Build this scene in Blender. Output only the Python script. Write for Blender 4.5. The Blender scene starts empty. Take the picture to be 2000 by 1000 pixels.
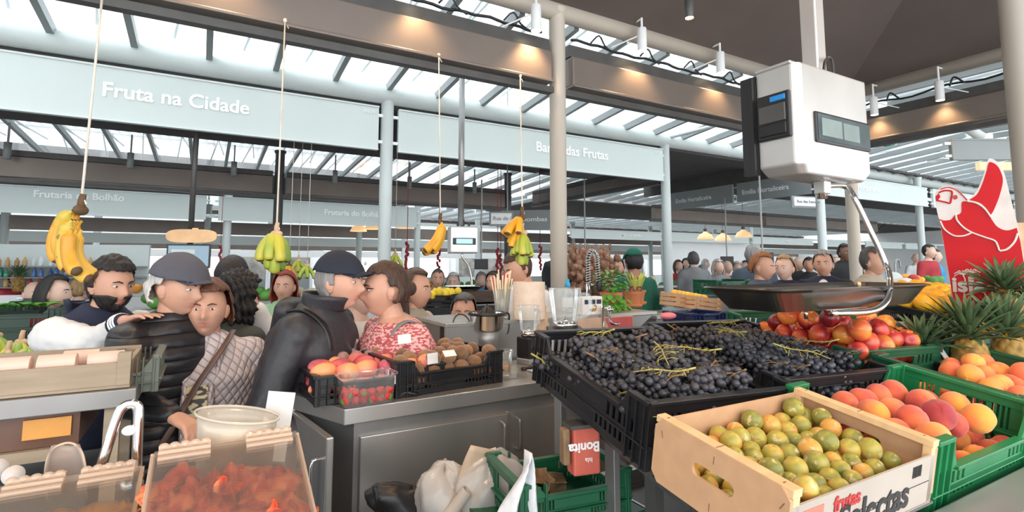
import bpy, bmesh, math, random
from mathutils import Vector, Matrix, Euler
from math import sin, cos, pi, radians, atan, tan, sqrt, exp, floor
random.seed(7)
SC = bpy.context.scene
COL = SC.collection
# ---------------------------------------------------------------- camera
EYE = 1.5
FPX, CX, CY = 1033.0, 1000.0, 420.0
PIT = atan(.094); AZ = radians(30)
V = Vector
F0 = V((sin(AZ), cos(AZ), 0)); RT = V((cos(AZ), -sin(AZ), 0)); ZZ = V((0, 0, 1))
FW = F0*cos(PIT)+ZZ*sin(PIT); UP = -F0*sin(PIT)+ZZ*cos(PIT)
EYEP = V((0, 0, EYE))
cam = bpy.data.cameras.new('camera'); cam_o = bpy.data.objects.new('camera', cam); COL.objects.link(cam_o)
cam_o.location = EYEP
cam_o.rotation_euler = (pi/2+PIT, 0, -AZ)
cam.sensor_width = 36; cam.lens = FPX/2000*36
cam.shift_y = -(500-CY)/2000
cam.clip_start = .03; cam.clip_end = 300
SC.camera = cam_o
# ---------------------------------------------------------------- light
SC.view_settings.view_transform = 'Standard'; SC.view_settings.look = 'None'
SC.view_settings.gamma = 1; SC.view_settings.use_curve_mapping = False
SC.view_settings.exposure = 0.5
W = bpy.data.worlds.new('overcast_sky'); SC.world = W; W.use_nodes = True
wn = W.node_tree.nodes; wl = W.node_tree.links
bg = wn['Background']; bg.inputs[1].default_value = 2.6
tc = wn.new('ShaderNodeTexCoord'); nz = wn.new('ShaderNodeTexNoise'); nz.inputs['Scale'].default_value = 2.5
rp = wn.new('ShaderNodeValToRGB'); rp.color_ramp.elements[0].color = (.93, .965, 1, 1); rp.color_ramp.elements[1].color = (1, 1, 1, 1)
wl.new(tc.outputs['Generated'], nz.inputs['Vector']); wl.new(nz.outputs['Fac'], rp.inputs[0]); wl.new(rp.outputs[0], bg.inputs[0])
sun = bpy.data.lights.new('added_soft_sun', 'SUN'); sun.energy = .8; sun.angle = radians(25); sun.color = (1, .98, .95)  # weak soft sun added for extra light; the sky itself is overcast, sunless
sun_o = bpy.data.objects.new('added_soft_sun', sun); COL.objects.link(sun_o); sun_o.rotation_euler = (radians(28), 0, radians(200))

def at(u, v, d):
    "point seen at photo pixel (u, v), d metres ahead"
    r = FW+RT*((u-CX)/FPX)-UP*((v-CY)/FPX)
    return EYEP+r*(d/r.dot(F0))
def on_z(u, v, z):
    r = FW+RT*((u-CX)/FPX)-UP*((v-CY)/FPX); return EYEP+r*((z-EYE)/r.z)
def on_y(u, v, y):
    r = FW+RT*((u-CX)/FPX)-UP*((v-CY)/FPX); return EYEP+r*(y/r.y)
def on_x(u, v, x):
    r = FW+RT*((u-CX)/FPX)-UP*((v-CY)/FPX); return EYEP+r*(x/r.x)
def on_plane(u, v, P, n):
    r = FW+RT*((u-CX)/FPX)-UP*((v-CY)/FPX); return EYEP+r*((P-EYEP).dot(n)/r.dot(n))

# ---------------------------------------------------------------- materials
def mat(name, col, rough=.5, metal=0., col2=None, nscale=8., nmix=.5, bump=0., bscale=40., emit=None, es=0., alpha=1., coat=0., trans=0., stretch=None, vary=0., spec=None, sheen=0):
    m = bpy.data.materials.new(name); m.use_nodes = True
    N = m.node_tree.nodes; L = m.node_tree.links; b = N['Principled BSDF']
    b.inputs['Roughness'].default_value = rough; b.inputs['Metallic'].default_value = metal
    if coat: b.inputs['Coat Weight'].default_value = coat
    if sheen: b.inputs['Sheen Weight'].default_value = sheen
    if spec is not None: b.inputs['Specular IOR Level'].default_value = spec
    b.inputs['Base Color'].default_value = (*col, 1)
    t = N.new('ShaderNodeTexCoord'); src = t.outputs['Object']
    if stretch:
        mp = N.new('ShaderNodeMapping'); mp.inputs['Scale'].default_value = stretch; L.new(src, mp.inputs[0]); src = mp.outputs[0]
    if col2 is None: col2 = tuple(c*.8 for c in col)
    n = N.new('ShaderNodeTexNoise'); n.inputs['Scale'].default_value = nscale; n.inputs['Detail'].default_value = 4
    L.new(src, n.inputs['Vector'])
    r = N.new('ShaderNodeValToRGB'); r.color_ramp.elements[0].position = .5-.25*nmix-.05; r.color_ramp.elements[1].position = .5+.25*nmix+.05
    r.color_ramp.elements[0].color = (*col2, 1); r.color_ramp.elements[1].color = (*col, 1)
    L.new(n.outputs['Fac'], r.inputs[0]); out = r.outputs[0]
    if vary:
        oi = N.new('ShaderNodeObjectInfo'); hs = N.new('ShaderNodeHueSaturation')
        mr = N.new('ShaderNodeMapRange'); mr.inputs['To Min'].default_value = 1-vary; mr.inputs['To Max'].default_value = 1+vary
        L.new(oi.outputs['Random'], mr.inputs['Value']); L.new(mr.outputs[0], hs.inputs['Value'])
        L.new(out, hs.inputs['Color']); out = hs.outputs[0]
    L.new(out, b.inputs['Base Color'])
    if bump:
        n2 = N.new('ShaderNodeTexNoise'); n2.inputs['Scale'].default_value = bscale; n2.inputs['Detail'].default_value = 3; L.new(src, n2.inputs['Vector'])
        bp = N.new('ShaderNodeBump'); bp.inputs['Strength'].default_value = bump; bp.inputs['Distance'].default_value = .01
        L.new(n2.outputs['Fac'], bp.inputs['Height']); L.new(bp.outputs[0], b.inputs['Normal'])
    if emit: b.inputs['Emission Color'].default_value = (*emit, 1); b.inputs['Emission Strength'].default_value = es
    if alpha < 1: b.inputs['Alpha'].default_value = alpha
    if trans: b.inputs['Transmission Weight'].default_value = trans
    return m
def glassy(name, col, t=.8, rough=.03):
    "thin clear sheet: mostly lets light through, with a gloss"
    m = bpy.data.materials.new(name); m.use_nodes = True
    N = m.node_tree.nodes; L = m.node_tree.links; N.remove(N['Principled BSDF'])
    tr = N.new('ShaderNodeBsdfTransparent'); tr.inputs[0].default_value = (*col, 1)
    gl = N.new('ShaderNodeBsdfGlossy'); gl.inputs['Roughness'].default_value = rough; gl.inputs[0].default_value = (1, 1, 1, 1)
    df = N.new('ShaderNodeBsdfDiffuse'); df.inputs[0].default_value = (*col, 1)
    lw = N.new('ShaderNodeLayerWeight'); lw.inputs[0].default_value = .35
    mx = N.new('ShaderNodeMixShader'); mx.inputs[0].default_value = 1-t; L.new(tr.outputs[0], mx.inputs[1]); L.new(df.outputs[0], mx.inputs[2])
    m2 = N.new('ShaderNodeMixShader'); mm = N.new('ShaderNodeMath'); mm.operation = 'MULTIPLY'; mm.inputs[1].default_value = .6
    L.new(lw.outputs['Fresnel'], mm.inputs[0]); L.new(mm.outputs[0], m2.inputs[0]); L.new(mx.outputs[0], m2.inputs[1]); L.new(gl.outputs[0], m2.inputs[2])
    L.new(m2.outputs[0], N['Material Output'].inputs[0])
    return m
def two_tone(name, cols, axis_noise=3., rough=.5, bump=.0, speck=None, sheen=0, axis=None):
    "fruit skin: noise ramp over several colours, shifted per object by its random number"
    m = bpy.data.materials.new(name); m.use_nodes = True
    N = m.node_tree.nodes; L = m.node_tree.links; b = N['Principled BSDF']; b.inputs['Roughness'].default_value = rough
    if sheen: b.inputs['Sheen Weight'].default_value = sheen
    t = N.new('ShaderNodeTexCoord'); oi = N.new('ShaderNodeObjectInfo')
    ad = N.new('ShaderNodeVectorMath'); ad.operation = 'ADD'
    ml = N.new('ShaderNodeVectorMath'); ml.operation = 'SCALE'; ml.inputs['Scale'].default_value = 37.
    cb = N.new('ShaderNodeCombineXYZ'); L.new(oi.outputs['Random'], cb.inputs[0]); L.new(oi.outputs['Random'], cb.inputs[1])
    L.new(cb.outputs[0], ml.inputs[0]); L.new(t.outputs['Object'], ad.inputs[0]); L.new(ml.outputs[0], ad.inputs[1])
    n = N.new('ShaderNodeTexNoise'); n.inputs['Scale'].default_value = axis_noise; n.inputs['Detail'].default_value = 2.5; L.new(ad.outputs[0], n.inputs['Vector'])
    sh = N.new('ShaderNodeMath'); sh.operation = 'MULTIPLY_ADD'; L.new(oi.outputs['Random'], sh.inputs[0]); sh.inputs[1].default_value = .36
    s2 = N.new('ShaderNodeMath'); s2.operation = 'SUBTRACT'; L.new(n.outputs['Fac'], s2.inputs[0]); s2.inputs[1].default_value = .18
    L.new(s2.outputs[0], sh.inputs[2])
    r = N.new('ShaderNodeValToRGB'); e = r.color_ramp.elements
    e[0].position = .32; e[0].color = (*cols[0], 1); e[1].position = .68; e[1].color = (*cols[-1], 1)
    for i, c in enumerate(cols[1:-1]):
        x = e.new(.32+.36*(i+1)/(len(cols)-1)); x.color = (*c, 1)
    L.new(sh.outputs[0], r.inputs[0]); out = r.outputs[0]
    if speck:
        n3 = N.new('ShaderNodeTexNoise'); n3.inputs['Scale'].default_value = speck[1]; L.new(ad.outputs[0], n3.inputs['Vector'])
        r3 = N.new('ShaderNodeValToRGB'); r3.color_ramp.elements[0].position = speck[2]; r3.color_ramp.elements[1].position = speck[2]+.06
        mx = N.new('ShaderNodeMixRGB'); L.new(n3.outputs['Fac'], r3.inputs[0]); L.new(r3.outputs[0], mx.inputs[0]); L.new(out, mx.inputs[1]); mx.inputs[2].default_value = (*speck[0], 1); out = mx.outputs[0]
    L.new(out, b.inputs['Base Color'])
    if bump:
        n2 = N.new('ShaderNodeTexNoise'); n2.inputs['Scale'].default_value = 120; L.new(t.outputs['Object'], n2.inputs['Vector'])
        bp = N.new('ShaderNodeBump'); bp.inputs['Strength'].default_value = bump; bp.inputs['Distance'].default_value = .002; L.new(n2.outputs['Fac'], bp.inputs['Height']); L.new(bp.outputs[0], b.inputs['Normal'])
    return m

# ---------------------------------------------------------------- mesh builder
class MB:
    def __init__(s): s.v = []; s.f = []; s.mi = []; s.cur = 0; s.M = None; s.attr = []; s.a = 0.
    def av(s, p):
        p = V(p)
        if s.M is not None: p = s.M @ p
        s.v.append(p); s.attr.append(s.a); return len(s.v)-1
    def af(s, *i): s.f.append(tuple(i)); s.mi.append(s.cur)
    def box(s, c, d, r=None):
        c = V(c); h = V(d)/2; R = Euler(r).to_matrix() if r else None; k = []
        for x in (-1, 1):
            for y in (-1, 1):
                for z in (-1, 1):
                    q = V((x*h.x, y*h.y, z*h.z))
                    if R: q = R @ q
                    k.append(s.av(c+q))
        for a in ((0, 1, 3, 2), (4, 6, 7, 5), (0, 4, 5, 1), (2, 3, 7, 6), (0, 2, 6, 4), (1, 5, 7, 3)): s.af(*[k[i] for i in a])
        return s
    def b2(s, a, b):
        a = V(a); b = V(b); return s.box((a+b)/2, [abs(b[i]-a[i]) for i in range(3)])
    def beam(s, a, b, w, h):
        "box bar from a to b, w wide across, h high"
        a = V(a); b = V(b); d = (b-a).normalized(); u = ZZ if abs(d.z) < .95 else V((0, 1, 0))
        x = d.cross(u).normalized()*w/2; y = x.cross(d).normalized()*h/2; k = []
        for p in (a, b):
            for i, j in ((-1, -1), (1, -1), (1, 1), (-1, 1)): k.append(s.av(p+x*i+y*j))
        for q in ((3, 2, 1, 0), (4, 5, 6, 7), (0, 1, 5, 4), (1, 2, 6, 5), (2, 3, 7, 6), (3, 0, 4, 7)): s.af(*[k[i] for i in q])
        return s
    def prism(s, poly, z0, z1):
        a = [s.av((x, y, z0)) for x, y in poly]; b = [s.av((x, y, z1)) for x, y in poly]; n = len(poly)
        s.af(*a[::-1]); s.af(*b)
        for i in range(n): j = (i+1) % n; s.af(a[i], a[j], b[j], b[i])
        return s
    def quad(s, *p): s.af(*[s.av(q) for q in p]); return s
    def tube(s, pts, r, n=10, cap=True, flat=1.):
        pts = [V(p) for p in pts]; m = len(pts); rr = r if isinstance(r, (list, tuple)) else [r]*m
        t0 = (pts[1]-pts[0]).normalized(); u = ZZ if abs(t0.z) < .9 else V((1, 0, 0)); x = t0.cross(u).normalized(); rings = []
        for i, p in enumerate(pts):
            t = (pts[min(i+1, m-1)]-pts[max(i-1, 0)])
            if t.length < 1e-9: t = t0
            t.normalize(); x = (x-t*x.dot(t)).normalized(); y = t.cross(x)
            rings.append([s.av(p+(x*cos(2*pi*k/n)+y*sin(2*pi*k/n)*flat)*rr[i]) for k in range(n)])
        for i in range(m-1):
            for k in range(n): s.af(rings[i][k], rings[i][(k+1) % n], rings[i+1][(k+1) % n], rings[i+1][k])
        if cap: s.af(*rings[0][::-1]); s.af(*rings[-1])
        return s
    def lathe(s, prof, c=(0, 0, 0), n=24, cap=True):
        c = V(c); rings = []
        for r, z in prof: rings.append([s.av(c+V((r*cos(2*pi*k/n), r*sin(2*pi*k/n), z))) for k in range(n)])
        for i in range(len(prof)-1):
            for k in range(n): s.af(rings[i][k], rings[i][(k+1) % n], rings[i+1][(k+1) % n], rings[i+1][k])
        if cap: s.af(*rings[0][::-1]); s.af(*rings[-1])
        return s
    def ell(s, c, r, nu=12, nv=8, R=None):
        c = V(c); r = V(r) if not isinstance(r, (int, float)) else V((r, r, r))
        def P(a, b):
            q = V((r.x*cos(a)*cos(b), r.y*sin(a)*cos(b), r.z*sin(b)))
            return c+(R @ q if R else q)
        top = s.av(P(0, pi/2)); bot = s.av(P(0, -pi/2)); rg = []
        for j in range(1, nv): rg.append([s.av(P(2*pi*k/nu, -pi/2+pi*j/nv)) for k in range(nu)])
        for k in range(nu):
            q = (k+1) % nu; s.af(bot, rg[0][q], rg[0][k]); s.af(top, rg[-1][k], rg[-1][q])
            for j in range(len(rg)-1): s.af(rg[j][k], rg[j][q], rg[j+1][q], rg[j+1][k])
        return s
    def caps(s, a, b, ra, rb, n=12):
        "tapered capsule"
        a = V(a); b = V(b); d = b-a; L = max(d.length, 1e-6); d = d/L; pts = []; rr = []
        for k in range(5): t = pi/2*(1-k/4.); pts.append(a-d*ra*sin(t)); rr.append(max(ra*cos(t), ra*.05))
        for k in range(1, 4): pts.append(a+d*L*k/4.); rr.append(ra+(rb-ra)*k/4.)
        for k in range(5): t = pi/2*k/4.; pts.append(b+d*rb*sin(t)); rr.append(max(rb*cos(t), rb*.05))
        return s.tube(pts, rr, n)
    def surf(s, fn, nu, nv, close=False):
        g = [[s.av(fn(i/nu, j/nv)) for j in range(nv+1)] for i in range(nu if close else nu+1)]
        for i in range(nu):
            for j in range(nv): i2 = (i+1) % nu if close else i+1; s.af(g[i][j], g[i2][j], g[i2][j+1], g[i][j+1])
        return s
    def mesh(s, name, mats, smooth=False):
        me = bpy.data.meshes.new(name); me.from_pydata([tuple(v) for v in s.v], [], s.f)
        mats = mats if isinstance(mats, (list, tuple)) else [mats]
        for m in mats: me.materials.append(m)
        if len(mats) > 1: me.polygons.foreach_set('material_index', s.mi)
        if any(s.attr): at_ = me.attributes.new('var', 'FLOAT', 'POINT'); at_.data.foreach_set('value', s.attr)
        me.update(); bm = bmesh.new(); bm.from_mesh(me); bmesh.ops.recalc_face_normals(bm, faces=bm.faces); bm.to_mesh(me); bm.free()
        if smooth: me.polygons.foreach_set('use_smooth', [True]*len(me.polygons))
        return me
    def obj(s, name, mats, parent=None, smooth=False, bevel=0, solid=0, auto=False):
        o = bpy.data.objects.new(name, s.mesh(name, mats, smooth)); COL.objects.link(o)
        if parent: o.parent = parent
        if solid: q = o.modifiers.new('thick', 'SOLIDIFY'); q.thickness = solid
        if bevel: q = o.modifiers.new('bevel', 'BEVEL'); q.width = bevel; q.segments = 2; q.limit_method = 'ANGLE'
        if auto:
            q = o.modifiers.new('wn', 'WEIGHTED_NORMAL')
        return o
def tag(o, label, cat, group=None, kind=None):
    o['label'] = label; o['category'] = cat
    if group: o['group'] = group
    if kind: o['kind'] = kind
    return o
def thing(name, label, cat, loc=(0, 0, 0), rot=(0, 0, 0), group=None):
    o = bpy.data.objects.new(name, None); COL.objects.link(o); o.empty_display_size = .05
    o.location = loc; o.rotation_euler = rot
    return tag(o, label, cat, group)
def struct(o): o['kind'] = 'structure'; return o
def copy_tree(o, loc=None, rot=None, scale=None, label=None, group=None, parent=None):
    c = o.copy(); COL.objects.link(c); c.parent = parent
    if loc is not None: c.location = loc
    if rot is not None: c.rotation_euler = rot
    if scale is not None: c.scale = (scale,)*3 if isinstance(scale, (int, float)) else scale
    if label: c['label'] = label
    if group: c['group'] = group
    for ch in KIDS.get(o.name, list(o.children)): copy_tree(ch, parent=c)
    return c
KIDS = {}
def text(name, body, m, size, loc, rot, parent=None, ext=.002, align='LEFT', bold=0.):
    cu = bpy.data.curves.new(name, 'FONT'); cu.body = body; cu.size = size; cu.extrude = ext; cu.align_x = align; cu.offset = bold
    o = bpy.data.objects.new(name, cu); COL.objects.link(o); dg = bpy.context.evaluated_depsgraph_get(); dg.update()
    me = bpy.data.meshes.new_from_object(o.evaluated_get(dg)); me.materials.clear(); me.materials.append(m); bpy.data.objects.remove(o)
    o = bpy.data.objects.new(name, me); COL.objects.link(o); o.location = loc; o.rotation_euler = rot
    if parent: o.parent = parent
    return o
def lerp(a, b, t): return a+(b-a)*t
def rnd(a, b): return random.uniform(a, b)
def bez(pts, n=24):
    "smooth path through points (Catmull-Rom)"
    P = [V(p) for p in pts]; P = [P[0]*2-P[1]]+P+[P[-1]*2-P[-2]]; out = []; k = len(P)-3
    for i in range(k):
        for j in range(n//k+1):
            t = j/(n//k+1); a, b, c, d = P[i:i+4]
            out.append(.5*((2*b)+(c-a)*t+(2*a-5*b+4*c-d)*t*t+(3*b-a-3*c+d)*t**3))
    out.append(P[-2]); return out

M = {}
M['grey'] = mat('pale_grey_paint', (.66, .72, .71), .5, col2=(.60, .66, .65), nscale=1.5)
M['sign'] = mat('pale_sign_panel', (.60, .665, .645), .45, col2=(.565, .625, .61), nscale=.8)
M['signd'] = mat('grey_sign_panel', (.30, .33, .33), .5, nscale=.8)
M['white'] = mat('white_lettering', (.95, .97, .97), .5, col2=(.9, .92, .92))
M['whitew'] = mat('white_wall_paint', (.82, .84, .84), .7, nscale=.7, col2=(.75, .77, .77))
M['brown'] = mat('bronze_shutter_box', (.22, .185, .16), .38, .35, col2=(.19, .16, .14), nscale=2)
M['dark'] = mat('dark_metal', (.045, .043, .042), .5, col2=(.03, .03, .03))
M['rail'] = mat('dark_grey_rail', (.10, .098, .095), .45, .3)
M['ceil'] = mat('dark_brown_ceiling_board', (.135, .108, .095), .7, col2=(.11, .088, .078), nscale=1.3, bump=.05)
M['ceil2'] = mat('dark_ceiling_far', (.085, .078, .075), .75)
M['floor'] = mat('grey_market_floor', (.30, .30, .30), .35, col2=(.22, .22, .22), nscale=3, bump=.03)
M['steel'] = mat('brushed_steel', (.50, .495, .48), .32, .72, col2=(.41, .405, .39), nscale=5, stretch=(1, 1, .15), bump=.02, bscale=25)
M['steeld'] = mat('dull_steel', (.34, .335, .325), .38, .65, col2=(.26, .255, .25), nscale=3, stretch=(1, 1, .2))
M['chrome'] = mat('chrome', (.75, .75, .75), .1, 1., col2=(.65, .65, .65))
M['black'] = mat('black_plastic', (.016, .016, .018), .38, col2=(.01, .01, .012), nscale=10, bump=.02)
M['green'] = mat('dark_green_plastic', (.012, .115, .05), .36, col2=(.008, .085, .04), nscale=7, bump=.02, bscale=60)
M['green2'] = mat('bright_green_plastic', (.015, .21, .07), .33, col2=(.01, .16, .055), nscale=7, bump=.02, bscale=60)
M['wood'] = mat('pale_pine', (.80, .55, .30), .6, col2=(.70, .45, .23), nscale=4, stretch=(1, 8, 8), bump=.08, bscale=30)
M['ply'] = mat('tan_fibreboard', (.62, .37, .20), .65, col2=(.56, .33, .18), nscale=25, bump=.03, bscale=80)
M['oldwood'] = mat('weathered_board', (.42, .33, .235), .7, col2=(.33, .26, .18), nscale=4, stretch=(1, 8, 8), bump=.08)
M['ropem'] = mat('white_rope', (.80, .73, .64), .8, bump=.3, bscale=200)
M['clear'] = glassy('clear_plastic', (.93, .95, .95), .90, .05)
M['glass'] = glassy('clear_glass', (.90, .93, .93), .88, .02)
M['acryl'] = glassy('acrylic_sheet', (.97, .94, .90), .955, .04)
M['roofglass'] = glassy('roof_glazing', (.90, .96, 1.0), .90, .05)
M['lampon'] = mat('lit_lamp_face', (1, .9, .7), .5, emit=(1, .74, .42), es=14)
M['paper'] = mat('white_paper', (.85, .84, .82), .7)
M['red'] = mat('glossy_red', (.58, .008, .014), .5, col2=(.52, .006, .012), nscale=3, spec=.25)
M['yellow'] = mat('yellow_plastic', (.85, .62, .03), .4)
M['orange'] = mat('orange_plastic', (.85, .38, .08), .45)
M['screen'] = mat('lit_screen', (.1, .14, .17), .3, emit=(.22, .33, .42), es=.6)
M['lcd'] = mat('lcd_display', (.25, .5, .55), .3, emit=(.25, .62, .72), es=1.0)
M['terra'] = mat('terracotta', (.60, .22, .09), .8, col2=(.5, .18, .075), nscale=10)
M['leaf'] = mat('green_leaf', (.16, .48, .06), .45, col2=(.07, .30, .03), nscale=10, vary=.2)
M['soil'] = mat('potting_soil', (.04, .025, .015), .9)
# ================================================================ SETTING
ROW1, ROW2, ROW3, ROW4 = 3.45, 5.42, 9.0, 12.2
def column(x, y, r, h, m, label):
    mb = MB(); mb.lathe([(r*1.5, 0), (r*1.5, .012), (r, .02), (r, h-.05), (r*1.25, h-.03), (r*1.25, h)], n=28)
    o = mb.obj('column', m, smooth=True); o.location = (x, y, 0); struct(o); tag(o, label, 'column')
    q = o.modifiers.new('e', 'EDGE_SPLIT'); q.split_angle = radians(40); return o
M['warmcol'] = mat('cream_column_paint', (.50, .45, .38), .45, col2=(.46, .41, .345), nscale=1)
fl = MB().b2((-9, -3, -.1), (34, 30, 0)).obj('floor', M['floor']); struct(fl)
# perimeter
struct(MB().b2((-9, 29.8, 0), (34, 30, 4.8)).obj('wall_back', M['whitew']))
struct(MB().b2((-9.2, -3, 0), (-9, 30, 4.8)).obj('wall_left', M['whitew']))
struct(MB().b2((34, -3, 0), (34.2, 30, 4.8)).obj('wall_right', M['whitew']))
# columns
column(2.42, ROW1, .067, 3.60, M['warmcol'], 'main cream-and-grey round column right of the hanging banana bunches')
column(6.74, ROW1, .067, 3.60, M['warmcol'], 'cream round column behind the arm of the hanging steel scale')
column(1.60, ROW2, .066, 3.30, M['grey'], 'pale grey column left of the second sign panel')
column(5.68, ROW2, .066, 3.30, M['grey'], 'pale grey column at the right end of the second sign panel')
column(8.80, 5.0, .068, 3.30, M['grey'], 'pale grey column carrying the street name plate behind the scale')
column(12.7, 5.2, .066, 3.30, M['grey'], 'slim pale grey column left of the red bird sign')
column(3.2, .55, .09, 3.60, M['warmcol'], 'thick cream column at the right edge behind the red bird sign') if False else None
column(17.0, 5.2, .10, 3.30, M['signd'], 'dark grey column under the glass roof above the red bird sign')
k = 0
for yy, xs, m, r, nm in ((ROW3, (-3.0, .95, 5.1), M['rail'], .07, 'brown column in the second stall row, number {} from the left'),
                     (ROW4, (-3.4, .35, 4.4, 8.6, 12.6, 17.0), M['grey'], .075, 'pale column in the third stall row, {} from the left'),
                     (16.2, (-4, 0, 4, 8, 12, 16, 20), M['grey'], .09, 'slim pale column in the fourth stall row, {} from the left'),
                     (21., (-3, 2, 7, 12, 17, 22), M['whitew'], .10, 'white column in the farthest stall row, {} from the left')):
    for i, x in enumerate(xs): column(x, yy, r, 3.3 if yy < 15 else 3.1, m, nm.format(['first', 'second', 'third', 'fourth', 'fifth', 'sixth', 'seventh'][i]))
# near canopy: sloping board ceiling, eaves pipes
XC = 6.73
def cz(x, y): return 3.66+.33*max(0, min(ROW1-y, XC-x))
mb = MB()
A, B_, C_, D_ = (-6, ROW1), (XC, ROW1), (XC, -3.2), (-6, -3.2)
pk = (XC-4.2, ROW1-4.2)
def P3(x, y): return (x, y, cz(x, y))
mb.quad(P3(*A), P3(*B_), P3(*pk), P3(-6, pk[1]))
mb.quad(P3(*B_), P3(XC, -3.2), (pk[0], -3.2, cz(*pk)), P3(*pk))
mb.quad((-6, pk[1], cz(*pk)), P3(*pk), (pk[0], -3.2, cz(*pk)), (-6, -3.2, cz(*pk)))
o = mb.obj('ceiling', M['ceil'], solid=.05); struct(o)
# battens between the ceiling boards
mb = MB()
for i in range(24):
    x = -5.5+i*.55; y1 = ROW1-.12; y0 = max(ROW1-4.2, ROW1-(XC-x))
    if x < XC-.3: mb.beam((x, y1, cz(x, y1)-.004), (x, y0+.05, cz(x, y0+.05)-.004), .012, .006)
for i in range(12):
    y = ROW1-.45-i*.55; x0 = max(pk[0], XC-(ROW1-y))
    mb.beam((XC-.1, y, cz(XC-.1, y)-.004), (x0+.04, y, cz(x0+.04, y)-.004), .012, .006)
struct(mb.obj('trim_1', M['dark']))
eave = MB().tube([(-6, ROW1, 3.58), (XC, ROW1, 3.58)], .075, 20).tube([(XC, ROW1, 3.58), (XC, -3.2, 3.58)], .075, 20).obj('trim_2', M['warmcol'], smooth=True); struct(eave)
# shutter boxes along the near eaves
def shutter(a, b, zt, zb, label, m=None, side=(0, 1, 0), deep=.16, gap=.1, lip=True):
    "roller shutter housing between two columns: panel, bottom lip, channel, rail"
    a = V(a); b = V(b); d = (b-a).normalized(); s = V(side)
    t = thing('shutter_box', label, 'shutter box', (a+b)/2); t['kind'] = 'structure'; c = (a+b)/2; c.z = 0; h = zt-zb
    def L(p): return p-t.location
    a2 = a+d*gap; b2 = b-d*gap
    mb = MB(); mb.beam(L(V((a2.x, a2.y, (zt+zb)/2))), L(V((b2.x, b2.y, (zt+zb)/2))), deep, h)
    mb.obj('panel', m or M['brown'], t, bevel=.012)
    if lip:
        mb = MB(); mb.beam(L(V((a2.x, a2.y, zb-.005)))-s*deep*.1, L(V((b2.x, b2.y, zb-.005)))-s*deep*.1, deep*1.05, .022).obj('bottom_lip', m or M['brown'], t, bevel=.006)
        mb = MB(); mb.beam(L(V((a.x, a.y, zb-.055))), L(V((b.x, b.y, zb-.055))), .07, .05).obj('guide_rail', M['rail'], t)
    mb = MB(); mb.beam(L(V((a2.x, a2.y, zt+.06)))+s*.02, L(V((b2.x, b2.y, zt+.06)))+s*.02, deep*.7, .10).obj('channel', M['rail'], t)
    return t
s1 = shutter((-1.9, ROW1, 3.0), (2.42, ROW1, 3.0), 3.20, 2.955, 'long bronze roller shutter box left of the main column')
s2 = shutter((2.42, ROW1, 3.0), (XC, ROW1, 3.0), 3.20, 2.955, 'long bronze roller shutter box between main column and scale')
s3 = shutter((XC, ROW1, 3.0), (XC, .95, 3.0), 3.20, 2.955, 'bronze roller shutter box right of the hanging scale', side=(1, 0, 0))
s4 = shutter((XC, .95, 3.0), (XC, -2.4, 3.0), 3.20, 2.70, 'deep bronze shutter box at the right edge of the picture', side=(1, 0, 0))
# cables dangling in the gap over the channels
mb = MB()
for x0, x1 in ((-1.5, 2.3), (2.6, 6.6)):
    n = 14; pts = []
    for i in range(n*4+1):
        t = i/(n*4); pts.append((lerp(x0, x1, t), ROW1+.05, 3.40+.008*sin(t*n*2.2)+.007*sin(i*1.7)))
    mb.tube(pts, .012, 6)
    for i in range(7):
        x = lerp(x0, x1, (i+.5)/7); mb.tube(bez([(x-.1, ROW1+.02, 3.40), (x-.03, ROW1-.01, 3.47), (x+.04, ROW1, 3.40), (x+.12, ROW1, 3.36)], 8), .008, 5)
pts = [(XC+.05, lerp(3.3, -1, i/40), 3.40+.02*sin(i)) for i in range(41)]; mb.tube(pts, .012, 6)
for i in range(5): y = 3.-i*.6; mb.tube(bez([(XC, y, 3.38), (XC-.02, y-.05, 3.46), (XC, y-.13, 3.38)], 8), .01, 5)
tag(mb.obj('power_cable', M['black'], smooth=True), 'black cables clipped above the bronze shutter boxes', 'cable')
# spotlights
def spot(p, back, label, energy=16, on=True, stem=.22):
    t = thing('spotlight', label, 'spotlight', p, group='white tube spotlights on the near eaves'); eav = stem <= .22; stem = max(.2, 3.575-p[2]) if eav else stem; hx, hy = ((.16, 0) if back[0] > 0 else (0, .16)) if eav else (0, .001)
    MB().lathe([(.038, -.10), (.040, -.095), (.040, .10), (.036, .105)], n=20, cap=False).lathe([(.036, .104), (.0, .105)], n=20, cap=False).obj('housing', M['whitew'], t, smooth=True)
    MB().lathe([(.0, -.085), (.035, -.085), (.035, -.09), (0, -.09)], n=20, cap=False).obj('lamp_face', M['lampon'], t)
    MB().tube([(0, 0, .05), V(back)], .006, 6).tube([(0, 0, .1), (0, 0, stem)], .01, 8).tube([(0, 0, stem-.01), (hx, hy, stem)], .01, 8).obj('bracket', M['whitew'], t)
    L = bpy.data.lights.new('spot_lamp', 'SPOT'); L.energy = energy; L.color = (1, .62, .32); L.spot_size = radians(110); L.spot_blend = .8; L.shadow_soft_size = .04
    lo = bpy.data.objects.new('spot_lamp', L); COL.objects.link(lo); lo.parent = t; lo.location = (0, 0, -.12)
    return t, lo
for i, (u, v) in enumerate(((1047, 36), (1254, 78), (1407, 123))):
    p = on_y(u, v, ROW1-.16); spot(p, (-.22, .15, -.06), ['white tube spotlight just left of the main column top', 'white tube spotlight, middle one right of the main column', 'white tube spotlight nearest the hanging steel scale'][i], 26, stem=3.56-p.z if False else .20)
for i, (u, v) in enumerate(((1835, 178), (1707, 208))):
    p = on_x(u, v, XC-.16); spot(p, (.12, -.2, -.05), ['white tube spotlight right of the hanging scale under the dark ceiling', 'white tube spotlight half hidden behind the scale top right'][i], 16)
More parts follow.
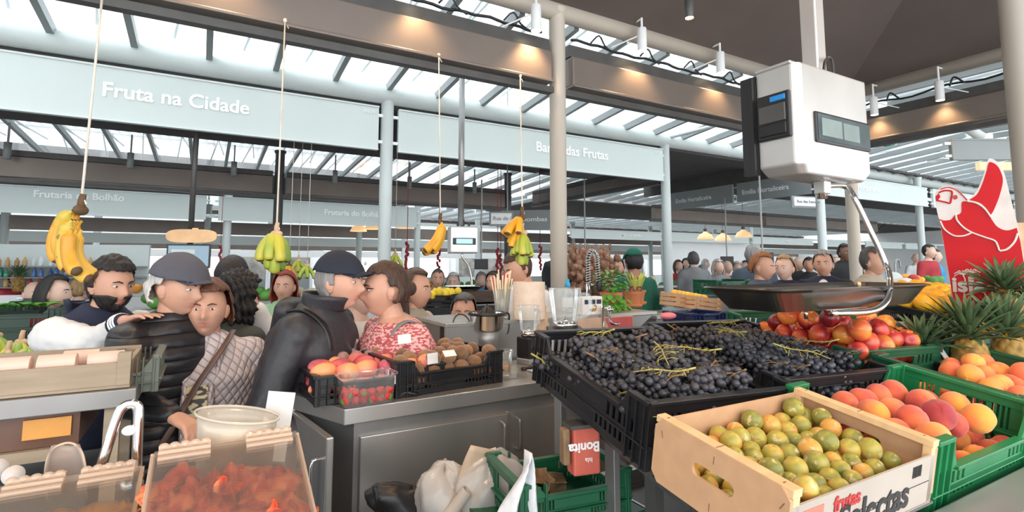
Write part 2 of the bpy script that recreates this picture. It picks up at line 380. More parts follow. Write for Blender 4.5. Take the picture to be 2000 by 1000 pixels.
q = at(1346, 14, 3.1); t, lo = spot(q, (0, 0, .1), 'dark tube spotlight alone on the brown board ceiling', 8, stem=max(.23, cz(q.x, q.y)-q.z)); lo.location.z = -.10
for c in bpy.data.objects:
    if c.parent is t and c.type == 'MESH' and c.name.startswith(('housing', 'bracket')): c.data.materials[0] = M['rail']
t.scale = (.7, .7, .7)
# further lamps of the same canopy above the fruit and to the left, outside the frame
for (x, y, e) in ((.0, 3.25, 20), (1.2, 3.25, 20), (-1.2, 3.25, 18)):
    spot((x, y, 3.45), (-.22, .15, -.06), 'white tube spotlight on the eaves left of the picture centre top', e)
for (x, y, e, rx, ry) in ((1.5, .5, 42, 0, 0), (2.9, .9, 42, 0, 0), (.2, .8, 34, 0, 0), (.3, 1.9, 20, 0, 0)):
    t, lo = spot((x, y, 3.30+.2), (0, 0, .2), 'white tube spotlight hanging from the canopy over the fruit stall', e, stem=cz(x, y)-3.5+.02); lo.rotation_euler = (rx, ry, 0)
# row-2 fascia: gutter and signs
def gutter(y, x0, x1, zc, h, name, r=.09):
    g = MB(); g.tube([(x0, y, zc), (x1, y, zc)], h/2, 16, flat=1.); struct(g.obj(name, M['grey'], smooth=True))
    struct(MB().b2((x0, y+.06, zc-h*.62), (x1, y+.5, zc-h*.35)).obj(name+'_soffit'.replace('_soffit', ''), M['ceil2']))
gutter(ROW2, -8.8, 33.9, 3.30, .20, 'trim_3')
def sign(x0, x1, y, z0, z1, label, txt=None, tx=0, tz=0, ts=.1, m=None, code=None, cx_=0, axis='x', grp=None, dy=-.03, num=None):
    "panel between two columns, facing the lane"
    t = thing('sign_panel', label, 'sign', ((x0+x1)/2, y, (z0+z1)/2) if axis == 'x' else (y, (x0+x1)/2, (z0+z1)/2), group=grp)
    if axis == 'y': t.rotation_euler = (0, 0, -pi/2)
    w = abs(x1-x0); h = z1-z0; m = m or M['sign']
    MB().box((0, 0, 0), (w, .05, h)).obj('board', m, t, bevel=.006)
    MB().box((0, -.027, h/2-.008), (w, .012, .016)).box((0, -.027, -h/2+.008), (w, .012, .016)).obj('edge_trim', M['grey'] if m is M['sign'] else m, t)
    mb = MB()
    for sx in (-1, 1):
        for sz in (-.3, .3): mb.box((sx*(w/2+.03), 0, sz*h), (.07, .03, .03))
    mb.obj('bracket', M['whitew'], t)
    if txt: text('lettering', txt, M['white'], ts, (tx, dy, tz), (pi/2, 0, 0), t, bold=.004 if ts > .16 else .0015)
    if num: text('stall_number', num, M['white'], .055, (w/2-.16, dy, h/2-.09), (pi/2, 0, 0), t)
    return t
ZS0, ZS1 = 2.686, 3.152
sign(-2.6, 1.50, ROW2-.02, ZS0, ZS1, 'large pale grey sign panel lettered Fruta na Cidade', 'Fruta na Cidade', -.26+.0, -.03, .17, num='B109')
sign(1.71, 5.60, ROW2-.02, ZS0, ZS1, 'pale grey sign panel lettered Banca das Frutas behind main column', 'Banca das Frutas', -.22, -.03, .17, num='B108')
sign(8.95, 12.60, 5.02, ZS0-.02, ZS1-.1, 'pale sign panel right of the scale arm, lettered Emília Hortaliceira', 'Emília Hortaliceira', -1.2, -.03, .15)
sign(12.85, 16.8, 5.02, ZS0-.02, ZS1-.1, 'blank pale sign panel behind the red bird sign')
sign(17.2, 21, 5.02, ZS0-.02, ZS1-.1, 'blank pale sign panel right of the red bird sign wing')
# side-on grey signs running back along the cross lane
sign(5.12, 6.55, 8.78, 2.69, 3.05, 'dark grey side sign nearer the scale, lettered Emília Hortaliceira', 'Emília Hortaliceira', -.6, -.05, .125, m=M['signd'], axis='y')
sign(6.65, 8.40, 8.78, 2.69, 3.05, 'dark grey side sign farther from the scale, lettered Emília Hortaliceira', 'Emília Hortaliceira', -.55, -.05, .125, m=M['signd'], axis='y')
# dark gable over the side signs
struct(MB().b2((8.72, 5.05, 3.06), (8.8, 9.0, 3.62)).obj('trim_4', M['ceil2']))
# skylight strips: glazing, rafters, white blades above
M['blade'] = bpy.data.materials.new('translucent_white_blade'); M['blade'].use_nodes = True
_n = M['blade'].node_tree.nodes; _l = M['blade'].node_tree.links; _n.remove(_n['Principled BSDF']); _a = _n.new('ShaderNodeBsdfTranslucent'); _b = _n.new('ShaderNodeBsdfDiffuse'); _m = _n.new('ShaderNodeMixShader'); _m.inputs[0].default_value = .35
_a.inputs[0].default_value = (.97, .98, .98, 1); _b.inputs[0].default_value = (.9, .92, .92, 1); _l.new(_a.outputs[0], _m.inputs[1]); _l.new(_b.outputs[0], _m.inputs[2]); _l.new(_m.outputs[0], _n['Material Output'].inputs[0])
def skylight(y0, y1, x0, x1, z0, z1, off, step, name, louv=True, rw=.05):
    struct(MB().quad((x0, y0, z0), (x1, y0, z0), (x1, y1, z1), (x0, y1, z1)).obj('window_'+name, M['roofglass']))
    mb = MB(); x = off
    while x < x1:
        if x > x0: mb.beam((x, y0, z0-.045), (x, y1, z1-.045), rw, .08)
        x += step
    struct(mb.obj('trim_rafters_'+name, M['signd']))
    if louv:
        mb = MB(); x = x0
        while x < x1: mb.box((x, (y0+y1)/2, (z0+z1)/2+.42), (.075, y1-y0+.6, .012), (0, .35, 0)); x += .155
        for t in (.1, .5, .9): mb.box(((x0+x1)/2, lerp(y0, y1, t), (z0+z1)/2+.36), (x1-x0, .03, .03))
        struct(mb.obj('trim_blades_'+name, M['blade']))
        mb = MB(); x = off+step/2
        while x < x1: mb.beam((x, y0, z0+.1), (x+.25, y1, z1+.3), .02, .02); mb.beam((x+.25, y0, z0+.3), (x, y1, z1+.1), .02, .02); x += step
        struct(mb.obj('trim_braces_'+name, M['grey']))
skylight(ROW1+.08, ROW2-.02, -6, 33, 3.60, 3.40, -1.15-.5475*8, .5475, '1')
skylight(ROW3+.1, ROW4-.1, -8, 33, 3.60, 3.42, -8, .55, '2', True)
skylight(16.5, 20.5, -8, 33, 3.4, 3.4, -8, .8, '3', False)
skylight(21.5, 29.8, -8, 33, 4.7, 4.7, -8, 1.2, '4', False)
skylight(-3.2, ROW1-.1, XC+.15, 33, 3.60, 3.60, 7, .55, '5', True)
# far canopies (dark undersides)
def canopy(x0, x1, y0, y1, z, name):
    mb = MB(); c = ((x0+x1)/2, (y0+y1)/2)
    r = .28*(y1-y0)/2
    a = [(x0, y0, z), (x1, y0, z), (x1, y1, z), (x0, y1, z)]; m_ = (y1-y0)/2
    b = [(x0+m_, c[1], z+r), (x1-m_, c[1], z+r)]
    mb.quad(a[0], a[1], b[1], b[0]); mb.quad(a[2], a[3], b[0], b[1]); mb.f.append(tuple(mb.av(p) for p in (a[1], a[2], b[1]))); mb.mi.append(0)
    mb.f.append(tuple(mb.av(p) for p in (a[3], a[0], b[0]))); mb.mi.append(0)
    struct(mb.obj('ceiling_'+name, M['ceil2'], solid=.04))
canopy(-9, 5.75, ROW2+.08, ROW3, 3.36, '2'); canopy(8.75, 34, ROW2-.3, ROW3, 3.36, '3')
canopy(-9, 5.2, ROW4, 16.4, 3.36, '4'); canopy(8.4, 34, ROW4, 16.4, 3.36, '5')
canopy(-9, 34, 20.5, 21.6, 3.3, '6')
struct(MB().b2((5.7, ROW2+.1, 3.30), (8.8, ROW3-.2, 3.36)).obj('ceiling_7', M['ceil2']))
skylight(ROW4, 16.4, 5.2, 8.4, 3.4, 3.4, 5.3, .55, '6', False)
# row-3 shutter boxes (back of second stalls)
def far_shutter(x0, x1, y, zt, zb, label, ax='x'):
    t = thing('shutter_box', label, 'shutter box', (0, 0, 0)); t['kind'] = 'structure'
    c = (lambda s, p, z: (s, p, z)) if ax == 'x' else (lambda s, p, z: (p, s, z))
    MB().b2(c(x0+.1, y-.08, zb+.06), c(x1-.1, y+.06, zt-.08)).obj('panel', M['brown'], t, bevel=.01)
    MB().b2(c(x0+.1, y-.07, zt-.075), c(x1-.1, y+.05, zt)).b2(c(x0, y-.05, zb), c(x1, y+.03, zb+.05)).obj('guide_rail', M['rail'], t)
    return t
for i, (a, b) in enumerate(((-7, -3), (-3, .95), (.95, 5.1))):
    far_shutter(a, b, ROW3, 2.96, 2.55, 'dark bronze shutter box under the second canopy, %s' % ['far left', 'behind the first banana rope', 'behind the grey column'][i])
    for j in range(3):
        x = a+.8+j*1.25; z = 2.92
        tt = thing('spotlight', 'small pale tube spotlight under the second canopy', 'spotlight', (x, ROW3-.25, z), group='small tube spotlights under the second canopy')
        MB().tube([(0, 0, -.11), (0, 0, .1)], .04, 12).obj('housing', M['signd'], tt, smooth=True); MB().beam((0, 0, .08), (0, 0, .35), .02, .02).obj('bracket', M['signd'], tt)
far_shutter(5.5, 9.0, 5.68, 2.96, 2.66, 'bronze shutter box running back beside the cross lane', 'y')
# Row 4: pale signs
def xat(u, y): return on_y(u, 500, y).x
def zat(u, v, y): return on_y(u, v, y).z
Y = ROW4-.1; z0, z1 = zat(200, 422, Y), zat(200, 371, Y)
xs = [-7, -3.45, .28, 4.3]
sign(xat(-300, Y), xat(398, Y), Y, z0, z1, 'pale sign above leftmost banana bunch, lettered Frutaria do Bolhão', 'Frutaria do Bolhão', -.02, .05, .17)
t = [o for o in bpy.data.objects if o.get('label', '').startswith('pale sign above leftmost')][0]
for c in t.children:
    if c.name.startswith('lettering'): c.location.x = xat(55, Y)-t.location.x
sign(xat(422, Y), xat(812, Y), Y, z0, z1, 'pale sign behind second banana bunch, lettered Frutaria do Bolhão', 'Frutaria do Bolhão', -.05, -.03, .17)
sign(xat(1115, Y), xat(1292, Y), Y, z0-.14, z1-.35, 'small far sign right of the main column, lettered Maria do Bolhão', 'Maria do Bolhão', .1, -.03, .12)
sign(xat(1310, Y), xat(1462, Y), Y, z0-.14, z1-.33, 'small far pale sign under the side signs, lettered Maria do Bolhão', 'Maria do Bolhão', -.1, -.03, .12)
sign(xat(1470, Y), xat(1588, Y), Y, z0-.14, z1-.36, 'small far pale sign left of the street plate column', 'Maria', .1, -.03, .1)
for i, (u0, u1) in enumerate(((1610, 1660), (1692, 1762), (1770, 1830))):
    sign(xat(u0, Y), xat(u1, Y), Y, z0-.16, z1-.36, 'blank far pale sign %s' % ['just right of the street plate column', 'behind the scale arm', 'left of the red bird sign'][i])
sign(xat(830, Y), xat(950, Y), Y+1, z0-.1, z1-.2, 'grey side panel left of the street name plate', m=M['signd']) if False else None
# rows of brown shutters and pale bands behind the third row
struct(MB().b2((-9, 16.15, zat(200, 452, 16.2)), (34, 16.3, zat(200, 426, 16.2))).obj('trim_5', M['brown']))
struct(MB().b2((-9, 16.9, zat(200, 474, 17)), (34, 17, zat(200, 455, 17))).obj('trim_6', M['sign']))
struct(MB().b2((-9, 20.95, zat(200, 484, 21)), (34, 21.1, zat(200, 473, 21))).obj('trim_7', M['brown']))
struct(MB().b2((-9, 22.95, zat(200, 500, 23)), (34, 23.1, zat(200, 485, 23))).obj('trim_8', M['whitew']))
for i, yy in enumerate((9.0, 5.0)):
    pass
# far shutters behind right-hand stalls
far_shutter(8.9, 13, 9.0, 2.9, 2.5, 'bronze shutter box in the stalls behind the street name plate')
far_shutter(13, 19, 9.0, 2.9, 2.5, 'bronze shutter box in the stalls left of the red bird sign')
# shop fronts in the back wall
def shopfront(x0, x1, y, i):
    w = x1-x0
    struct(MB().b2((x0, y-.02, 0), (x0+.12, y+.1, 3)).b2((x1-.12, y-.02, 0), (x1, y+.1, 3)).b2((x0, y-.02, 2.35), (x1, y+.1, 2.55)).obj('trim_front_%d' % i, M['whitew']))
    struct(MB().b2((x0+.12, y+.02, .9), (x1-.12, y+.06, 2.35)).obj('window_front_%d' % i, [M['shopmid'], M['screenw'], M['screenw']][i % 3]))
    struct(MB().b2((x0+.12, y+.0, .0), (x1-.12, y+.1, .9)).obj('wall_front_%d' % i, M['signd'] if i % 2 else M['grey']))
M['shopdark'] = mat('dim_shop_interior', (.20, .19, .17), .6, col2=(.07, .065, .06), nscale=1.6, nmix=.2)
M['shopmid'] = mat('shop_interior', (.45, .43, .40), .6, col2=(.2, .19, .17), nscale=2.3, nmix=.3)
M['screenw'] = mat('glowing_shop_window', (.8, .8, .8), .5, emit=(1, .98, .95), es=1.6)  # emission added in place of daylight at the far shop windows
for i in range(13): shopfront(-8.5+i*3.2, -8.5+(i+1)*3.2-.3, 24, i)
# right-hand side background: grey partition and far walls
struct(MB().b2((12.6, 12.2, 0), (17.5, 12.3, 2.5)).obj('wall_partition', M['whitew']))
# pendant lamps under the glass roof
def pendant(p, s, label, on=False, grp=None, cord=.5):
    cord = 3.5-p[2]
    t = thing('pendant_lamp', label, 'lamp', p, group=grp)
    MB().lathe([(.03*s, .16*s), (.05*s, .13*s), (.12*s, .09*s), (.16*s, .02*s), (.17*s, 0), (.165*s, 0), (.15*s, .02*s), (.11*s, .085*s), (.04*s, .12*s)], n=24, cap=False).obj('shade', M['whitew'] if not on else M['orange_sh'], t, smooth=True)
    MB().lathe([(0, .04*s), (.04*s, .05*s), (.04*s, .1*s), (0, .1*s)], n=12, cap=False).obj('bulb', M['lampon'] if on else M['white'], t, smooth=True)
    MB().tube([(0, 0, .16*s), (0, 0, cord)], .006, 6).lathe([(.035*s, .15*s), (.035*s, .21*s)], n=12).obj('cord', M['rail'], t)
    return t
M['orange_sh'] = mat('lit_shade', (.9, .6, .35), .5, emit=(1, .6, .3), es=.5)
pendant(on_y(1833, 314, 4.4)-V((0, 0, 0)), 1.0, 'white bell-shaped pendant lamp under the glass roof beside scale', cord=.9)
pendant(on_y(1905, 330, 4.9), .8, 'white pendant lamp partly behind the red bird wing', cord=.7)
for i, (u, v) in enumerate(((700, 452), (790, 446), (728, 448), (1378, 467), (1452, 463), (1412, 470))):
    pendant(at(u, v, 14), 1.3, 'small glowing orange pendant lamp in the distance, %s' % ['left of the pale grey column', 'right of the pale grey column', 'touching the pale grey column', 'leftmost of three right of main column', 'rightmost of the three lamps', 'middle of the three lamps'][i], True, 'glowing orange pendant lamps in the far stalls', cord=.6)
# diagonal braces and green emergency lights
struct(MB().tube([on_y(1308, 268, 5.35), on_y(1440, 234, 4.4)], .025, 10).obj('trim_9', M['grey'], smooth=True))
struct(MB().tube([on_y(1700, 300, 5.2), on_y(1900, 268, 4.2)], .025, 10).obj('trim_10', M['grey'], smooth=True))
struct(MB().tube([at(1880, 245, 6.6), at(1918, 268, 6.6)], .06, 10).obj('trim_11', M['grey'], smooth=True))
M['exitg'] = mat('green_light_sleeve', (.0, .33, .16), .3)
for i, (u, v, d, s) in enumerate(((1737, 280, 8.0, 1.), (1185, 374, 13, 1.))):
    t = thing('light_tube', ['green sleeved tube light right of the steel scale', 'small far green sleeved tube light right of main column'][i], 'light', at(u, v, d)); 
    MB().tube([(0, 0, .04), (0, 0, .9)], .006, 6).obj('hanger', M['grey'], t); MB().tube([(-.13*s, 0, -.02), (.10*s, 0, .02)], .045, 14).obj('sleeve', M['exitg'], t, smooth=True); MB().tube([(.10*s, 0, .02), (.15*s, 0, .03)], .046, 14).obj('end_cap', M['white'], t, smooth=True)
# oval ceiling discs hanging by the glass
for i, (u, v, y) in enumerate(((1228, 190, 4.3), (330, 8, 3.9))):
    t = tag(MB().lathe([(.0, 0), (.15, 0), (.16, .01), (.16, .03), (.14, .04), (0, .04)], n=28, cap=False).obj('loudspeaker_disc', M['signd'], smooth=True), ['round grey disc under the glass roof right of main column', 'round grey disc at the top left edge of the roof glass'][i], 'ceiling disc'); t.location = on_y(u, v, y)
# dark poles hanging from the second canopy with screens
def hanging_pole(u, v0, v1, d, r, label, m):
    p = at(u, v1, d); top = 3.42; o = MB().tube([(0, 0, 0), (0, 0, top-p.z)], r, 12).obj('hanging_pole', m, smooth=True); o.location = p; tag(o, label, 'pole'); return o
hanging_pole(371, 255, 482, 4.93, .024, 'dark grey pole hanging over the customer in the grey cap', M['rail'])
hanging_pole(900, 300, 440, 4.9, .028, 'grey steel pole carrying the smaller hanging scale', M['steeld'])
# near right-hand warm column (edge of picture)
c = column(at(2016, 400, 3.6).x, at(2016, 400, 3.6).y, .085, 3.58, M['warmcol'], 'thick cream column cut by the right edge of the picture')
struct(MB().b2((-9, ROW4-.06, z0+.05), (34, ROW4-.02, z0+.12)).obj('trim_12', M['grey']))
struct(MB().b2((8.8, 5.03, 2.8), (33.9, 5.08, 2.86)).obj('trim_13', M['grey']))
# street plates
def plate(u, v, d, w, h, txt, label, yaw=0., m=None):
    t = thing('street_plate', label, 'sign', at(u, v, d), (0, 0, yaw)); MB().box((0, .02, 0), (w, .03, h)).obj('board', m or M['white'], t, bevel=.004); MB().box((0, .05, 0), (w+.05, .03, h+.05)).obj('backing', M['signd'], t); MB().box((w*.3, .06, 1.0-.0), (.02, .02, 2.0)).obj('hanger', M['signd'], t) if w < .35 else None
    text('lettering', txt, M['signd'], h*.5, (-w*.4, -.0, -h*.14), (pi/2, 0, 0), t, ext=.004); return t
plate(1573, 394, 8.55, .42, .14, 'Rua das Estrelas', 'white street name plate on the column behind the scale', -.25)
plate(979, 427, 7.6, .30, .16, 'Rua de Cima', 'white street name plate left of the double banana bunch', -.5)
sg = sign(-.36, .36, 0, -.16, .16, 'dark grey side panel between street plate and main column', 'Bombas', -.1, -.02, .1, m=M['signd']); sg.location = at(1035, 430, 8.5); sg.rotation_euler = (0, 0, -.7); sg.scale.x = 1.3
t = sign(-.8, .8, 0, -.11, .11, 'grey sign at the right edge lettered Os L', 'Os L', .0, -.03, .16, m=M['signd']); t.location = at(2010, 292, 5.4); t.rotation_euler = (0, 0, -.55)
tt = MB().b2((-.5, -.03, -.045), (.5, .03, .045)).obj('amber_panel', M['orange_sh']); tt.location = at(1990, 325, 6.2); tag(tt, 'small amber lit panel at the right edge under the grey sign', 'panel'); tt.rotation_euler = (0, 0, -.5)
# ================================================================ FRUIT STALL (right)
TL = radians(9.5)
RKP = at(1285, 832, 1.1); EX = V((1, 0, 0)); EYV = V((0, cos(TL), sin(TL))); EN = V((0, -sin(TL), cos(TL)))
YAW = radians(6)
def rk(a, b, c): return RKP+EX*(a+max(0, b-.06)*tan(YAW))+EYV*b+EN*c
def rkpix(u, v, c):
    P = RKP+EN*c; q = on_plane(u, v, P, EN)-P; return q.dot(EX)-max(0, q.dot(EYV)-.06)*tan(YAW), q.dot(EYV)
TROT = (TL, 0, 0)
def wall(mb, o, u, w, n, L, H, th, holes):
    "perforated panel: origin o, along u (length L), up w (height H), thickness th along n"
    o, u, w, n = V(o), V(u), V(w), V(n)
    xs = sorted(set([0, L]+[x for h in holes for x in (h[0], h[2])])); ys = sorted(set([0, H]+[y for h in holes for y in (h[1], h[3])]))
    for j in range(len(ys)-1):
        run = None
        for i in range(len(xs)-1):
            cx_, cy_ = (xs[i]+xs[i+1])/2, (ys[j]+ys[j+1])/2
            hole = any(h[0] < cx_ < h[2] and h[1] < cy_ < h[3] for h in holes)
            if not hole and run is None: run = xs[i]
            if (hole or i == len(xs)-2) and run is not None:
                e = xs[i] if hole else xs[i+1]; a = o+u*run+w*ys[j]; b = o+u*e+w*ys[j+1]+n*th; mb.b2(a, b); run = None
def slots(x0, x1, y0, y1, n, fill=.55):
    s = (x1-x0)/n; return [(x0+s*i+s*(1-fill)/2, y0, x0+s*i+s*(1+fill)/2, y1) for i in range(n)]
def crate(name, label, L, Wd, H, m, loc, rot, hs=.7, group=None, hand=True, label_tag=False):
    "stacking crate: high short ends with hand holes, long sides dipping between high corners"
    t = thing(name, label, 'crate', loc, rot, group); th = .006; X, Yh = L/2, Wd/2
    MB().b2((-X+.004, -Yh+.004, 0), (X-.004, Yh-.004, .006)).obj('base', m, t)
    for s in (-1, 1):
        mb = MB(); ho = slots(.05, Wd-.05, .02, H*.30, 9)+slots(.05, Wd*.30, H*.42, H*.82, 4, .5)+slots(Wd*.70, Wd-.05, H*.42, H*.82, 4, .5)
        if hand: ho += [(Wd*.33, H*.45, Wd*.67, H*.80)]
        wall(mb, (s*X-(th if s > 0 else 0), -Yh, 0), (0, 1, 0), (0, 0, 1), (1, 0, 0), Wd, H, th, ho)
        mb.b2((s*(X-.004)-.011, -Yh-.004, H-.006), (s*(X-.004)+.011, Yh+.004, H+.004))
        mb.b2((s*X-.010, -Yh, H*.34), (s*X+.010, Yh, H*.38))
        mb.obj('end_panel', m, t, bevel=.0015)
    hl = H*hs; cl = L*.13
    for s in (-1, 1):
        mb = MB(); o_ = (-X, s*Yh-(th if s > 0 else 0), 0)
        wall(mb, o_, (1, 0, 0), (0, 0, 1), (0, 1, 0), L, hl, th, slots(.05, L*.38, .02, hl*.4, 8)+slots(L*.62, L-.05, .02, hl*.4, 8)+slots(.05, L*.30, hl*.55, hl*.85, 5)+slots(L*.70, L-.05, hl*.55, hl*.85, 5))
        mb.b2((-X+cl+.03, s*Yh-.010, hl-.006), (X-cl-.03, s*Yh+.010, hl+.003))
        mb.b2((-X, s*Yh-.010, hl*.46), (X, s*Yh+.010, hl*.50))
        for e in (-1, 1):
            x0, x1 = sorted((e*X, e*(X-cl))); mb.b2((x0, s*Yh-.003 if s < 0 else s*Yh-th, hl-.002), (x1, s*Yh+.003, H+.003)); mb.b2((x0, s*Yh-.010, H-.006), (x1, s*Yh+.010, H+.004))
            a = (e*(X-cl), H+.002); b = (e*(X-cl-.035), hl)
            y0 = s*Yh-.005; poly = [a, b, (e*(X-cl), hl)]; i0 = [mb.av((px, y0, pz)) for px, pz in poly]; i1 = [mb.av((px, y0+.01, pz)) for px, pz in poly]
            mb.af(*i0); mb.af(*i1[::-1])
            for k in range(3): mb.af(i0[k], i0[(k+1) % 3], i1[(k+1) % 3], i1[k])
            for q in range(3): mb.b2((e*(X-.012-q*.03)-.002, s*Yh-.010, .0), (e*(X-.012-q*.03)+.002, s*Yh+.010, H))
        mb.obj('side_panel', m, t, bevel=.0015)
    for sx in (-1, 1):
        for sy in (-1, 1):
            MB().b2((sx*X-.008*sx-.010, sy*Yh-.010-.006*sy, -.002), (sx*X-.008*sx+.010, sy*Yh+.010-.006*sy, H+.006)).obj('corner_post', m, t, bevel=.002)
    return t
BASE = -.168
def rcrate(a0, a1, b0, b1, top, H, m, label, turn=False, hs=.7, name='plastic_crate', group=None):
    loc = rk((a0+a1)/2, (b0+b1)/2, top-H); L, Wd = (a1-a0, b1-b0)
    if turn: return crate(name, label, Wd, L, H, m, loc, (Euler(TROT).to_matrix() @ Euler((0, 0, pi/2-YAW)).to_matrix()).to_euler(), hs, group)
    return crate(name, label, L, Wd, H, m, loc, TROT, hs, group)
g1 = rcrate(.075, .555, .07, .65, -.005, .155, M['black'], 'black plastic crate of dark grapes, the left one of the pair', True, .72)
g2 = rcrate(.570, 1.045, .07, .65, -.005, .155, M['black'], 'black plastic crate of dark grapes beside the nectarines', True, .72)
c3 = rcrate(.505, 1.085, -.27, .045, .005, .155, M['green2'], 'bright green plastic crate of large peaches next to the plum box', False, .55)
c4 = rcrate(1.105, 1.70, -.235, .135, .005, .155, M['green'], 'dark green plastic crate of orange peaches at the right edge', False, .62)
c5 = rcrate(1.065, 1.56, .15, .70, .005, .155, M['green'], 'dark green plastic crate heaped with red nectarines below the scale pan', True, .62)
c6 = rcrate(1.58, 2.05, .16, .70, .0, .155, M['green'], 'dark green plastic crate between nectarines and pineapples', True, .62)
# ---- wooden plum box
def wooden_box(loc):
    t = thing('wooden_fruit_box', 'tan wooden fruit box with oval hand hole, full of yellow plums', 'crate', loc, TROT); L, Wd, H = .475, .285, .128
    X, Yh = L/2, Wd/2
    MB().b2((-X, -Yh, 0), (X, Yh, .005)).obj('base', M['ply'], t)
    for s in (-1, 1):
        # fibreboard end with an oval hand hole, built as a ring of quads round the hole
        mb = MB(); n = 40; x0 = s*X; th = .007*s
        outer = []; inner = []
        hw, hh, hz = .045, .0125, H*.56
        for k in range(n):
            a = 2*pi*k/n; c, q = cos(a), sin(a); f = 1/max(abs(c)/Yh, abs(q)/(H/2)); oy, oz = c*f, q*f+H/2
            iy = (hw-hh)*(1 if c > 0 else -1 if c < 0 else 0)*(1 if abs(c) > .15 else abs(c)/.15)+hh*c; iz = hz+hh*max(-1, min(1, q*1.0)); outer.append((oy, oz)); inner.append((iy, iz))
        for (xa) in (x0, x0+th):
            pass
        A = [mb.av((x0, y, z)) for y, z in outer]; B = [mb.av((x0, y, z)) for y, z in inner]; C2 = [mb.av((x0+th, y, z)) for y, z in outer]; D2 = [mb.av((x0+th, y, z)) for y, z in inner]
        for k in range(n):
            j = (k+1) % n; mb.af(A[k], A[j], B[j], B[k]); mb.af(C2[k], D2[k], D2[j], C2[j]); mb.af(B[k], B[j], D2[j], D2[k]); mb.af(A[k], C2[k], C2[j], A[j])
        e = mb.obj('end_board', M['ply'], t)
        MB().box((x0-s*.008, 0, H-.006), (.024, Wd+.004, .014)).obj('top_batten', M['wood'], t, bevel=.0012)
        for sy in (-1, 1): MB().box((x0-s*.010, sy*(Yh-.008), H/2), (.018, .016, H-.01)).obj('corner_batten', M['wood'], t, bevel=.001)
        mb = MB()
        for y, z, r in ((-Yh+.012, H-.03, .5), (-Yh+.012, .03, .5), (Yh-.02, H-.03, -.3), (0, H-.022, 0), (0, .02, 0)): mb.box((x0+s*.0075, y, z), (.001, .0012, .014), (r, 0, 0))
        mb.box((x0-s*.006, 0, H+.0015), (.02, .0015, .001)).box((x0-s*.006, -Yh+.02, H+.0015), (.006, .002, .001)).box((x0-s*.006, Yh-.02, H+.0015), (.006, .002, .001))
        mb.obj('staples', M['stap'], e)
    MB().b2((-X, Yh-.004, .0), (X, Yh, H*.93)).obj('side_board', M['ply'], t)
    sd = MB().b2((-X, -Yh, .0), (X, -Yh+.004, H*.78)).obj('side_board', M['printed'], t)
    sd['label'] = 'pale printed side board with black and red lettering'
    text('lettering', 'Selectas', M['ink'], .075, (-.10, -Yh-.0012, .018), (pi/2, 0, 0), sd, ext=.0006, bold=.002)
    text('lettering', 'frutas', M['redink'], .036, (-.12, -Yh-.0012, .066), (pi/2, 0, 0), sd, ext=.0006, bold=.001)
    MB().box((-.185, -Yh-.0005, .05), (.07, .001, .075)).obj('printed_patch', M['redink2'], sd)
    for i in range(9): MB().box((.150+i*.005, -Yh-.0006, .078), (.0018 if i % 3 else .003, .0012, .022)).obj('print_bar', M['ink'], sd) if i < 7 else None
    MB().box((0.02, -Yh-.0004, .049), (.40, .0008, .0012)).obj('print_line', M['ink'], sd)
    return t
M['stap'] = mat('staple_mark', (.25, .14, .08), .5)
M['printed'] = mat('printed_board', (.50, .44, .38), .55, col2=(.42, .36, .31), nscale=5)
M['ink'] = mat('black_ink', (.03, .03, .03), .5); M['redink'] = mat('red_ink', (.6, .05, .05), .5); M['redink2'] = mat('faded_red_ink', (.6, .22, .16), .5)
PLC = (.2375, -.1425, .023-.128)
plumbox = wooden_box(rk(*PLC))
# ---- fruit
def fruit_mesh(name, m, r, kind, seed):
    rr = random.Random(seed); mb = MB(); nu, nv = (26, 16)
    def fn(i, j):
        a = 2*pi*i; b = -pi/2+pi*j; x, y, z = cos(a)*cos(b), sin(a)*cos(b), sin(b)
        k = 1.
        if kind == 'peach':
            d = abs(((a+pi) % (2*pi))-pi); k -= .07*exp(-(d/.16)**2)*(.4+.6*max(0, cos(b))) ; k -= .12*exp(-((1-z)/.05)**2); k += .03*cos(a-.5)
            z *= .93
        elif kind == 'plum':
            d = abs(((a+pi) % (2*pi))-pi); k -= .03*exp(-(d/.12)**2); k -= .10*exp(-((1-z)/.02)**2); z *= 1.03
        elif kind == 'kiwi': z *= 1.25; k -= .04*exp(-((1-abs(z)/1.25)/.03)**2)
        elif kind == 'mango': z *= 1.35; x += .12*z*z; y *= .88
        elif kind == 'melon': z *= 1.1; k += .012*cos(a*10)
        elif kind == 'orange': k -= .05*exp(-((1-z)/.02)**2)
        k += .012*sin(3*a+seed)+.012*sin(2*b+seed*2)
        return V((x, y, z))*r*k
    mb.surf(fn, nu, nv, close=True)
    if kind == 'plum': mb.lathe([(.0, r*.95), (r*.09, r*.965), (r*.07, r*1.0), (0, r*1.0)], n=8, cap=False)
    return mb.mesh(name, m, True)
M['plum'] = two_tone('yellow_plum_skin', [(.24, .24, .05), (.36, .33, .06), (.52, .40, .075), (.68, .34, .07)], 22, .38, speck=((.60, .50, .24), 60, .60))
M['peach'] = two_tone('peach_skin', [(.84, .36, .05), (.82, .23, .075), (.68, .11, .06), (.36, .03, .035)], 9, .75, sheen=.3, bump=.1)
M['nect'] = two_tone('nectarine_skin', [(.90, .36, .05), (.86, .22, .05), (.62, .055, .04), (.24, .015, .02)], 11, .28)
M['apri'] = two_tone('orange_peach_skin', [(.92, .44, .08), (.90, .31, .085), (.82, .19, .075), (.72, .13, .06)], 9, .7, sheen=.2)
def fmeshes(name, m, r, kind, n=3): return [fruit_mesh(name, m, r, kind, i*3+1) for i in range(n)]
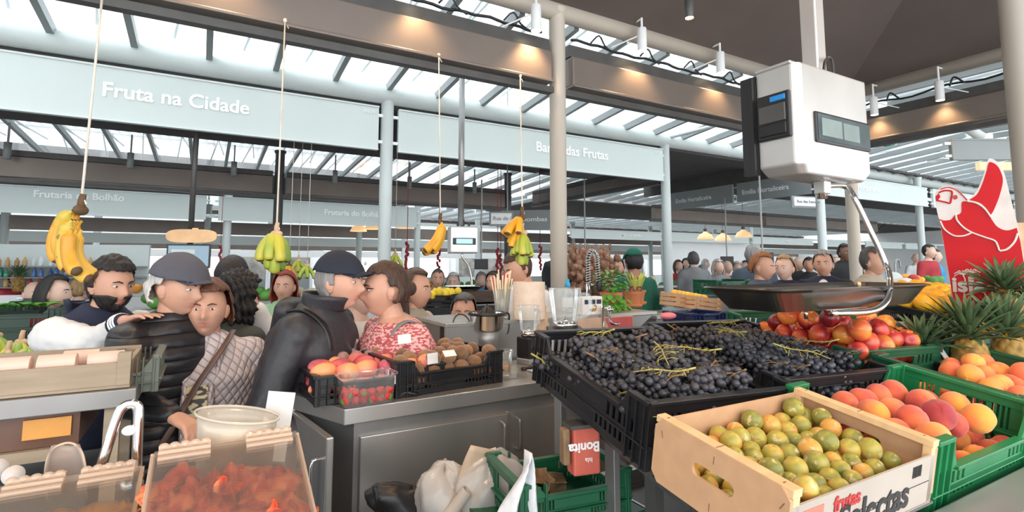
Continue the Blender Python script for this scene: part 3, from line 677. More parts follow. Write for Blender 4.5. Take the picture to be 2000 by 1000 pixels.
def relax(pts, lo, hi, iters=60):
    "push overlapping balls [a, b, c, r] apart inside the box lo..hi"
    for _ in range(iters):
        for i in range(len(pts)):
            for j in range(i+1, len(pts)):
                p, q = pts[i], pts[j]; dx, dy, dz = q[0]-p[0], q[1]-p[1], q[2]-p[2]; d = sqrt(dx*dx+dy*dy+dz*dz)+1e-9; m_ = (p[3]+q[3])*.985
                if d < m_:
                    k = (m_-d)/d*.5
                    p[0] -= dx*k; p[1] -= dy*k; p[2] -= dz*k; q[0] += dx*k; q[1] += dy*k; q[2] += dz*k
        for p in pts:
            for k in range(3):
                if k < 2 or True: p[k] = max(lo[k]+p[3], min(hi[k]-p[3]*(1 if k < 2 else 0), p[k]))
    return pts
def place_fruit(name, label, cat, group, meshes, pts, r0):
    for i, p in enumerate(pts):
        o = bpy.data.objects.new(name, meshes[i % len(meshes)]); COL.objects.link(o); o.location = rk(p[0], p[1], p[2])
        o.scale = (p[3]/r0,)*3; o.rotation_euler = (rnd(0, 6.3), rnd(0, 6.3), rnd(0, 6.3)) if len(p) < 5 else p[4]; tag(o, label(i, p) if callable(label) else label, cat, group)
def from_pix(lst, sc, ou, ov, c, kc=0):
    out = []
    for q in lst:
        u, v, r = ou+q[0]/sc, ov+q[1]/sc, q[2]/sc; cc = c+(q[3] if len(q) > 3 else 0); a, b = rkpix(u, v, cc); d = (rk(a, b, cc)-EYEP).dot(F0); out.append([a, b, cc, r*d/FPX])
    return out
PL = [(1010,255,70,.02),(735,318,70,.015),(855,362,68,.01),(935,318,55),(1045,365,58),(1135,310,60,.01),(1250,318,55,.01),(640,395,55),(550,430,62),(340,410,55),(460,470,58),(585,495,65,.005),(680,462,62,.005),(780,445,65),(975,400,58),(915,470,68),(1030,470,55),(1165,405,55),(1255,375,60,.008),(1135,470,60),(1260,478,75,.015),(1400,440,62),(1395,520,62,.01),(655,565,62),(755,525,58),(775,585,58),(880,560,65),(1005,555,62),(1140,530,75,.012),(1530,535,75,.01),(1645,590,55),(735,625,55),(1285,600,55),(850,640,50),(910,675,68,.008),(1050,655,72,.008),(1200,635,75,.005),(1420,625,60),(1345,665,60),(1475,670,58),(1560,645,55),(990,730,50),(1165,750,68),(1265,710,65),(1050,785,65),(1410,720,60),(1315,765,65),(940,765,50),(1095,840,75,.012),(1225,830,65),(1030,890,60),(960,860,50),(1120,900,55),(860,740,50),(1180,880,50)]
pp = from_pix(PL, 3.333, 1240, 720, -.032)
for p in pp: p[3] = max(.0165, min(.0225, p[3]))
n0 = len(pp)
for i in range(11):
    for j in range(6): pp.append([.03+i*.0415, -.27+j*.043+(.01 if i % 2 else -.01), -.072+rnd(-.004, .004), .0185])
lo, hi = (.010, -.278, -.100), (.465, -.008, .03)
pp = relax(pp, lo, hi, 40)
pm = fmeshes('yellow_plum', M['plum'], .02, 'plum')
place_fruit('yellow_plum', 'yellow-green plum heaped in the tan wooden fruit box', 'plum', 'yellow plums in the wooden box', pm, pp, .02)
# large peaches
PE = [(835,765,80),(950,745,92),(1060,712,78),(1145,702,92),(1035,840,92,.01),(1145,818,92),(1325,768,92),(1450,842,105,.015),(1550,772,88),(1655,872,100),(1155,930,90),(1245,892,95,.01),(1370,985,112,.01),(870,930,70),(1240,1010,80),(1540,700,70,-.03),(1000,930,70),(1500,930,80,-.03),(1330,900,70,-.04)]
pe = from_pix(PE, 3.333, 1400, 560, -.045)
for p in pe: p[3] = max(.028, min(.038, p[3]))
for i in range(7):
    for j in range(4): pe.append([.55+i*.078, -.235+j*.075, -.115, .032])
pe = relax(pe, (.512, -.263, -.148), (1.078, .038, .02), 50)
place_fruit('peach', 'large blushed peach in the bright green plastic crate', 'peach', 'large peaches in the bright green crate', fmeshes('peach', M['peach'], .034, 'peach'), pe, .034)
P2 = [(355,760,105),(420,700,75),(540,700,85,.01),(630,680,92,.005),(570,815,110,.01),(700,790,85),(740,745,90,.01),(705,890,100),(800,880,95),(910,780,110,.015),(860,830,85),(930,960,90),(990,900,75),(290,890,90,-.02),(420,920,85,-.02),(460,980,80,-.03),(1080,800,90),(1090,930,100)]
p2 = from_pix(P2, 4.545, 1780, 560, -.04)
for p in p2: p[3] = max(.027, min(.036, p[3]))
for i in range(7):
    for j in range(4): p2.append([1.15+i*.08, -.19+j*.085, -.115, .032])
p2 = relax(p2, (1.112, -.228, -.148), (1.693, .128, .02), 50)
place_fruit('peach', 'orange peach in the dark green crate at the right edge', 'peach', 'orange peaches in the right-hand green crate', fmeshes('peach', M['apri'], .034, 'peach'), p2, .034)
NE = [(478,165,75,.05),(460,245,75,.03),(350,305,60),(465,345,80,.01),(545,345,65),(610,240,80,.05),(700,265,85,.045),(650,370,65,.02),(610,400,80,.01),(730,400,65,.01),(835,375,85,.03),(745,460,65),(855,500,65),(975,400,85,.02),(900,340,75,.03),(830,240,65,.03),(960,240,75,.04),(1040,225,68,.045),(1000,290,70,.045),(1110,280,60,.02),(1125,330,70,.03),(1140,410,85,.01),(1290,360,90,.02),(1350,355,75),(1390,380,60,-.01),(925,300,65,.03),(850,295,65,.02),(390,240,60,.01),(765,340,65,.03),(1215,300,60)]
ne = from_pix(NE, 3.333, 1400, 560, -.01)
for p in ne: p[3] = max(.029, min(.038, p[3]))
for i in range(5):
    for j in range(6): ne.append([1.12+i*.085, .22+j*.082, -.055, .034])
ne = relax(ne, (1.073, .158, -.148), (1.553, .693, .12), 50)
place_fruit('nectarine', 'shiny red and orange nectarine heaped below the steel scale pan', 'nectarine', 'nectarines in the dark green crate', fmeshes('nectarine', M['nect'], .034, 'peach'), ne, .034)
yb = [[1.62+i*.075, .20+j*.08, -.06+rnd(-.02, .01), .034] for i in range(5) for j in range(3)]
place_fruit('apricot', 'yellow fruit seen through the slot of the back green crate', 'apricot', 'yellow fruit in the back green crate', fmeshes('apricot', mat('apricot_skin', (.9, .5, .07), .5, col2=(.85, .4, .06)), .034, 'peach', 1), yb, .034)
# ---- grapes
M['grape'] = mat('dusty_blue_black_grape', (.085, .088, .105), .42, col2=(.014, .013, .018), nscale=35, nmix=.8, vary=.25)
M['stemg'] = mat('yellow_green_grape_stem', (.52, .50, .10), .6, col2=(.34, .24, .09), nscale=25)
M['stemb'] = mat('dry_brown_grape_stem', (.30, .19, .10), .7, col2=(.2, .12, .06), nscale=25)
def ico(sub=2):
    bm = bmesh.new(); bmesh.ops.create_icosphere(bm, subdivisions=sub, radius=1); v = [x.co.copy() for x in bm.verts]; f = [[y.index for y in x.verts] for x in bm.faces]; bm.free(); return v, f
IV, IFc = ico(2)
def add_ball(mb, c, r):
    b = len(mb.v)
    for x in IV: mb.v.append(V((x.x*r+c[0], x.y*r+c[1], x.z*r+c[2]))); mb.attr.append(mb.a)
    for f in IFc: mb.f.append((f[0]+b, f[1]+b, f[2]+b)); mb.mi.append(0)
def bunch_meshes(seed):
    r = random.Random(seed); pts = []; tries = 0
    while len(pts) < 62 and tries < 6000:
        tries += 1; x, y, z = r.uniform(-1, 1), r.uniform(-1, 1), r.uniform(-1, 1)
        if x*x+y*y+z*z > 1: continue
        w = 1-.35*(x+1)/2; q = (x*.085, y*.055*w, z*.034*w); rr = r.uniform(.0088, .0118)
        if all((q[0]-p[0])**2+(q[1]-p[1])**2+(q[2]-p[2])**2 > (rr+p[3])**2*.72 for p in pts): pts.append((*q, rr))
    mb = MB()
    for p in pts: add_ball(mb, p, p[3])
    st = MB(); main = bez([(-.105, r.uniform(-.02, .02), .055), (-.06, 0, .042), (0, r.uniform(-.01, .01), .040), (.05, r.uniform(-.015, .015), .028)], 12)
    st.tube(main, [.0028]*4+[.0022]*(len(main)-8)+[.0014]*4, 6)
    for k in range(11):
        b = main[2+k]; s = -1 if k % 2 else 1; L = r.uniform(.02, .045); e = b+V((r.uniform(-.005, .02), s*L, r.uniform(-.018, .006)))
        st.tube([b, (b+e)/2+V((0, 0, .004)), e], [.0013, .0011, .0008], 5)
        e2 = (b+e)/2+V((r.uniform(.005, .018), s*L*.3, -.004)); st.tube([(b+e)/2+V((0, 0, .004)), e2], .0007, 4)
    return mb.mesh('berries', M['grape'], True), st
BM = []
for s_ in range(5): a, st = bunch_meshes(s_*7+2); BM.append((a, st.mesh('stem', M['stemg'], True), st.mesh('stem', M['stemb'], True)))
spots = []
for (a0, a1) in ((.075, .555), (.570, 1.045)):
    for j in range(6):
        for i in range(4):
            a = lerp(a0+.065, a1-.065, i/3)+rnd(-.012, .012); b = lerp(.07+.07, .65-.07, j/5)+rnd(-.012, .012); c = -.075+rnd(-.008, .012)+(.018 if 0 < i < 3 else 0)
            spots.append((a, b, c, rnd(0, 6.28), 0))
    for j in range(5):
        for i in range(3):
            a = lerp(a0+.11, a1-.11, i/2)+rnd(-.02, .02); b = lerp(.07+.11, .65-.12, j/4)+rnd(-.02, .02); spots.append((a, b, -.022+rnd(-.006, .012), rnd(0, 6.28), 1))
for i, (a, b, c, yw, top) in enumerate(spots):
    k = i % 5; q = rk(a, b, c); rot = Euler((TL+rnd(-.15, .15), rnd(-.15, .15), yw))
    left = a < .56
    t = thing('grape_bunch', 'bunch of dusty blue-black grapes with its stem, in %s black crate' % ('the left' if left else 'the right'), 'grapes', q, rot, 'dark grape bunches in the %s crate' % ('left' if left else 'right'))
    o = bpy.data.objects.new('berries', BM[k][0]); COL.objects.link(o); o.parent = t
    o = bpy.data.objects.new('stem', BM[k][1 if i % 4 == 0 else 2]); COL.objects.link(o); o.parent = t; o.location.z = (.004 if i % 4 == 0 else -.026) if top else -.04
# ---- rack, rail, posts, counter front
rack = thing('display_rack', 'dark angled steel rack carrying the grape and nectarine crates', 'rack', rk(.5, .4, BASE))
inv = Matrix.Translation(-V(rack.location))
def rkobj(mb, name, m, parent=rack, **k):
    for i, v in enumerate(mb.v): mb.v[i] = rk(*v)-V(parent.location)
    return mb.obj(name, m, parent, **k)
rkobj(MB().b2((.165, .05, BASE-.006), (2.2, .70, BASE)), 'shelf', M['steeld'])
rkobj(MB().b2((.150, .03, BASE-.062), (.158, .60, BASE+.004)).b2((.150, .03, BASE+.0), (.175, .60, BASE+.006)), 'side_rail', M['rail'])
rkobj(MB().b2((.16, .0, BASE-.05), (.20, .06, BASE-.01)), 'bracket', M['steeld'])
pz = rk(.165, .36, BASE-.05)
for (a, b) in ((.165, .36), (.165, .66), (1.9, .36), (1.9, .66)):
    q = rk(a, b, BASE-.02)-V(rack.location); MB().b2((q.x, q.y-.02, -V(rack.location).z+(.70 if a < 1 else 0)), (q.x+.022, q.y+.02, q.z)).obj('post', M['steeld'], rack, bevel=.002)
q = rk(.235, .30, 0)-V(rack.location); MB().b2((q.x, q.y-.02, -rack.location.z+.70), (q.x+.03, q.y+.02, q.z-.22)).obj('post', M['rail'], rack)
# lower ledge carrying the front crates
M['ledge'] = mat('pale_satin_steel', (.44, .44, .44), .28, .6, col2=(.38, .38, .38), nscale=2)
ledge = thing('front_ledge', 'brushed steel counter front running to the lower right corner', 'counter', (1.6, .55, 0))
def lo_(mb, name, m, **k):
    for i, v in enumerate(mb.v): mb.v[i] = rk(*v)-V(ledge.location)
    return mb.obj(name, m, ledge, **k)
lo_(MB().b2((.0, -.30, -.112), (2.6, .05, -.106)), 'shelf', M['steeld']) if False else None
sh1 = lo_(MB().b2((.02, -.285, -.111), (.49, .0, -.106)).b2((.49, -.285, -.158), (2.3, .14, -.151)), 'shelf', M['steeld'])
lo_(MB().b2((.30, -.375, -.175), (3.2, -.292, -.118)), 'top_rail', M['ledge'], bevel=.004)
mb = MB(); k0 = V(ledge.location)
P_ = [rk(.2, -.36, -.15), rk(3.4, -.36, -.15)]
for (dy, dz) in ((0, 0),): pass
mb.v = []
def slab(y0, z0, y1, z1, x0, x1, th):
    return [(x0, y0, z0), (x1, y0, z0), (x1, y1, z1), (x0, y1, z1)]
yy0, zz0 = P_[0].y, P_[0].z
mb = MB(); poly = [(yy0, zz0-.02), (yy0-.05, zz0-.05), (yy0-.17, zz0-.06), (yy0-.20, zz0-.10), (yy0-.20, 0.0), (yy0, 0.0)]
i0 = [mb.av((1.02-k0.x, y-k0.y, z)) for y, z in poly]; i1 = [mb.av((4.2-k0.x, y-k0.y, z)) for y, z in poly]
mb.af(*i0); mb.af(*i1[::-1])
for k in range(len(poly)): j = (k+1) % len(poly); mb.af(i0[k], i1[k], i1[j], i0[j])
mb.obj('front_panel', M['ledge'], ledge)
# steel cabinet corner under the plum box
cb = thing('steel_cabinet', 'low stainless cabinet corner with riveted lip under the plum box', 'cabinet', (1.2, 1.25, 0))
K = V((1.2, 1.25, 0)); zc = .74
a = on_z(1090, 962, zc); bq = on_z(1180, 925, zc)
MB().b2(V((a.x, .55, 0))-K, V((2.4, bq.y+.02, zc))-K).obj('body', M['steel'], cb, bevel=.004)
MB().b2(V((a.x+.10, .6, zc))-K, V((a.x+.108, bq.y-.12, zc+.045))-K).b2(V((a.x+.10, bq.y-.12, zc))-K, V((2.0, bq.y-.112, zc+.045))-K).obj('upright_lip', M['steel'], cb)
mb = MB()
for i in range(4): mb.ell(V((a.x+.098, .70+i*.13, zc+.02))-K, .006, 8, 6)
mb.obj('rivets', M['chrome'], cb, smooth=True)
MB().b2(V((a.x+.16, .75, zc+.001))-K, V((1.9, bq.y-.15, zc+.004))-K).obj('dark_tray', M['black'], cb)
# ================================================================ CENTRE COUNTER
ZC = 1.0
cc = thing('service_counter', 'grey stainless steel service counter with two doors under the mango and kiwi crates', 'counter', (.9, 2.2, 0)); K = V((.9, 2.2, 0))
p0 = on_z(673, 800, ZC); p1 = on_z(562, 768, ZC); xr = 2.05
top = [(p0.x, p0.y), (xr, p0.y+.055), (xr, 2.46), (1.12, 2.46), (1.02, 2.33), (p1.x+.02, 2.31), (p1.x, p1.y)]
def offs(poly, kx=0): return [(x-K.x, y-K.y) for x, y in poly]
MB().prism(offs(top), ZC-.055, ZC).obj('worktop', M['steel'], cc, bevel=.003)
ins = .025
body = [(p0.x+ins*1.6, p0.y+ins), (xr, p0.y+.055+ins), (xr, 2.44), (1.14, 2.44), (1.03, 2.31), (p1.x+.02+ins, 2.30), (p1.x+ins, p1.y)]
MB().prism(offs(body), .08, ZC-.056).obj('carcass', M['steeld'], cc)
def front_y(x): return p0.y+.055*(x-p0.x)/(xr-p0.x)+ins
xa, xm, xb = on_y(700, 900, p0.y+.03).x, on_y(986, 850, p0.y+.045).x, 1.75
for i, (x0, x1) in enumerate(((xa, xm-.004), (xm+.004, xb))):
    d = MB().b2((x0-K.x, front_y(x0)-.018-K.y, .10), (x1-K.x, front_y(x1)-.002-K.y, ZC-.105)).obj('door', M['steel'], cc, bevel=.003)
    hx = (x1-.035 if i == 0 else x0+.04)-K.x; y = front_y(x0)-.018-K.y
    MB().tube(bez([(hx, y, ZC-.13), (hx, y-.03, ZC-.135), (hx, y-.035, ZC-.15), (hx, y-.035, ZC-.22), (hx, y-.03, ZC-.25), (hx, y, ZC-.255)], 20), .006, 10).obj('handle', M['steeld'], d, smooth=True)
# side door standing slightly open on the left
q0 = V((p1.x+.02, p1.y-.03, 0)); q1 = on_z(652, 845, .955); q1.z = 0
d = MB().beam(q0-K+V((0, 0, .52)), V((q1.x-.01, q1.y-.0, .52))-K, .025, .84).obj('side_door', M['steel'], cc, bevel=.004)
dv = (q1-q0).normalized(); nn = V((dv.y, -dv.x, 0)); hb = q1-dv*.06-K
MB().tube([hb+nn*.012+V((0, 0, .86)), hb+nn*.045+V((0, 0, .86)), hb+nn*.05+V((0, 0, .84)), hb+nn*.05+V((0, 0, .70)), hb+nn*.012+V((0, 0, .68))], .006, 8).obj('handle', M['chrome'], d, smooth=True)
MB().box((p1.x+.01-K.x, p1.y-.02-K.y, .5), (.03, .03, .98)).obj('corner_post', M['steel'], cc)
# raised shelf behind the counter
sh = thing('raised_shelf', 'raised steel back shelf behind the juicer and blenders', 'shelf', (1.7, 2.6, 0)); K2 = V((1.7, 2.6, 0)); ZS = 1.205
x0, x1 = on_y(870, 628, 2.50).x, on_y(1255, 604, 2.50).x
MB().b2(V((x0, 2.50, .08))-K2, V((x1-.12, 2.515, ZS-.02))-K2).obj('back_panel', M['steel'], sh)
MB().b2(V((x0, 2.495, ZS-.02))-K2, V((x1+.12, 2.95, ZS))-K2).obj('shelf_top', M['steel'], sh, bevel=.003)
MB().b2(V((x0+.02, 2.62, .0))-K2, V((x1-.15, 2.93, ZS-.02))-K2).obj('shelf_body', M['steeld'], sh)
a_, b_, c_ = V((x1-.12, 2.51, ZS-.02))-K2, V((x1+.10, 2.51, ZS-.02))-K2, V((x1-.12, 2.51, ZS-.16))-K2
mb = MB(); w_ = V((0, .3, 0)); i0 = [mb.av(p) for p in (a_, b_, c_)]; i1 = [mb.av(p+w_) for p in (a_, b_, c_)]; mb.af(*i0); mb.af(*i1[::-1]); [mb.af(i0[k], i0[(k+1) % 3], i1[(k+1) % 3], i1[k]) for k in range(3)]
mb.obj('gusset', M['steeld'], sh)
M['splash'] = mat('red_and_cream_panel', (.62, .42, .30), .6); M['pinkred'] = mat('dusty_red_panel', (.55, .10, .10), .6)
t = tag(MB().b2((-.22, 0, -.10), (.22, .012, .10)).obj('poster', M['splash']), 'peach and dusty red poster leaning under the gooseneck tap', 'poster'); t.location = (x1-.32, 2.482, 1.09)
mb = MB(); i0 = [mb.av(p) for p in ((0, -.002, .095), (.215, -.002, .095), (.215, -.002, -.06), (.10, -.002, -.095))]; mb.af(*i0); o = mb.obj('red_shape', M['pinkred'], t, solid=.002)
# mango crate
lo = on_z(612, 796, ZC); c0 = (lo.x, lo.y)
mc = crate('plastic_crate', 'black plastic crate of pink mangoes overhanging the counter corner', .50, .30, .10, M['black'], (lo.x+.25-.005, lo.y+.16, ZC+.002), (0, 0, radians(3)), .7)
M['mango'] = two_tone('mango_skin', [(.88, .38, .16), (.82, .24, .16), (.72, .13, .14), (.50, .10, .13)], 10, .42)
mm = fmeshes('mango', M['mango'], .036, 'mango')
pts = []
for lay, (zz, nx, ny) in enumerate(((.045, 6, 3), (.100, 6, 3))):
    for i in range(nx):
        for j in range(ny): pts.append([-.20+i*.08+rnd(-.008, .008), -.09+j*.09+rnd(-.008, .008), zz+rnd(-.004, .010), .036])
for i, p in enumerate(pts):
    o = bpy.data.objects.new('mango', mm[i % 3]); COL.objects.link(o); o.location = V((lo.x+.245+p[0], lo.y+.16+p[1], ZC+p[2])); o.rotation_euler = (radians(90)+rnd(-.2, .2), rnd(-.4, .4), rnd(-.9, .9)+pi/2)
    tag(o, 'pink-red mango in the black crate on the counter corner', 'mango', 'mangoes in the counter crate')
# kiwi crate
a = on_z(765, 782, ZC); b = on_z(975, 748, ZC); kw = .47
kx = (a.x+b.x)/2; ky = (a.y+b.y)/2+.18; wk = (b-a).length
kc = crate('plastic_crate', 'black plastic crate of brown kiwis in the middle of the counter', wk, .34, .13, M['black'], (kx, ky, ZC+.002), (0, 0, atan((b.y-a.y)/(b.x-a.x))), .62)
M['kiwi'] = mat('brown_kiwi_fuzz', (.30, .155, .065), .9, col2=(.21, .10, .04), nscale=60, bump=.4, bscale=300, vary=.25, sheen=.4)
M['pass'] = mat('purple_passion_fruit', (.26, .12, .12), .5, col2=(.40, .26, .22), nscale=20, vary=.3)
km = fmeshes('kiwi', M['kiwi'], .027, 'kiwi'); rot0 = atan((b.y-a.y)/(b.x-a.x))
kk = []
for zz, zr in ((.04, 0), (.085, 0), (.128, 1)):
    for i in range(7):
        for j in range(5):
            if zr and (random.random() < .45): continue
            kk.append((-wk/2+.04+i*(wk-.08)/6+rnd(-.006, .006), -.13+j*.065+rnd(-.005, .005), zz+rnd(-.006, .008)))
for i, p in enumerate(kk):
    o = bpy.data.objects.new('kiwi', km[i % 3]); COL.objects.link(o); q = V((p[0], p[1], 0)); q.rotate(Euler((0, 0, rot0))); o.location = V((kx+q.x, ky+q.y, ZC+p[2])); o.rotation_euler = (rnd(.6, 2.2), rnd(-.5, .5), rnd(0, 6.3))
    tag(o, 'brown fuzzy kiwi heaped in the black counter crate', 'kiwi', 'kiwis in the counter crate')
# passion fruit behind, in an orange tray
tr = at(720, 700, 2.28); tr.z = ZC
t = thing('fruit_tray', 'small wooden tray of purple passion fruit behind the mangoes', 'tray', tr+V((0, .06, 0)))
MB().b2((-.14, -.09, 0), (.14, .09, .006)).obj('base', M['wood'], t)
for s in (-1, 1): MB().b2((-.14, s*.09-.004, 0), (.14, s*.09+.004, .09)).obj('side_board', M['orange'], t); MB().b2((s*.14-.004, -.09, 0), (s*.14+.004, .09, .09)).obj('side_board', M['orange'], t)
pf = fmeshes('passion_fruit', M['pass'], .026, 'orange', 2)
for i in range(20):
    o = bpy.data.objects.new('passion_fruit', pf[i % 2]); COL.objects.link(o); o.location = tr+V((-.11+(i % 5)*.055, .06-.07+((i//5) % 2)*.07+rnd(-.01, .01), .075+.045*(i//10))); tag(o, 'wrinkled purple passion fruit in the small wooden tray', 'passion fruit', 'passion fruits behind the mangoes')
# cards in the kiwi crate
for i, (u, v, w, h, rz, rx) in enumerate(((790, 662, .055, .035, .1, -.2), (845, 700, .05, .04, .3, -.1), (878, 690, .05, .03, .1, -.9))):
    o = MB().box((0, 0, 0), (w, .002, h)).obj('price_card', M['paper']); o.location = at(u, v, 2.12-.04*i); o.rotation_euler = (rx, 0, rz); tag(o, ['blank white card standing behind the kiwis', 'blank white card leaning in the kiwi crate corner', 'blank white card lying on the kiwis near the crate middle'][i], 'card')
o = MB().box((0, 0, 0), (.022, .003, .032)).obj('price_tag', M['paper']); o.location = on_y(776, 741, kc.location.y-.195); tag(o, 'small white tag clipped on the left end of the kiwi crate', 'tag')
# strawberry box
sb0 = on_z(700, 794, ZC)
t = thing('plastic_punnet', 'clear plastic box with strawberries in front of the mango crate', 'box', (sb0.x+.035, sb0.y+.035, ZC+.002), (0, 0, .03))
def punnet(L, Wd, H):
    mb = MB(); n = 60
    def ring(l, w, z, c=0):
        out = []
        for k in range(n):
            a_ = 2*pi*k/n; x = (abs(cos(a_))**.35)*(1 if cos(a_) > 0 else -1)*l; y = (abs(sin(a_))**.35)*(1 if sin(a_) > 0 else -1)*w; r = 1-.012*(k % 2)*c
            out.append(mb.av((x*r, y*r, z)))
        return out
    R = [ring(L*.44, Wd*.42, .0), ring(L*.45, Wd*.43, .004, 1), ring(L*.485, Wd*.47, H*.93, 1), ring(L*.49, Wd*.475, H*.95), ring(L*.53, Wd*.52, H*.955), ring(L*.53, Wd*.52, H)]
    for i in range(len(R)-1):
        for k in range(n): mb.af(R[i][k], R[i][(k+1) % n], R[i+1][(k+1) % n], R[i+1][k])
    mb.af(*R[0][::-1]); return mb
punnet(.20, .13, .105).obj('tub', M['clear'], t, smooth=False)
M['straw'] = mat('strawberry_red', (.70, .03, .02), .35, col2=(.55, .015, .015), nscale=40, bump=.5, bscale=250)
def strawberry(r):
    mb = MB(); mb.lathe([(.0, -1.25*r), (.35*r, -1.0*r), (.75*r, -.4*r), (.95*r, .2*r), (.85*r, .6*r), (.4*r, .82*r), (0, .8*r)], n=16, cap=False); return mb
SBM = strawberry(.016).mesh('fruit_flesh', M['straw'], True); cm = MB()
for k in range(6): a_ = k*pi/3; cm.quad((0, 0, .0135), (.006*cos(a_-.4), .006*sin(a_-.4), .0150), (.013*cos(a_), .013*sin(a_), .0125), (.006*cos(a_+.4), .006*sin(a_+.4), .0150))
CAM = cm.mesh('calyx', M['leaf'])
for i in range(26):
    s = thing('strawberry', 'red strawberry lying in the clear plastic box', 'strawberry', V(t.location)+V((-.075+(i % 6)*.029+rnd(-.004, .004), -.04+((i//6) % 3)*.034+rnd(-.004, .004), .02+.024*(i//18)+rnd(0, .004))), (rnd(0, 6), rnd(0, 6), rnd(0, 6)), 'strawberries in the clear box')
    for me, nm in ((SBM, 'fruit_flesh'), (CAM, 'calyx')): o = bpy.data.objects.new(nm, me); COL.objects.link(o); o.parent = s
# tumbled black strap
mb = MB(); q = on_z(790, 772, ZC+.006)
mb.tube(bez([(-.06, 0, .0), (-.03, .02, .012), (.0, -.01, .004), (.03, .015, .016), (.055, 0, .003), (.04, -.02, .004), (0, -.015, .014), (-.03, -.01, .003), (-.055, .012, .006)], 50), .0055, 6, flat=.35)
o = mb.obj('tangled_strap', M['black'], smooth=True); o.location = q; tag(o, 'tangled black strap lying on the counter before the kiwi crate', 'strap')
# juicer
jz = V((0, 0, ZC)); jp = on_z(941, 722, ZC)
t = thing('citrus_juicer', 'steel citrus juicer with black cone and handle beside the kiwis', 'juicer', (jp.x+.13, jp.y+.20, ZC+.0))
MB().lathe([(.055, 0), (.060, .01), (.058, .10), (.07, .16)], n=32).obj('base', M['steeld'], t, smooth=True)
MB().lathe([(.07, .155), (.082, .165), (.092, .235), (.097, .238), (.097, .246), (.088, .246), (.080, .17), (.0, .168)], n=36, cap=False).obj('bowl', M['chrome'], t, smooth=True)
MB().lathe([(.097, .236), (.100, .240), (.100, .250), (.094, .252), (.09, .246)], n=36, cap=False).obj('rim', M['black'], t, smooth=True)
mb = MB()
def cone(i, j):
    a_ = 2*pi*i; r = .046*(1-j**1.7)*(1+.10*cos(a_*8)) ; return V((r*cos(a_), r*sin(a_), .236+.052*j))
mb.surf(cone, 48, 10, close=True).tube([(0, 0, .28), (0, 0, .296)], [.006, .003], 8).obj('reamer_cone', M['black'], t, smooth=True)
MB().tube(bez([(.098, 0, .243), (.125, -.01, .238), (.128, -.01, .20), (.12, -.01, .14), (.09, 0, .12)], 16), .009, 8, flat=.6).obj('handle', M['black'], t, smooth=True)
MB().tube(bez([(-.05, .04, .15), (-.10, .05, .23), (-.16, .04, .235), (-.19, .03, .16), (-.2, .03, .02)], 30), .0035, 6).obj('power_cord', M['black'], t, smooth=True)
# blenders
def blender_jar(t, z0, r, h, handle=1):
    mb = MB()
    def fn(i, j):
        a_ = 2*pi*i; rr = r*(.72+.28*min(1, j*1.1))*(1+.035*cos(a_*8)); return V((rr*cos(a_), rr*sin(a_), z0+h*j))
    mb.surf(fn, 64, 8, close=True); mb.lathe([(r*1.04, z0+h), (r*1.06, z0+h+.004), (r*1.0, z0+h+.006)], n=32, cap=False); mb.lathe([(0, z0+.01), (r*.7, z0+.01)], n=32, cap=False)
    mb.obj('jar', M['glass'], t, smooth=True)
    MB().tube(bez([(r*.95, 0, z0+h*.85), (r*1.5, 0, z0+h*.82), (r*1.62, 0, z0+h*.6), (r*1.5, 0, z0+h*.3), (r*.85, 0, z0+h*.15)], 20), .008, 8).obj('jar_handle', M['glass'], t, smooth=True)
    MB().lathe([(r*.55, z0-.02), (r*.80, z0-.015), (r*.80, z0+.01), (r*.5, z0+.012)], n=28).lathe([(.0, z0+.03), (.012, z0+.02), (.014, z0+.012)], n=10, cap=False).obj('jar_collar', M['chrome'], t, smooth=True)
bp = on_z(1032, 712, ZC)
t = thing('blender', 'small glass blender with black base beside the paper bag', 'blender', (bp.x+.02, bp.y+.03, ZC), (0, 0, .3))
MB().b2((-.045, -.045, .0), (.045, .045, .03)).obj('foot', M['steel'], t, bevel=.006)
MB().prism([(-.045, -.045), (.045, -.045), (.045, .045), (-.045, .045)], .03, .135).obj('motor_base', M['black'], t, bevel=.008)
MB().tube([(0, -.046, .08), (0, -.062, .08)], .014, 16).obj('dial', M['chrome'], t, smooth=True)
blender_jar(t, .155, .052, .13)
MB().tube(bez([(.04, .03, .06), (.08, .04, .08), (.11, .03, .04), (.10, .01, .003), (.05, .05, .003)], 20), .003, 6).obj('power_cord', M['black'], t, smooth=True)
tb = at(1104, 640, 2.12)
t = thing('blender', 'large clear glass blender jar on a steel base left of the grapes', 'blender', (tb.x, tb.y, ZC), (0, 0, -.5))
hh = tb.z-ZC
MB().b2((-.062, -.062, 0), (.062, .062, hh-.02)).obj('motor_base', M['steel'], t, bevel=.008)
MB().b2((-.070, -.07, hh-.025), (.070, .07, hh+.0)).obj('top_collar', M['black'], t, bevel=.006)
blender_jar(t, hh+.015, .062, .135)
# crumpled bag behind small blender
M['kraft'] = mat('crumpled_kraft_bag', (.66, .46, .30), .7, col2=(.52, .35, .22), nscale=12, bump=.6, bscale=18)
mb = MB(); rr = random.Random(4)
def bag(i, j):
    a_ = 2*pi*i; w = .05*(1-.25*j**3)*(1+.14*sin(a_*5+j*9)+.08*sin(a_*9-j*20)); return V((w*1.1*cos(a_)/max(abs(cos(a_)), abs(sin(a_)), .75)*.9, w*.8*sin(a_), .27*j+.006*sin(a_*7)*j))
o = mb.surf(bag, 40, 22, close=True).obj('paper_bag', M['kraft'], smooth=True); q = on_z(1063, 700, ZC); o.location = (q.x+.03, q.y+.10, ZC); tag(o, 'crumpled kraft paper bag between the two blenders', 'bag')
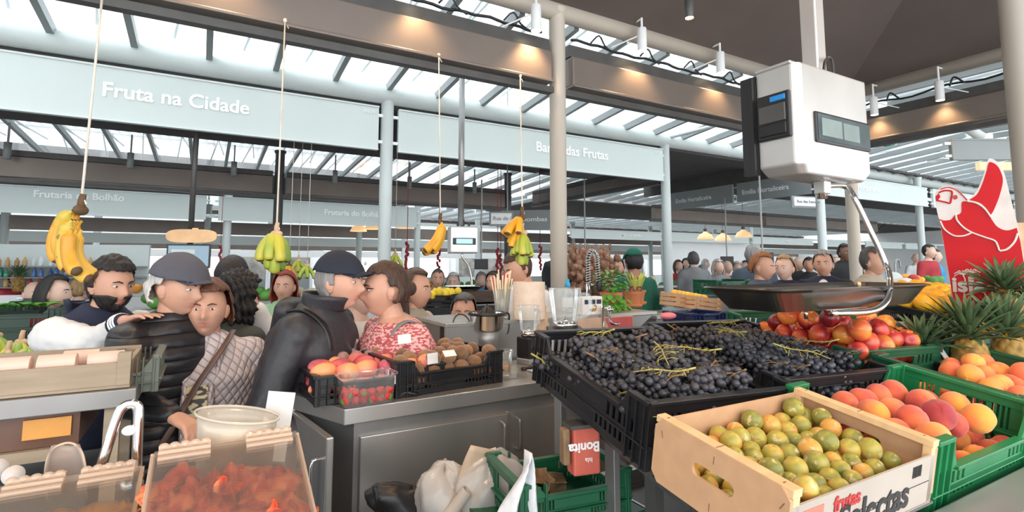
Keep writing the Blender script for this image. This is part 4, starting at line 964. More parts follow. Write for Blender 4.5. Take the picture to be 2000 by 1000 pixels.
# cups
def cup(p, label, juice=False, s=1., grp=None):
    t = thing('plastic_cup', label, 'cup', p, group=grp)
    MB().lathe([(.0, .002), (.026*s, .0), (.027*s, .004), (.038*s, .10*s), (.041*s, .101*s), (.041*s, .105*s), (.037*s, .104*s)], n=28, cap=False).obj('cup_wall', M['clear'], t, smooth=True)
    if juice: MB().lathe([(0, .006), (.0262*s, .006), (.029*s, .030*s), (0, .030*s)], n=24, cap=False).obj('juice', mat('orange_juice', (.95, .42, .02), .2), t, smooth=True)
tpos = on_z(992, 738, ZC)
o = MB().b2((-.08, -.06, 0), (.08, .06, .006)).obj('cutting_tray', M['clear']); o.location = (tpos.x, tpos.y+.02, ZC); tag(o, 'clear flat tray under the empty plastic cup', 'tray')
cup((tpos.x-.015, tpos.y+.01, ZC+.007), 'empty clear plastic cup at the front edge of the counter')
cup((tpos.x+.06, tpos.y+.13, ZC+.0), 'clear plastic cup with a little orange juice left in it', True, .95)
# marker and cloth
p = on_z(1040, 718, ZC+.01); o = MB().tube([(-.06, 0, 0), (.05, .01, 0)], .008, 10).tube([(.05, .01, 0), (.065, .012, 0)], .006, 10).obj('marker_pen', M['black'], smooth=True); o.location = p; tag(o, 'black marker pen lying beside the folded cloth', 'pen')
M['cloth'] = mat('striped_cloth', (.80, .82, .84), .9, col2=(.35, .42, .52), nscale=6, stretch=(1, 14, 1), nmix=.2, bump=.2)
mb = MB(); mb.surf(lambda i, j: V((-.07+.14*i, -.05+.10*j, .008+.012*sin(i*3.1)*sin(j*3.1)+.006*sin(i*14+j*9)*(i*(1-i)*4))), 26, 20)
o = mb.obj('folded_cloth', M['cloth'], smooth=True, solid=.006); o.location = on_z(1065, 726, ZC); tag(o, 'folded blue-white striped cloth on the counter beside grape crate', 'cloth')
# things on the raised shelf
pz = ZS
p = on_z(1042, 625, ZS); 
t = thing('paper_towel_roll', 'tall cream paper towel roll standing on the raised steel shelf', 'paper roll', (p.x+.02, p.y+.08, ZS)); M['towel'] = mat('cream_paper_towel', (.84, .68, .54), .9, col2=(.78, .61, .47), nscale=30, bump=.3, bscale=60)
MB().lathe([(.02, 0), (.088, 0), (.088, .20), (.02, .20)], n=40, cap=False).obj('roll', M['towel'], t, smooth=False); 
MB().surf(lambda i, j: V((.088*cos(-.9+i*.9)+.012*i*i, .088*sin(-.9+i*.9), .2*j)), 10, 2).obj('loose_sheet', M['towel'], t, solid=.001)
MB().lathe([(.018, .001), (.022, .001), (.022, .199), (.018, .199)], n=20).obj('core', M['kraft'], t)
p = on_z(989, 622, ZS)
t = thing('straw_glass', 'clear glass full of pale paper straws on the raised shelf', 'glass', (p.x, p.y+.05, ZS))
MB().lathe([(0, .002), (.033, 0), (.036, .004), (.05, .16), (.048, .16), (.033, .006)], n=28, cap=False).obj('glass_wall', M['glass'], t, smooth=True)
M['strawp'] = mat('pale_straw', (.88, .78, .58), .6, col2=(.8, .7, .5)); M['strawr'] = mat('red_straw', (.75, .03, .03), .4)
for i in range(26):
    a_ = rnd(0, 6.28); r = rnd(.0, .024); s = thing('straw', 'pale cream straw' if i % 6 else 'red straw', 'straw') if False else None
    r2 = r+rnd(.02, .05); da = rnd(-.3, .3); h = rnd(.20, .26)
    o = MB().tube([(0, 0, 0), (r2*cos(a_+da)-r*cos(a_), r2*sin(a_+da)-r*sin(a_), h)], .0042, 7).obj('drinking_straw', M['strawp'] if i % 7 else M['strawr'], smooth=True); o.location = V(t.location)+V((r*cos(a_), r*sin(a_), .008))
    tag(o, 'pale cream drinking straw in the glass on the raised shelf' if i % 7 else 'red drinking straw among pale ones in the shelf glass', 'straw', 'pale straws in the glass' if i % 7 else 'red straws in the glass')
# tap with spring hose
def spring_tap(p, H, R, label, lean=0, s=1.):
    t = thing('spring_tap', label, 'tap', p, (0, 0, lean))
    MB().lathe([(.025*s, 0), (.025*s, .02), (.014*s, .03), (.014*s, H*.45)], n=18).obj('stem', M['chrome'], t, smooth=True)
    arc = [(0, 0, H*.45), (0, 0, H*.8)]+[(R-R*cos(k*pi/10), 0, H*.8+R*1.1*sin(k*pi/10)) for k in range(1, 11)]+[(2*R+.01, 0, H*.6), (2*R+.02, 0, H*.48)]
    pth = bez(arc, 90); MB().tube(pth, .006*s, 8).obj('hose', M['black'], t, smooth=True)
    L = [0]; [L.append(L[-1]+(pth[i+1]-pth[i]).length) for i in range(len(pth)-1)]; tot = L[-1]; pts = []; n = 900; j = 0
    for k in range(n):
        d = tot*k/n
        while L[j+1] < d: j += 1
        f = (d-L[j])/max(1e-6, L[j+1]-L[j]); c = pth[j].lerp(pth[j+1], f); tg = (pth[j+1]-pth[j]).normalized(); n1 = V((0, 1, 0)); n2 = tg.cross(n1); an = d/.0135*2*pi/s; pts.append(c+(n1*cos(an)+n2*sin(an))*.014*s)
    MB().tube(pts, .0022*s, 5).obj('spring', M['chrome'], t, smooth=True)
    MB().lathe([(.012, H*.30), (.018, H*.34), (.018, H*.5), (.012, H*.52)], c=(2*R+.02, 0, 0), n=16).obj('spray_head', M['black'], t, smooth=True)
    MB().tube([(0, 0, H*.42), (2*R, 0, H*.42)], .006*s, 8).obj('holder_arm', M['chrome'], t, smooth=True); return t
p = on_z(1174, 612, ZS); spring_tap((p.x, p.y+.12, ZS), .40, .055, 'tall chrome spring-hose tap right of the main column', .35, 1.15)
p = on_z(1178, 650, ZC+.1); 
t = thing('gooseneck_tap', 'chrome double-curved tap in front of the peach poster', 'tap', (p.x, p.y, ZC)); z = p.z-ZC
MB().lathe([(.02, 0), (.011, .01), (.011, .26)], n=14).obj('stem', M['chrome'], t, smooth=True)
MB().tube(bez([(.05, 0, .26), (.05, .0, .20), (.055, 0, .16), (.10, 0, .145), (.17, .02, .15), (.215, .04, .13), (.225, .05, .06)], 40), .009, 10).obj('spout', M['chrome'], t, smooth=True)
MB().lathe([(.0, .225), (.022, .225), (.03, .235), (.02, .245)], c=(.05, 0, 0), n=18).tube([(0, 0, .24), (.05, 0, .25)], .008, 8).obj('valve', M['chrome'], t, smooth=True)
MB().lathe([(.024, .105), (.026, .112), (.016, .128), (.01, .135)], c=(.05, 0, -.01), n=18).obj('spray_nozzle', M['black'], t, smooth=True)
# bottle with blue cap, painted box, plates
p = on_z(1128, 612, ZS)
t = thing('spray_bottle', 'clear plastic bottle with a bright blue cap on the shelf', 'bottle', (p.x, p.y+.10, ZS)); MB().lathe([(.034, 0), (.036, .01), (.036, .11), (.014, .15), (.013, .16)], n=24).obj('bottle_body', M['clear'], t, smooth=True); MB().lathe([(.017, .155), (.017, .18), (.011, .185), (.012, .205)], n=18).obj('cap', mat('blue_cap', (.05, .45, .75), .4), t, smooth=True)
MB().lathe([(.0365, .03), (.0365, .09)], n=24, cap=False).obj('paper_label', M['paper'], t)
p = on_z(1162, 616, ZS)
t = thing('painted_box', 'small cream painted box with a swan picture on the shelf', 'box', (p.x+.02, p.y+.08, ZS)); MB().b2((-.075, -.035, 0), (.075, .035, .105)).obj('box_body', M['paper'], t, bevel=.003)
M['navy'] = mat('dark_navy', (.02, .025, .06), .5); M['gold'] = mat('ochre_paint', (.45, .25, .08), .6)
for i in range(3): MB().b2((-.06+i*.045, -.037, .062), (-.025+i*.045, -.035, .088)).obj('window_motif', M['navy'], t)
MB().ell((0, -.036, .028), (.028, .002, .010), 16, 8).tube(bez([(.018, -.037, .03), (.026, -.037, .045), (.016, -.037, .056), (.012, -.037, .05)], 14), .003, 6).obj('swan_motif', M['gold'], t, smooth=True)
# potted plants
def leaf(mb, base, d, L, w, droop=.4, fold=.2, n=6):
    d = V(d).normalized(); s = d.cross(ZZ); s = s.normalized() if s.length > .01 else V((1, 0, 0)); prev = None; p = V(base); dd = d.copy()
    for k in range(n+1):
        t = k/n; wk_ = w*sin(pi*min(1, t*.92+.06))**.8; up = s.cross(dd); r = [mb.av(p-s*wk_+up*fold*wk_), mb.av(p), mb.av(p+s*wk_+up*fold*wk_)]
        if prev: mb.af(prev[0], prev[1], r[1], r[0]); mb.af(prev[1], prev[2], r[2], r[1])
        prev = r; p = p+dd*L/n; dd = (dd+V((0, 0, -droop/n))).normalized()
def pot(t, r, h, m):
    MB().lathe([(0, 0), (r*.72, 0), (r*.95, h*.82), (r*1.06, h*.83), (r*1.08, h), (r*.95, h), (r*.93, h*.9), (0, h*.88)], n=32, cap=False).obj('pot', m, t, smooth=False)
    MB().lathe([(0, -.004), (r*1.0, -.004), (r*1.15, .02), (r*1.1, .02), (r*.9, .003)], n=32, cap=False).obj('saucer', m, t, smooth=True)
p = on_z(1222, 608, ZS)
t = thing('potted_basil', 'bushy bright green leafy plant in a terracotta pot on the shelf', 'plant', (p.x, p.y+.13, ZS+.005)); pot(t, .065, .10, M['terra']); t.scale = (1.2, 1.1, 1.12)
mb = MB(); rr = random.Random(2)
for i in range(120):
    a_ = rr.uniform(0, 6.28); el = rr.uniform(-.5, 1.3); R_ = rr.uniform(.02, .085); c = V((R_*cos(a_), R_*sin(a_), .12+.05*el+rr.uniform(0, .04))); leaf(mb, c, (cos(a_), sin(a_), el*.6), rr.uniform(.03, .05), rr.uniform(.010, .017), .8)
for i in range(26): a_ = rr.uniform(-2.6, -1.0); leaf(mb, (.10*cos(a_), .08*sin(a_), .09-.008*i*.45), (cos(a_), sin(a_), -.6), .045, .017, .6)
mb.obj('foliage', M['leaf'], t)
mb = MB(); [mb.tube([(0, 0, .08), (.04*cos(k), .04*sin(k), .15)], .002, 5) for k in range(7)]; mb.obj('stems', M['leaf'], t)
p = on_z(1270, 603, ZS)
t = thing('potted_oxalis', 'terracotta pot with small purple-red leaves beside the basil', 'plant', (p.x-.01, p.y+.16, ZS+.005)); pot(t, .062, .105, M['terra'])
M['purple'] = mat('purple_leaf', (.22, .06, .08), .5, col2=(.35, .16, .14)); mb = MB()
for i in range(90): a_ = rr.uniform(0, 6.28); leaf(mb, (.05*cos(a_), .05*sin(a_), .11+rr.uniform(0, .03)), (cos(a_), sin(a_), rr.uniform(-.3, .6)), .028, .008, .8)
mb.obj('foliage', M['purple'], t)
t = thing('potted_snake_plant', 'snake plant with yellow-edged stiff leaves in a terracotta pot', 'plant', (p.x+.19, p.y+.33, ZS+.005)); pot(t, .075, .12, M['terra']); t.scale = (.85, .85, .85)
mb = MB(); mb2 = MB()
for i in range(13): a_ = i*2.4; L = rr.uniform(.13, .2); leaf(mb, (.025*cos(a_), .025*sin(a_), .10), (cos(a_)*.45, sin(a_)*.45, 1), L, .017, .0, .35); leaf(mb2, (.025*cos(a_)-.001, .025*sin(a_), .099), (cos(a_)*.45, sin(a_)*.45, 1), L*1.02, .021, .0, .35)
mb2.obj('leaf_edges', mat('yellow_leaf_edge', (.55, .60, .12), .5), t); mb.obj('foliage', mat('dark_leaf', (.03, .10, .04), .4), t)
# ---- under the counter: floor clutter
M['bag'] = glassy('translucent_bag', (.80, .77, .73), .45, .2); M['bagw'] = mat('white_plastic_bag', (.80, .82, .84), .4, bump=.5, bscale=25)
def crumple(rx, ry, rz, seed, n=26):
    r = random.Random(seed); ph = [r.uniform(0, 6) for _ in range(8)]; mb = MB()
    def fn(i, j):
        a_ = 2*pi*i; b_ = -pi/2+pi*j; k = 1+.10*sin(3*a_+ph[0]+2*b_)+.07*sin(7*a_+ph[1])*cos(5*b_+ph[2])+.05*abs(sin(9*a_+ph[3]+6*b_)); return V((rx*cos(a_)*cos(b_)*k, ry*sin(a_)*cos(b_)*k, rz*sin(b_)*k))
    return mb.surf(fn, n*2, n, close=True)
def lay(o, u, v, d, label, cat, rot=(0, 0, 0)): o.location = at(u, v, d); o.rotation_euler = rot; return tag(o, label, cat)
# a side table carries the bags
tb0 = at(880, 1000, 1.75)
t = thing('low_table', 'dark low packing table under the plastic bags at bottom centre', 'table', (tb0.x+.1, tb0.y, 0)); zt = tb0.z-.10
MB().b2((-.45, -.28, zt-.03), (.52, .22, zt)).obj('tabletop', M['rail'], t)
for sx in (-.42, .48):
    for sy in (-.25, .2): MB().b2((sx-.02, sy-.02, 0), (sx+.02, sy+.02, zt-.03)).obj('leg', M['rail'], t)
lay(crumple(.10, .09, .10, 3).obj('plastic_bag', M['bag'], smooth=True), 868, 975, 1.72, 'translucent crumpled plastic bag at the bottom, left of cardboard', 'bag')
lay(crumple(.12, .09, .11, 5).obj('plastic_bag', M['bag'], smooth=True), 968, 960, 1.72, 'translucent crumpled bag between the cardboard and green crate', 'bag')
mb = MB(); mb.surf(lambda i, j: V((-.05+.10*i, -.02+.05*sin(j*2.4), -.13+.26*j)), 4, 14)
lay(mb.obj('cardboard_sheet', mat('plain_cardboard', (.62, .47, .33), .8), solid=.004, smooth=True), 925, 965, 1.66, 'bent strip of plain cardboard standing among plastic bags', 'cardboard', (0, .35, .1))
lay(MB().surf(lambda i, j: V((.018*cos(6.28*i), .018*sin(6.28*i), -.05+.1*j)), 16, 2, close=True).obj('cardboard_roll', mat('pale_cardboard_roll', (.6, .52, .44), .8), solid=.002), 893, 985, 1.62, 'short pale cardboard tube in front of the plastic bag', 'roll', (.3, .6, 0))
mb = MB(); mb.surf(lambda i, j: V((-.09*(1-j)*(1-2*i)-.02*sin(j*5), .02*sin(i*9+j*4), -.13+.26*j)), 14, 12)
lay(mb.obj('white_bag', M['bagw'], smooth=True, solid=.002), 1020, 985, 1.45, 'white pointed plastic bag in front of the green crate', 'bag')
lay(crumple(.13, .05, .05, 8).obj('black_bag', M['black'], smooth=True), 790, 985, 1.70, 'black plastic bag slumped at the foot of the counter', 'bag', (0, .5, 0))
q = at(1070, 960, 1.62)
gc = crate('plastic_crate', 'dark green plastic crate on the floor side below the grapes', .34, .26, .12, M['green'], (q.x+.03, q.y, q.z-.04), (0, 0, radians(-8)), .7)
mb = MB().b2((q.x-.2, q.y-.15, 0), (q.x+.24, q.y+.15, q.z-.045)); o = mb.obj('crate_stand', M['green']); tag(o, 'dark green crate stack supporting the lower green crate', 'crate')
for i in range(6):
    o = MB().surf(lambda a_, b_: V((.05*(a_-.5), .03*sin(a_*3)*b_, .05*(b_-.5))), 5, 5).obj('dry_leaf', M['stemb'], solid=.001); o.location = (q.x+.02+rnd(-.1, .12), q.y+rnd(-.08, .08), q.z+.0+rnd(0, .02)); o.rotation_euler = (rnd(0, 3), rnd(0, 3), rnd(0, 3)); tag(o, 'dry brown vegetable scrap in the lower green crate', 'scrap', 'dry scraps in the lower green crate')
# red printed bag hanging on the rack, its lettering upside down
M['redbag'] = mat('faded_red_paper', (.62, .14, .09), .6, col2=(.52, .10, .07), nscale=14, bump=.25, bscale=25)
q = at(1136, 868, 1.52)
t = thing('printed_bag', 'faded red printed bag hanging on the rack with upside-down lettering', 'bag', q, (0, 0, radians(-12)))
MB().b2((-.035, -.025, -.075), (.045, .025, .055)).obj('bag_body', M['redbag'], t, bevel=.006)
MB().b2((-.045, -.03, .05), (.05, .03, .06)).obj('top_flap', M['rail'], t)
text('lettering', 'Bonita', M['white'], .036, (.042, -.0265, .012), (pi/2, pi, 0), t, ext=.0006, bold=.001)
text('small_lettering', 'Isla', M['white'], .018, (.02, -.0265, -.028), (pi/2, pi, 0), t, ext=.0006)
MB().b2((-.062, -.02, -.045), (-.042, .015, .05)).obj('twisted_strap', M['stemb'], t, bevel=.005)
o = MB().b2((-.012, -.012, -.05), (.012, .012, .02)).obj('bag_hook', M['rail'], t); o.location = (.02, .03, .08)
# ================================================================ HANGING SCALE
M['satin'] = mat('satin_white_steel', (.66, .65, .63), .33, .6, col2=(.56, .55, .53), nscale=3, bump=.02)
DS = 1.62
cA = at(1566, 320, DS); Xc, Yc = cA.x, cA.y; wS = on_y(1704, 300, Yc).x-Xc; dS = min(.26, on_x(1482, 300, Xc).y-Yc)
zb, ztp = on_y(1560, 316, Yc).z, on_y(1552, 116, Yc).z
sc = thing('hanging_scale', 'large square steel scale hanging from the canopy above the fruit', 'scale', (Xc, Yc, 0)); h = ztp-zb
mb = MB(); ch = .020
poly = [(0, ch), (ch, 0), (wS-ch, 0), (wS, ch), (wS, dS), (0, dS)]
mb.prism(poly, zb, ztp); mb.v = mb.v
n = len(poly); low = [mb.av((x*.86+wS*.07, y*.86+dS*.07, zb-.03)) for x, y in poly]; base_i = list(range(0, n))
for k in range(n): j = (k+1) % n; mb.af(low[k], low[j], base_i[j], base_i[k])
mb.af(*low)
mb.f = [f for f in mb.f if f != tuple(base_i[::-1])]; mb.mi = mb.mi[:len(mb.f)]
mb.obj('housing', M['satin'], sc, bevel=.006)
MB().b2((-.004, -.0+ch, ztp-.002), (wS*.98, dS, ztp+.008)).obj('lid', M['satin'], sc, bevel=.003)
MB().b2((-.006, dS, zb-.015), (.012, dS+.03, ztp-.01)).b2((-.02, dS+.002, zb-.02), (.005, dS+.045, ztp-.015)).obj('rear_flange', M['black'], sc)
# printer on the left face
y0, y1 = .024, dS-.006; z1_, z0_ = zb+h*.73, zb+h*.27
pr = MB().b2((-.012, y0, z0_), (.002, y1, z1_)).obj('printer_panel', M['black'], sc, bevel=.004)
MB().b2((-.016, y0+.012, z0_+.012), (-.010, y1-.01, z0_+(z1_-z0_)*.33)).obj('paper_door', M['black'], pr, bevel=.003)
MB().b2((-.017, y0+.012, z0_+(z1_-z0_)*.36), (-.010, y1-.01, z0_+(z1_-z0_)*.75)).obj('paper_door', M['rail'], pr, bevel=.003)
MB().b2((-.0145, y0+.012, z1_-.028), (-.010, y0+.065, z1_-.010)).obj('blue_badge', mat('blue_label', (.02, .28, .75), .4), pr, bevel=.003)
# window on the front face
wx0, wx1 = wS*.20, wS*.93; wz0, wz1 = zb+h*.25, zb+h*.51
w_ = MB().b2((wx0-.008, -.008, wz0-.008), (wx1+.008, .004, wz1+.008)).obj('display_frame', M['black'], sc, bevel=.008)
MB().b2((wx0, -.0095, wz0), (wx1, -.006, wz1)).obj('display_glass', mat('dark_display_glass', (.10, .13, .14), .08, col2=(.05, .07, .075), nscale=6), w_)
MB().b2((wx0+.02, -.0105, wz0+.015), (lerp(wx0, wx1, .44), -.009, wz1-.012)).b2((lerp(wx0, wx1, .47), -.0105, wz0+.014), (lerp(wx0, wx1, .78), -.009, wz1-.014)).obj('display_reflector', mat('pale_display', (.22, .28, .27), .2), w_)
zc_ = cz(Xc, Yc); px_, py_ = wS*.52, dS*.55
q = on_y(1587, 60, Yc+py_)
MB().b2((q.x-Xc-.028, py_-.028, ztp), (q.x-Xc+.028, py_+.028, zc_)).obj('suspension_pole', M['satin'], sc, bevel=.005)
MB().tube(bez([(q.x-Xc-.02, py_-.04, ztp+.005), (q.x-Xc-.015, py_-.045, ztp+.05), (q.x-Xc+.01, py_-.045, ztp+.07), (q.x-Xc+.03, py_-.045, ztp+.06), (q.x-Xc+.034, py_-.045, ztp)], 24), .005, 8).obj('cable', M['black'], sc, smooth=True)
# stub, bracket, arm, pan
yy = Yc+dS*.5; s0 = on_y(1605, 345, yy); s1_ = on_y(1606, 388, yy); o_ = V((Xc, Yc, 0))
MB().tube([s0-o_+V((0, 0, .05)), s1_-o_], .016, 16).lathe([(.028, s0.z), (.028, s0.z+.02)], c=(s0.x-Xc, yy-Yc, 0), n=20).obj('stub_pole', M['chrome'], sc, smooth=True)
MB().box((s0.x-Xc, yy-Yc, lerp(s0.z, s1_.z, .5)), (.04, .04, .045)).obj('clamp_block', M['satin'], sc, bevel=.004)
for k, off in enumerate((-.0, .035)):
    P = [(1612, 362), (1650, 364), (1668, 385), (1700, 450), (1732, 520), (1738, 560), (1730, 590), (1700, 608), (1625, 612)]
    pts = [on_y(u, v, yy+off-.18*min(1, max(0, k2-1)/5))-o_ for k2, (u, v) in enumerate(P)]
    MB().tube(bez(pts, 60), .0095, 12).obj('pan_arm', M['chrome'], sc, smooth=True)
# pan: a rectangular tray with flared sides
zr_ = on_y(1437, 563, yy).z; xl = on_y(1437, 563, yy-.03).x; xr_ = on_y(1752, 548, yy-.03).x; L = xr_-xl; Wp = .30; dp = .062
pan = thing('scale_pan', 'wide shallow polished steel pan hanging under the square scale', 'scale pan', ((xl+xr_)/2, yy-.02, zr_)) 
def tray(mb, L, Wd, dp, n=48, th=.0):
    def ring(l, w, z, e=.22): return [mb.av(((abs(cos(2*pi*k/n))**e)*(1 if cos(2*pi*k/n) > 0 else -1)*l, (abs(sin(2*pi*k/n))**e)*(1 if sin(2*pi*k/n) > 0 else -1)*w, z)) for k in range(n)]
    R = [ring(L/2, Wd/2, .0, .3), ring(L/2-.006, Wd/2-.006, .003, .3), ring(L/2-.02, Wd/2-.018, -.008, .3), ring(L/2-.075, Wd/2-.045, -dp, .3)]
    for i in range(len(R)-1):
        for k in range(n): mb.af(R[i][k], R[i][(k+1) % n], R[i+1][(k+1) % n], R[i+1][k])
    mb.af(*R[-1]); return mb
M['pan'] = mat('dark_polished_steel', (.27, .265, .255), .25, .95, col2=(.22, .215, .205), nscale=4)
tray(MB(), L, Wp, dp).obj('tray', M['pan'], pan, smooth=False, solid=.002)

MB().tube([(-L*.1, -.05, -dp-.008), (L*.38, -.05, -dp-.008)], .007, 8).tube([(-L*.1, .06, -dp-.008), (L*.38, .06, -dp-.008)], .007, 8).obj('support_bar', M['chrome'], pan, smooth=True)
MB().tube([(-L*.12, .0, -dp-.005), (-L*.12, .0, -dp-.04)], .006, 8).obj('stop_pin', M['chrome'], pan, smooth=True)
# ================================================================ BIRD SIGN, PINEAPPLES, MELONS
dT = 2.45; c0 = at(1905, 480, dT); yawT = -atan((1905-1000)/FPX)-AZ
S = 1/FPX*dT*1.31/2.5
tz = thing('display_sign', 'red and white cut-out display sign shaped as a bird behind pineapples', 'sign', c0, (0, 0, yawT))
def tp(x, y): 
    return ((x-512)*S*.58, -(y-500)*S*.765*1.0)
def cut(name, pts, y0, y1, m, parent=tz):
    mb = MB(); P = [tp(*p) for p in pts]; a_ = [mb.av((x, y0, z)) for x, z in P]; b_ = [mb.av((x, y1, z)) for x, z in P]; mb.af(*a_); mb.af(*b_[::-1])
    for k in range(len(P)): j = (k+1) % len(P); mb.af(a_[k], b_[k], b_[j], a_[j])
    o = mb.obj(name, m, parent); bm = bmesh.new(); bm.from_mesh(o.data); bmesh.ops.triangulate(bm, faces=bm.faces, ngon_method='EAR_CLIP'); bm.to_mesh(o.data); bm.free(); return o
def sm(pts, n=80): return [(p.x, p.y) for p in bez([(x, y, 0) for x, y in pts], n)]
M['creamy'] = mat('cream_print', (.80, .74, .70), .5)
cut('board', sm([(330, 235), (345, 212), (385, 200), (430, 208), (465, 238), (490, 268), (530, 245), (565, 190), (590, 130), (612, 80), (650, 100), (672, 140), (685, 200), (700, 300), (716, 400), (722, 470), (735, 590)])+[(750, 860), (388, 860)]+sm([(375, 700), (345, 400), (333, 320), (329, 260)], 12), .0, .022, M['creamy'])
M['board'] = M['creamy']
cut('red_wing', sm([(500, 275), (540, 250), (570, 200), (595, 140), (612, 98), (645, 115), (662, 150), (668, 190), (655, 240), (630, 300), (598, 352), (580, 322), (555, 295), (525, 282)]), -.002, .0, M['red'])
cut('red_body', sm([(342, 362), (365, 370), (400, 368), (420, 350), (455, 335), (463, 285), (490, 282), (530, 292), (570, 322), (600, 375), (625, 412), (665, 430), (712, 420)], 60)+[(722, 480), (748, 858), (390, 858), (376, 700), (350, 420)], -.002, .0, M['red'])
def line(name, pts, w, m, y=-.004):
    P = bez([(tp(*p)[0], y, tp(*p)[1]) for p in pts], 40); return MB().tube(P, w*S*.75, 6, flat=1.0).obj(name, m, tz, smooth=True)
line('white_line', [(346, 372), (365, 415), (410, 448), (460, 450), (500, 436)], 4.5, M['creamy'])
line('white_line', [(428, 345), (432, 372), (460, 408), (500, 435), (560, 460), (605, 478), (618, 505), (622, 525)], 4.5, M['creamy'])
line('white_line', [(490, 281), (530, 291), (570, 321), (600, 368)], 4.5, M['creamy'])
line('white_line', [(624, 527), (660, 518), (695, 485), (714, 445)], 5, M['creamy'])
line('red_line', [(350, 228), (385, 220), (418, 228), (412, 262), (404, 285), (380, 278), (335, 266)], 4, M['red'])
cut('red_beak_tip', [(332, 246), (350, 232), (357, 250), (345, 264), (332, 264)], -.003, 0, M['red'])
line('red_line', [(360, 212), (400, 205), (440, 220), (470, 250), (490, 275)], 2.5, M['red'])
e_ = MB(); x, z = tp(433, 257); e_.tube([(x+.56*S*9*cos(k*pi/8), -.003, z+.75*S*9*sin(k*pi/8)) for k in range(17)], S*2, 6); e_.ell((x, -.003, z), (S*3, .002, S*3), 10, 6); e_.obj('eye_ring', M['redink'], tz)
x, z = tp(380, 722); text('lettering', 'isla Bonita', M['creamy'], .095, (x, -.004, z), (pi/2, 0, 0), tz, ext=.002, bold=.003)
for (cx_, cy_, sg_) in ((440, 640, 1), (480, 632, 1)):
    mb = MB(); x, z = tp(cx_, cy_); mb.tube(bez([(x, -.003, z), (x+.006, -.003, z-.03), (x-.002, -.003, z-.07)], 8), .003, 6)
    for k in range(7):
        a_ = -.3+k*.62; mb.tube(bez([(x, -.003, z), (x+.018*cos(a_), -.003, z+.013*sin(a_)+.006), (x+.034*cos(a_), -.003, z+.02*sin(a_)-.004)], 6), [.002]*3+[.003]*2+[.001]*2 if False else .0022, 5)
    mb.obj('palm_motif', M['creamy'], tz, smooth=True)
MB().b2((-.10, .02, -.9), (-.06, .06, .1)).b2((.14, .02, -.9), (.18, .06, .1)).obj('back_strut', M['kraft'], tz)
# pineapples
M['pine'] = two_tone('pineapple_rind', [(.12, .07, .02), (.26, .15, .035), (.40, .23, .04)], 40, .6)
M['pleaf'] = mat('grey_green_pineapple_leaf', (.12, .20, .09), .5, col2=(.045, .085, .035), nscale=14, vary=.15)
def pine_meshes(seed):
    r = random.Random(seed); mb = MB()
    def fn(i, j):
        a_ = 2*pi*i; z = -.09+.18*j; rr = .058*sin(pi*(.1+.8*j))**.45; k = (abs(sin(8*a_/2+j*14))*abs(sin(8*a_/2-j*14)))**.5; return V(((rr+.006*k)*cos(a_), (rr+.006*k)*sin(a_), z))
    mb.surf(fn, 80, 40, close=True).lathe([(0, .09), (.03, .088)], n=12, cap=False); body = mb.mesh('fruit_body', M['pine'], True); cr = MB()
    for k in range(58):
        a_ = k*2.399; t = k/58.; el = .15+1.5*t; L = .16-.05*abs(t-.45)*2+r.uniform(-.02, .02); R_ = .026*(1-t*.8); leaf(cr, (R_*cos(a_), R_*sin(a_), .088+.05*t), (cos(a_), sin(a_), el*1.1), L, .0125*(1-t*.4), .55*(1-t), .5, 7)
    return body, cr.mesh('crown_leaves', M['pleaf'], True)
PM = [pine_meshes(1), pine_meshes(5)]
M['ptag'] = mat('pineapple_tag', (.75, .25, .2), .5)
for i, (u, v, d, lean, lab) in enumerate(((1812, 672, 2.05, -.15, 'pineapple with short spiky crown, the leftmost beside the nectarines'), (1893, 668, 2.0, 0, 'pineapple with the broadest spiky crown, below the bird sign'), (1975, 665, 2.0, .1, 'pineapple with upright dark crown near the right edge'), (1962, 560, 2.3, .25, 'pineapple standing highest, overlapping the bird sign at right'), (1850, 690, 2.2, .1, 'pineapple half hidden between two larger crowns'), (2010, 600, 2.3, .2, 'pineapple cut by the right edge of the picture'))):
    t = thing('pineapple', lab, 'pineapple', at(u, v, d)-V((0, 0, .09)), (lean*.6, lean, i*1.3), 'pineapples by the bird sign')
    for me in PM[i % 2]: o = bpy.data.objects.new(me.name.split('.')[0], me); COL.objects.link(o); o.parent = t
    t.scale = (1.0, 1.0, 1.12 if i in (1, 2) else .85)
    if i in (0, 2):
        MB().box((0, -.055, .075), (.045, .003, .06), (-.3, 0, .2)).obj('paper_tag', M['paper'], t); MB().box((0, -.058, .10), (.045, .003, .014), (-.3, 0, .2)).obj('tag_header', M['red'], t)
# box the pineapples stand in, oranges behind
q = rk(1.95, .45, -.17)
pc = crate('plastic_crate', 'black plastic crate holding the pineapples at the right', .62, .42, .14, M['black'], at(1925, 770, 2.1), (TL, 0, -.1), .7)
M['melon'] = mat('orange_yellow_melon', (.95, .52, .03), .4, col2=(.88, .40, .02), nscale=15, vary=.15)
om = fmeshes('orange', M['melon'], .042, 'orange', 2)
bc = crate('plastic_crate', 'black plastic crate of yellow-orange fruit right of the scale arm', .50, .36, .15, M['black'], at(1790, 640, 2.75)-V((0, 0, .02)), (TL, 0, -.1), .9)
for i in range(24):
    o = bpy.data.objects.new('orange', om[i % 2]); COL.objects.link(o); o.location = V(bc.location)+V((-.19+(i % 6)*.076, -.12+(i//6)*.08+rnd(-.01, .01), .15+(i//6)*.012+rnd(-.01, .012))); tag(o, 'yellow-orange fruit in the black crate right of the scale arm', 'orange', 'oranges in the middle black crate')
bc2 = crate('plastic_crate', 'black plastic crate of yellow fruit behind, left of the bird sign', .55, .36, .13, M['black'], at(1815, 600, 3.5)-V((0, 0, .05)), (TL, 0, -.1), .9)
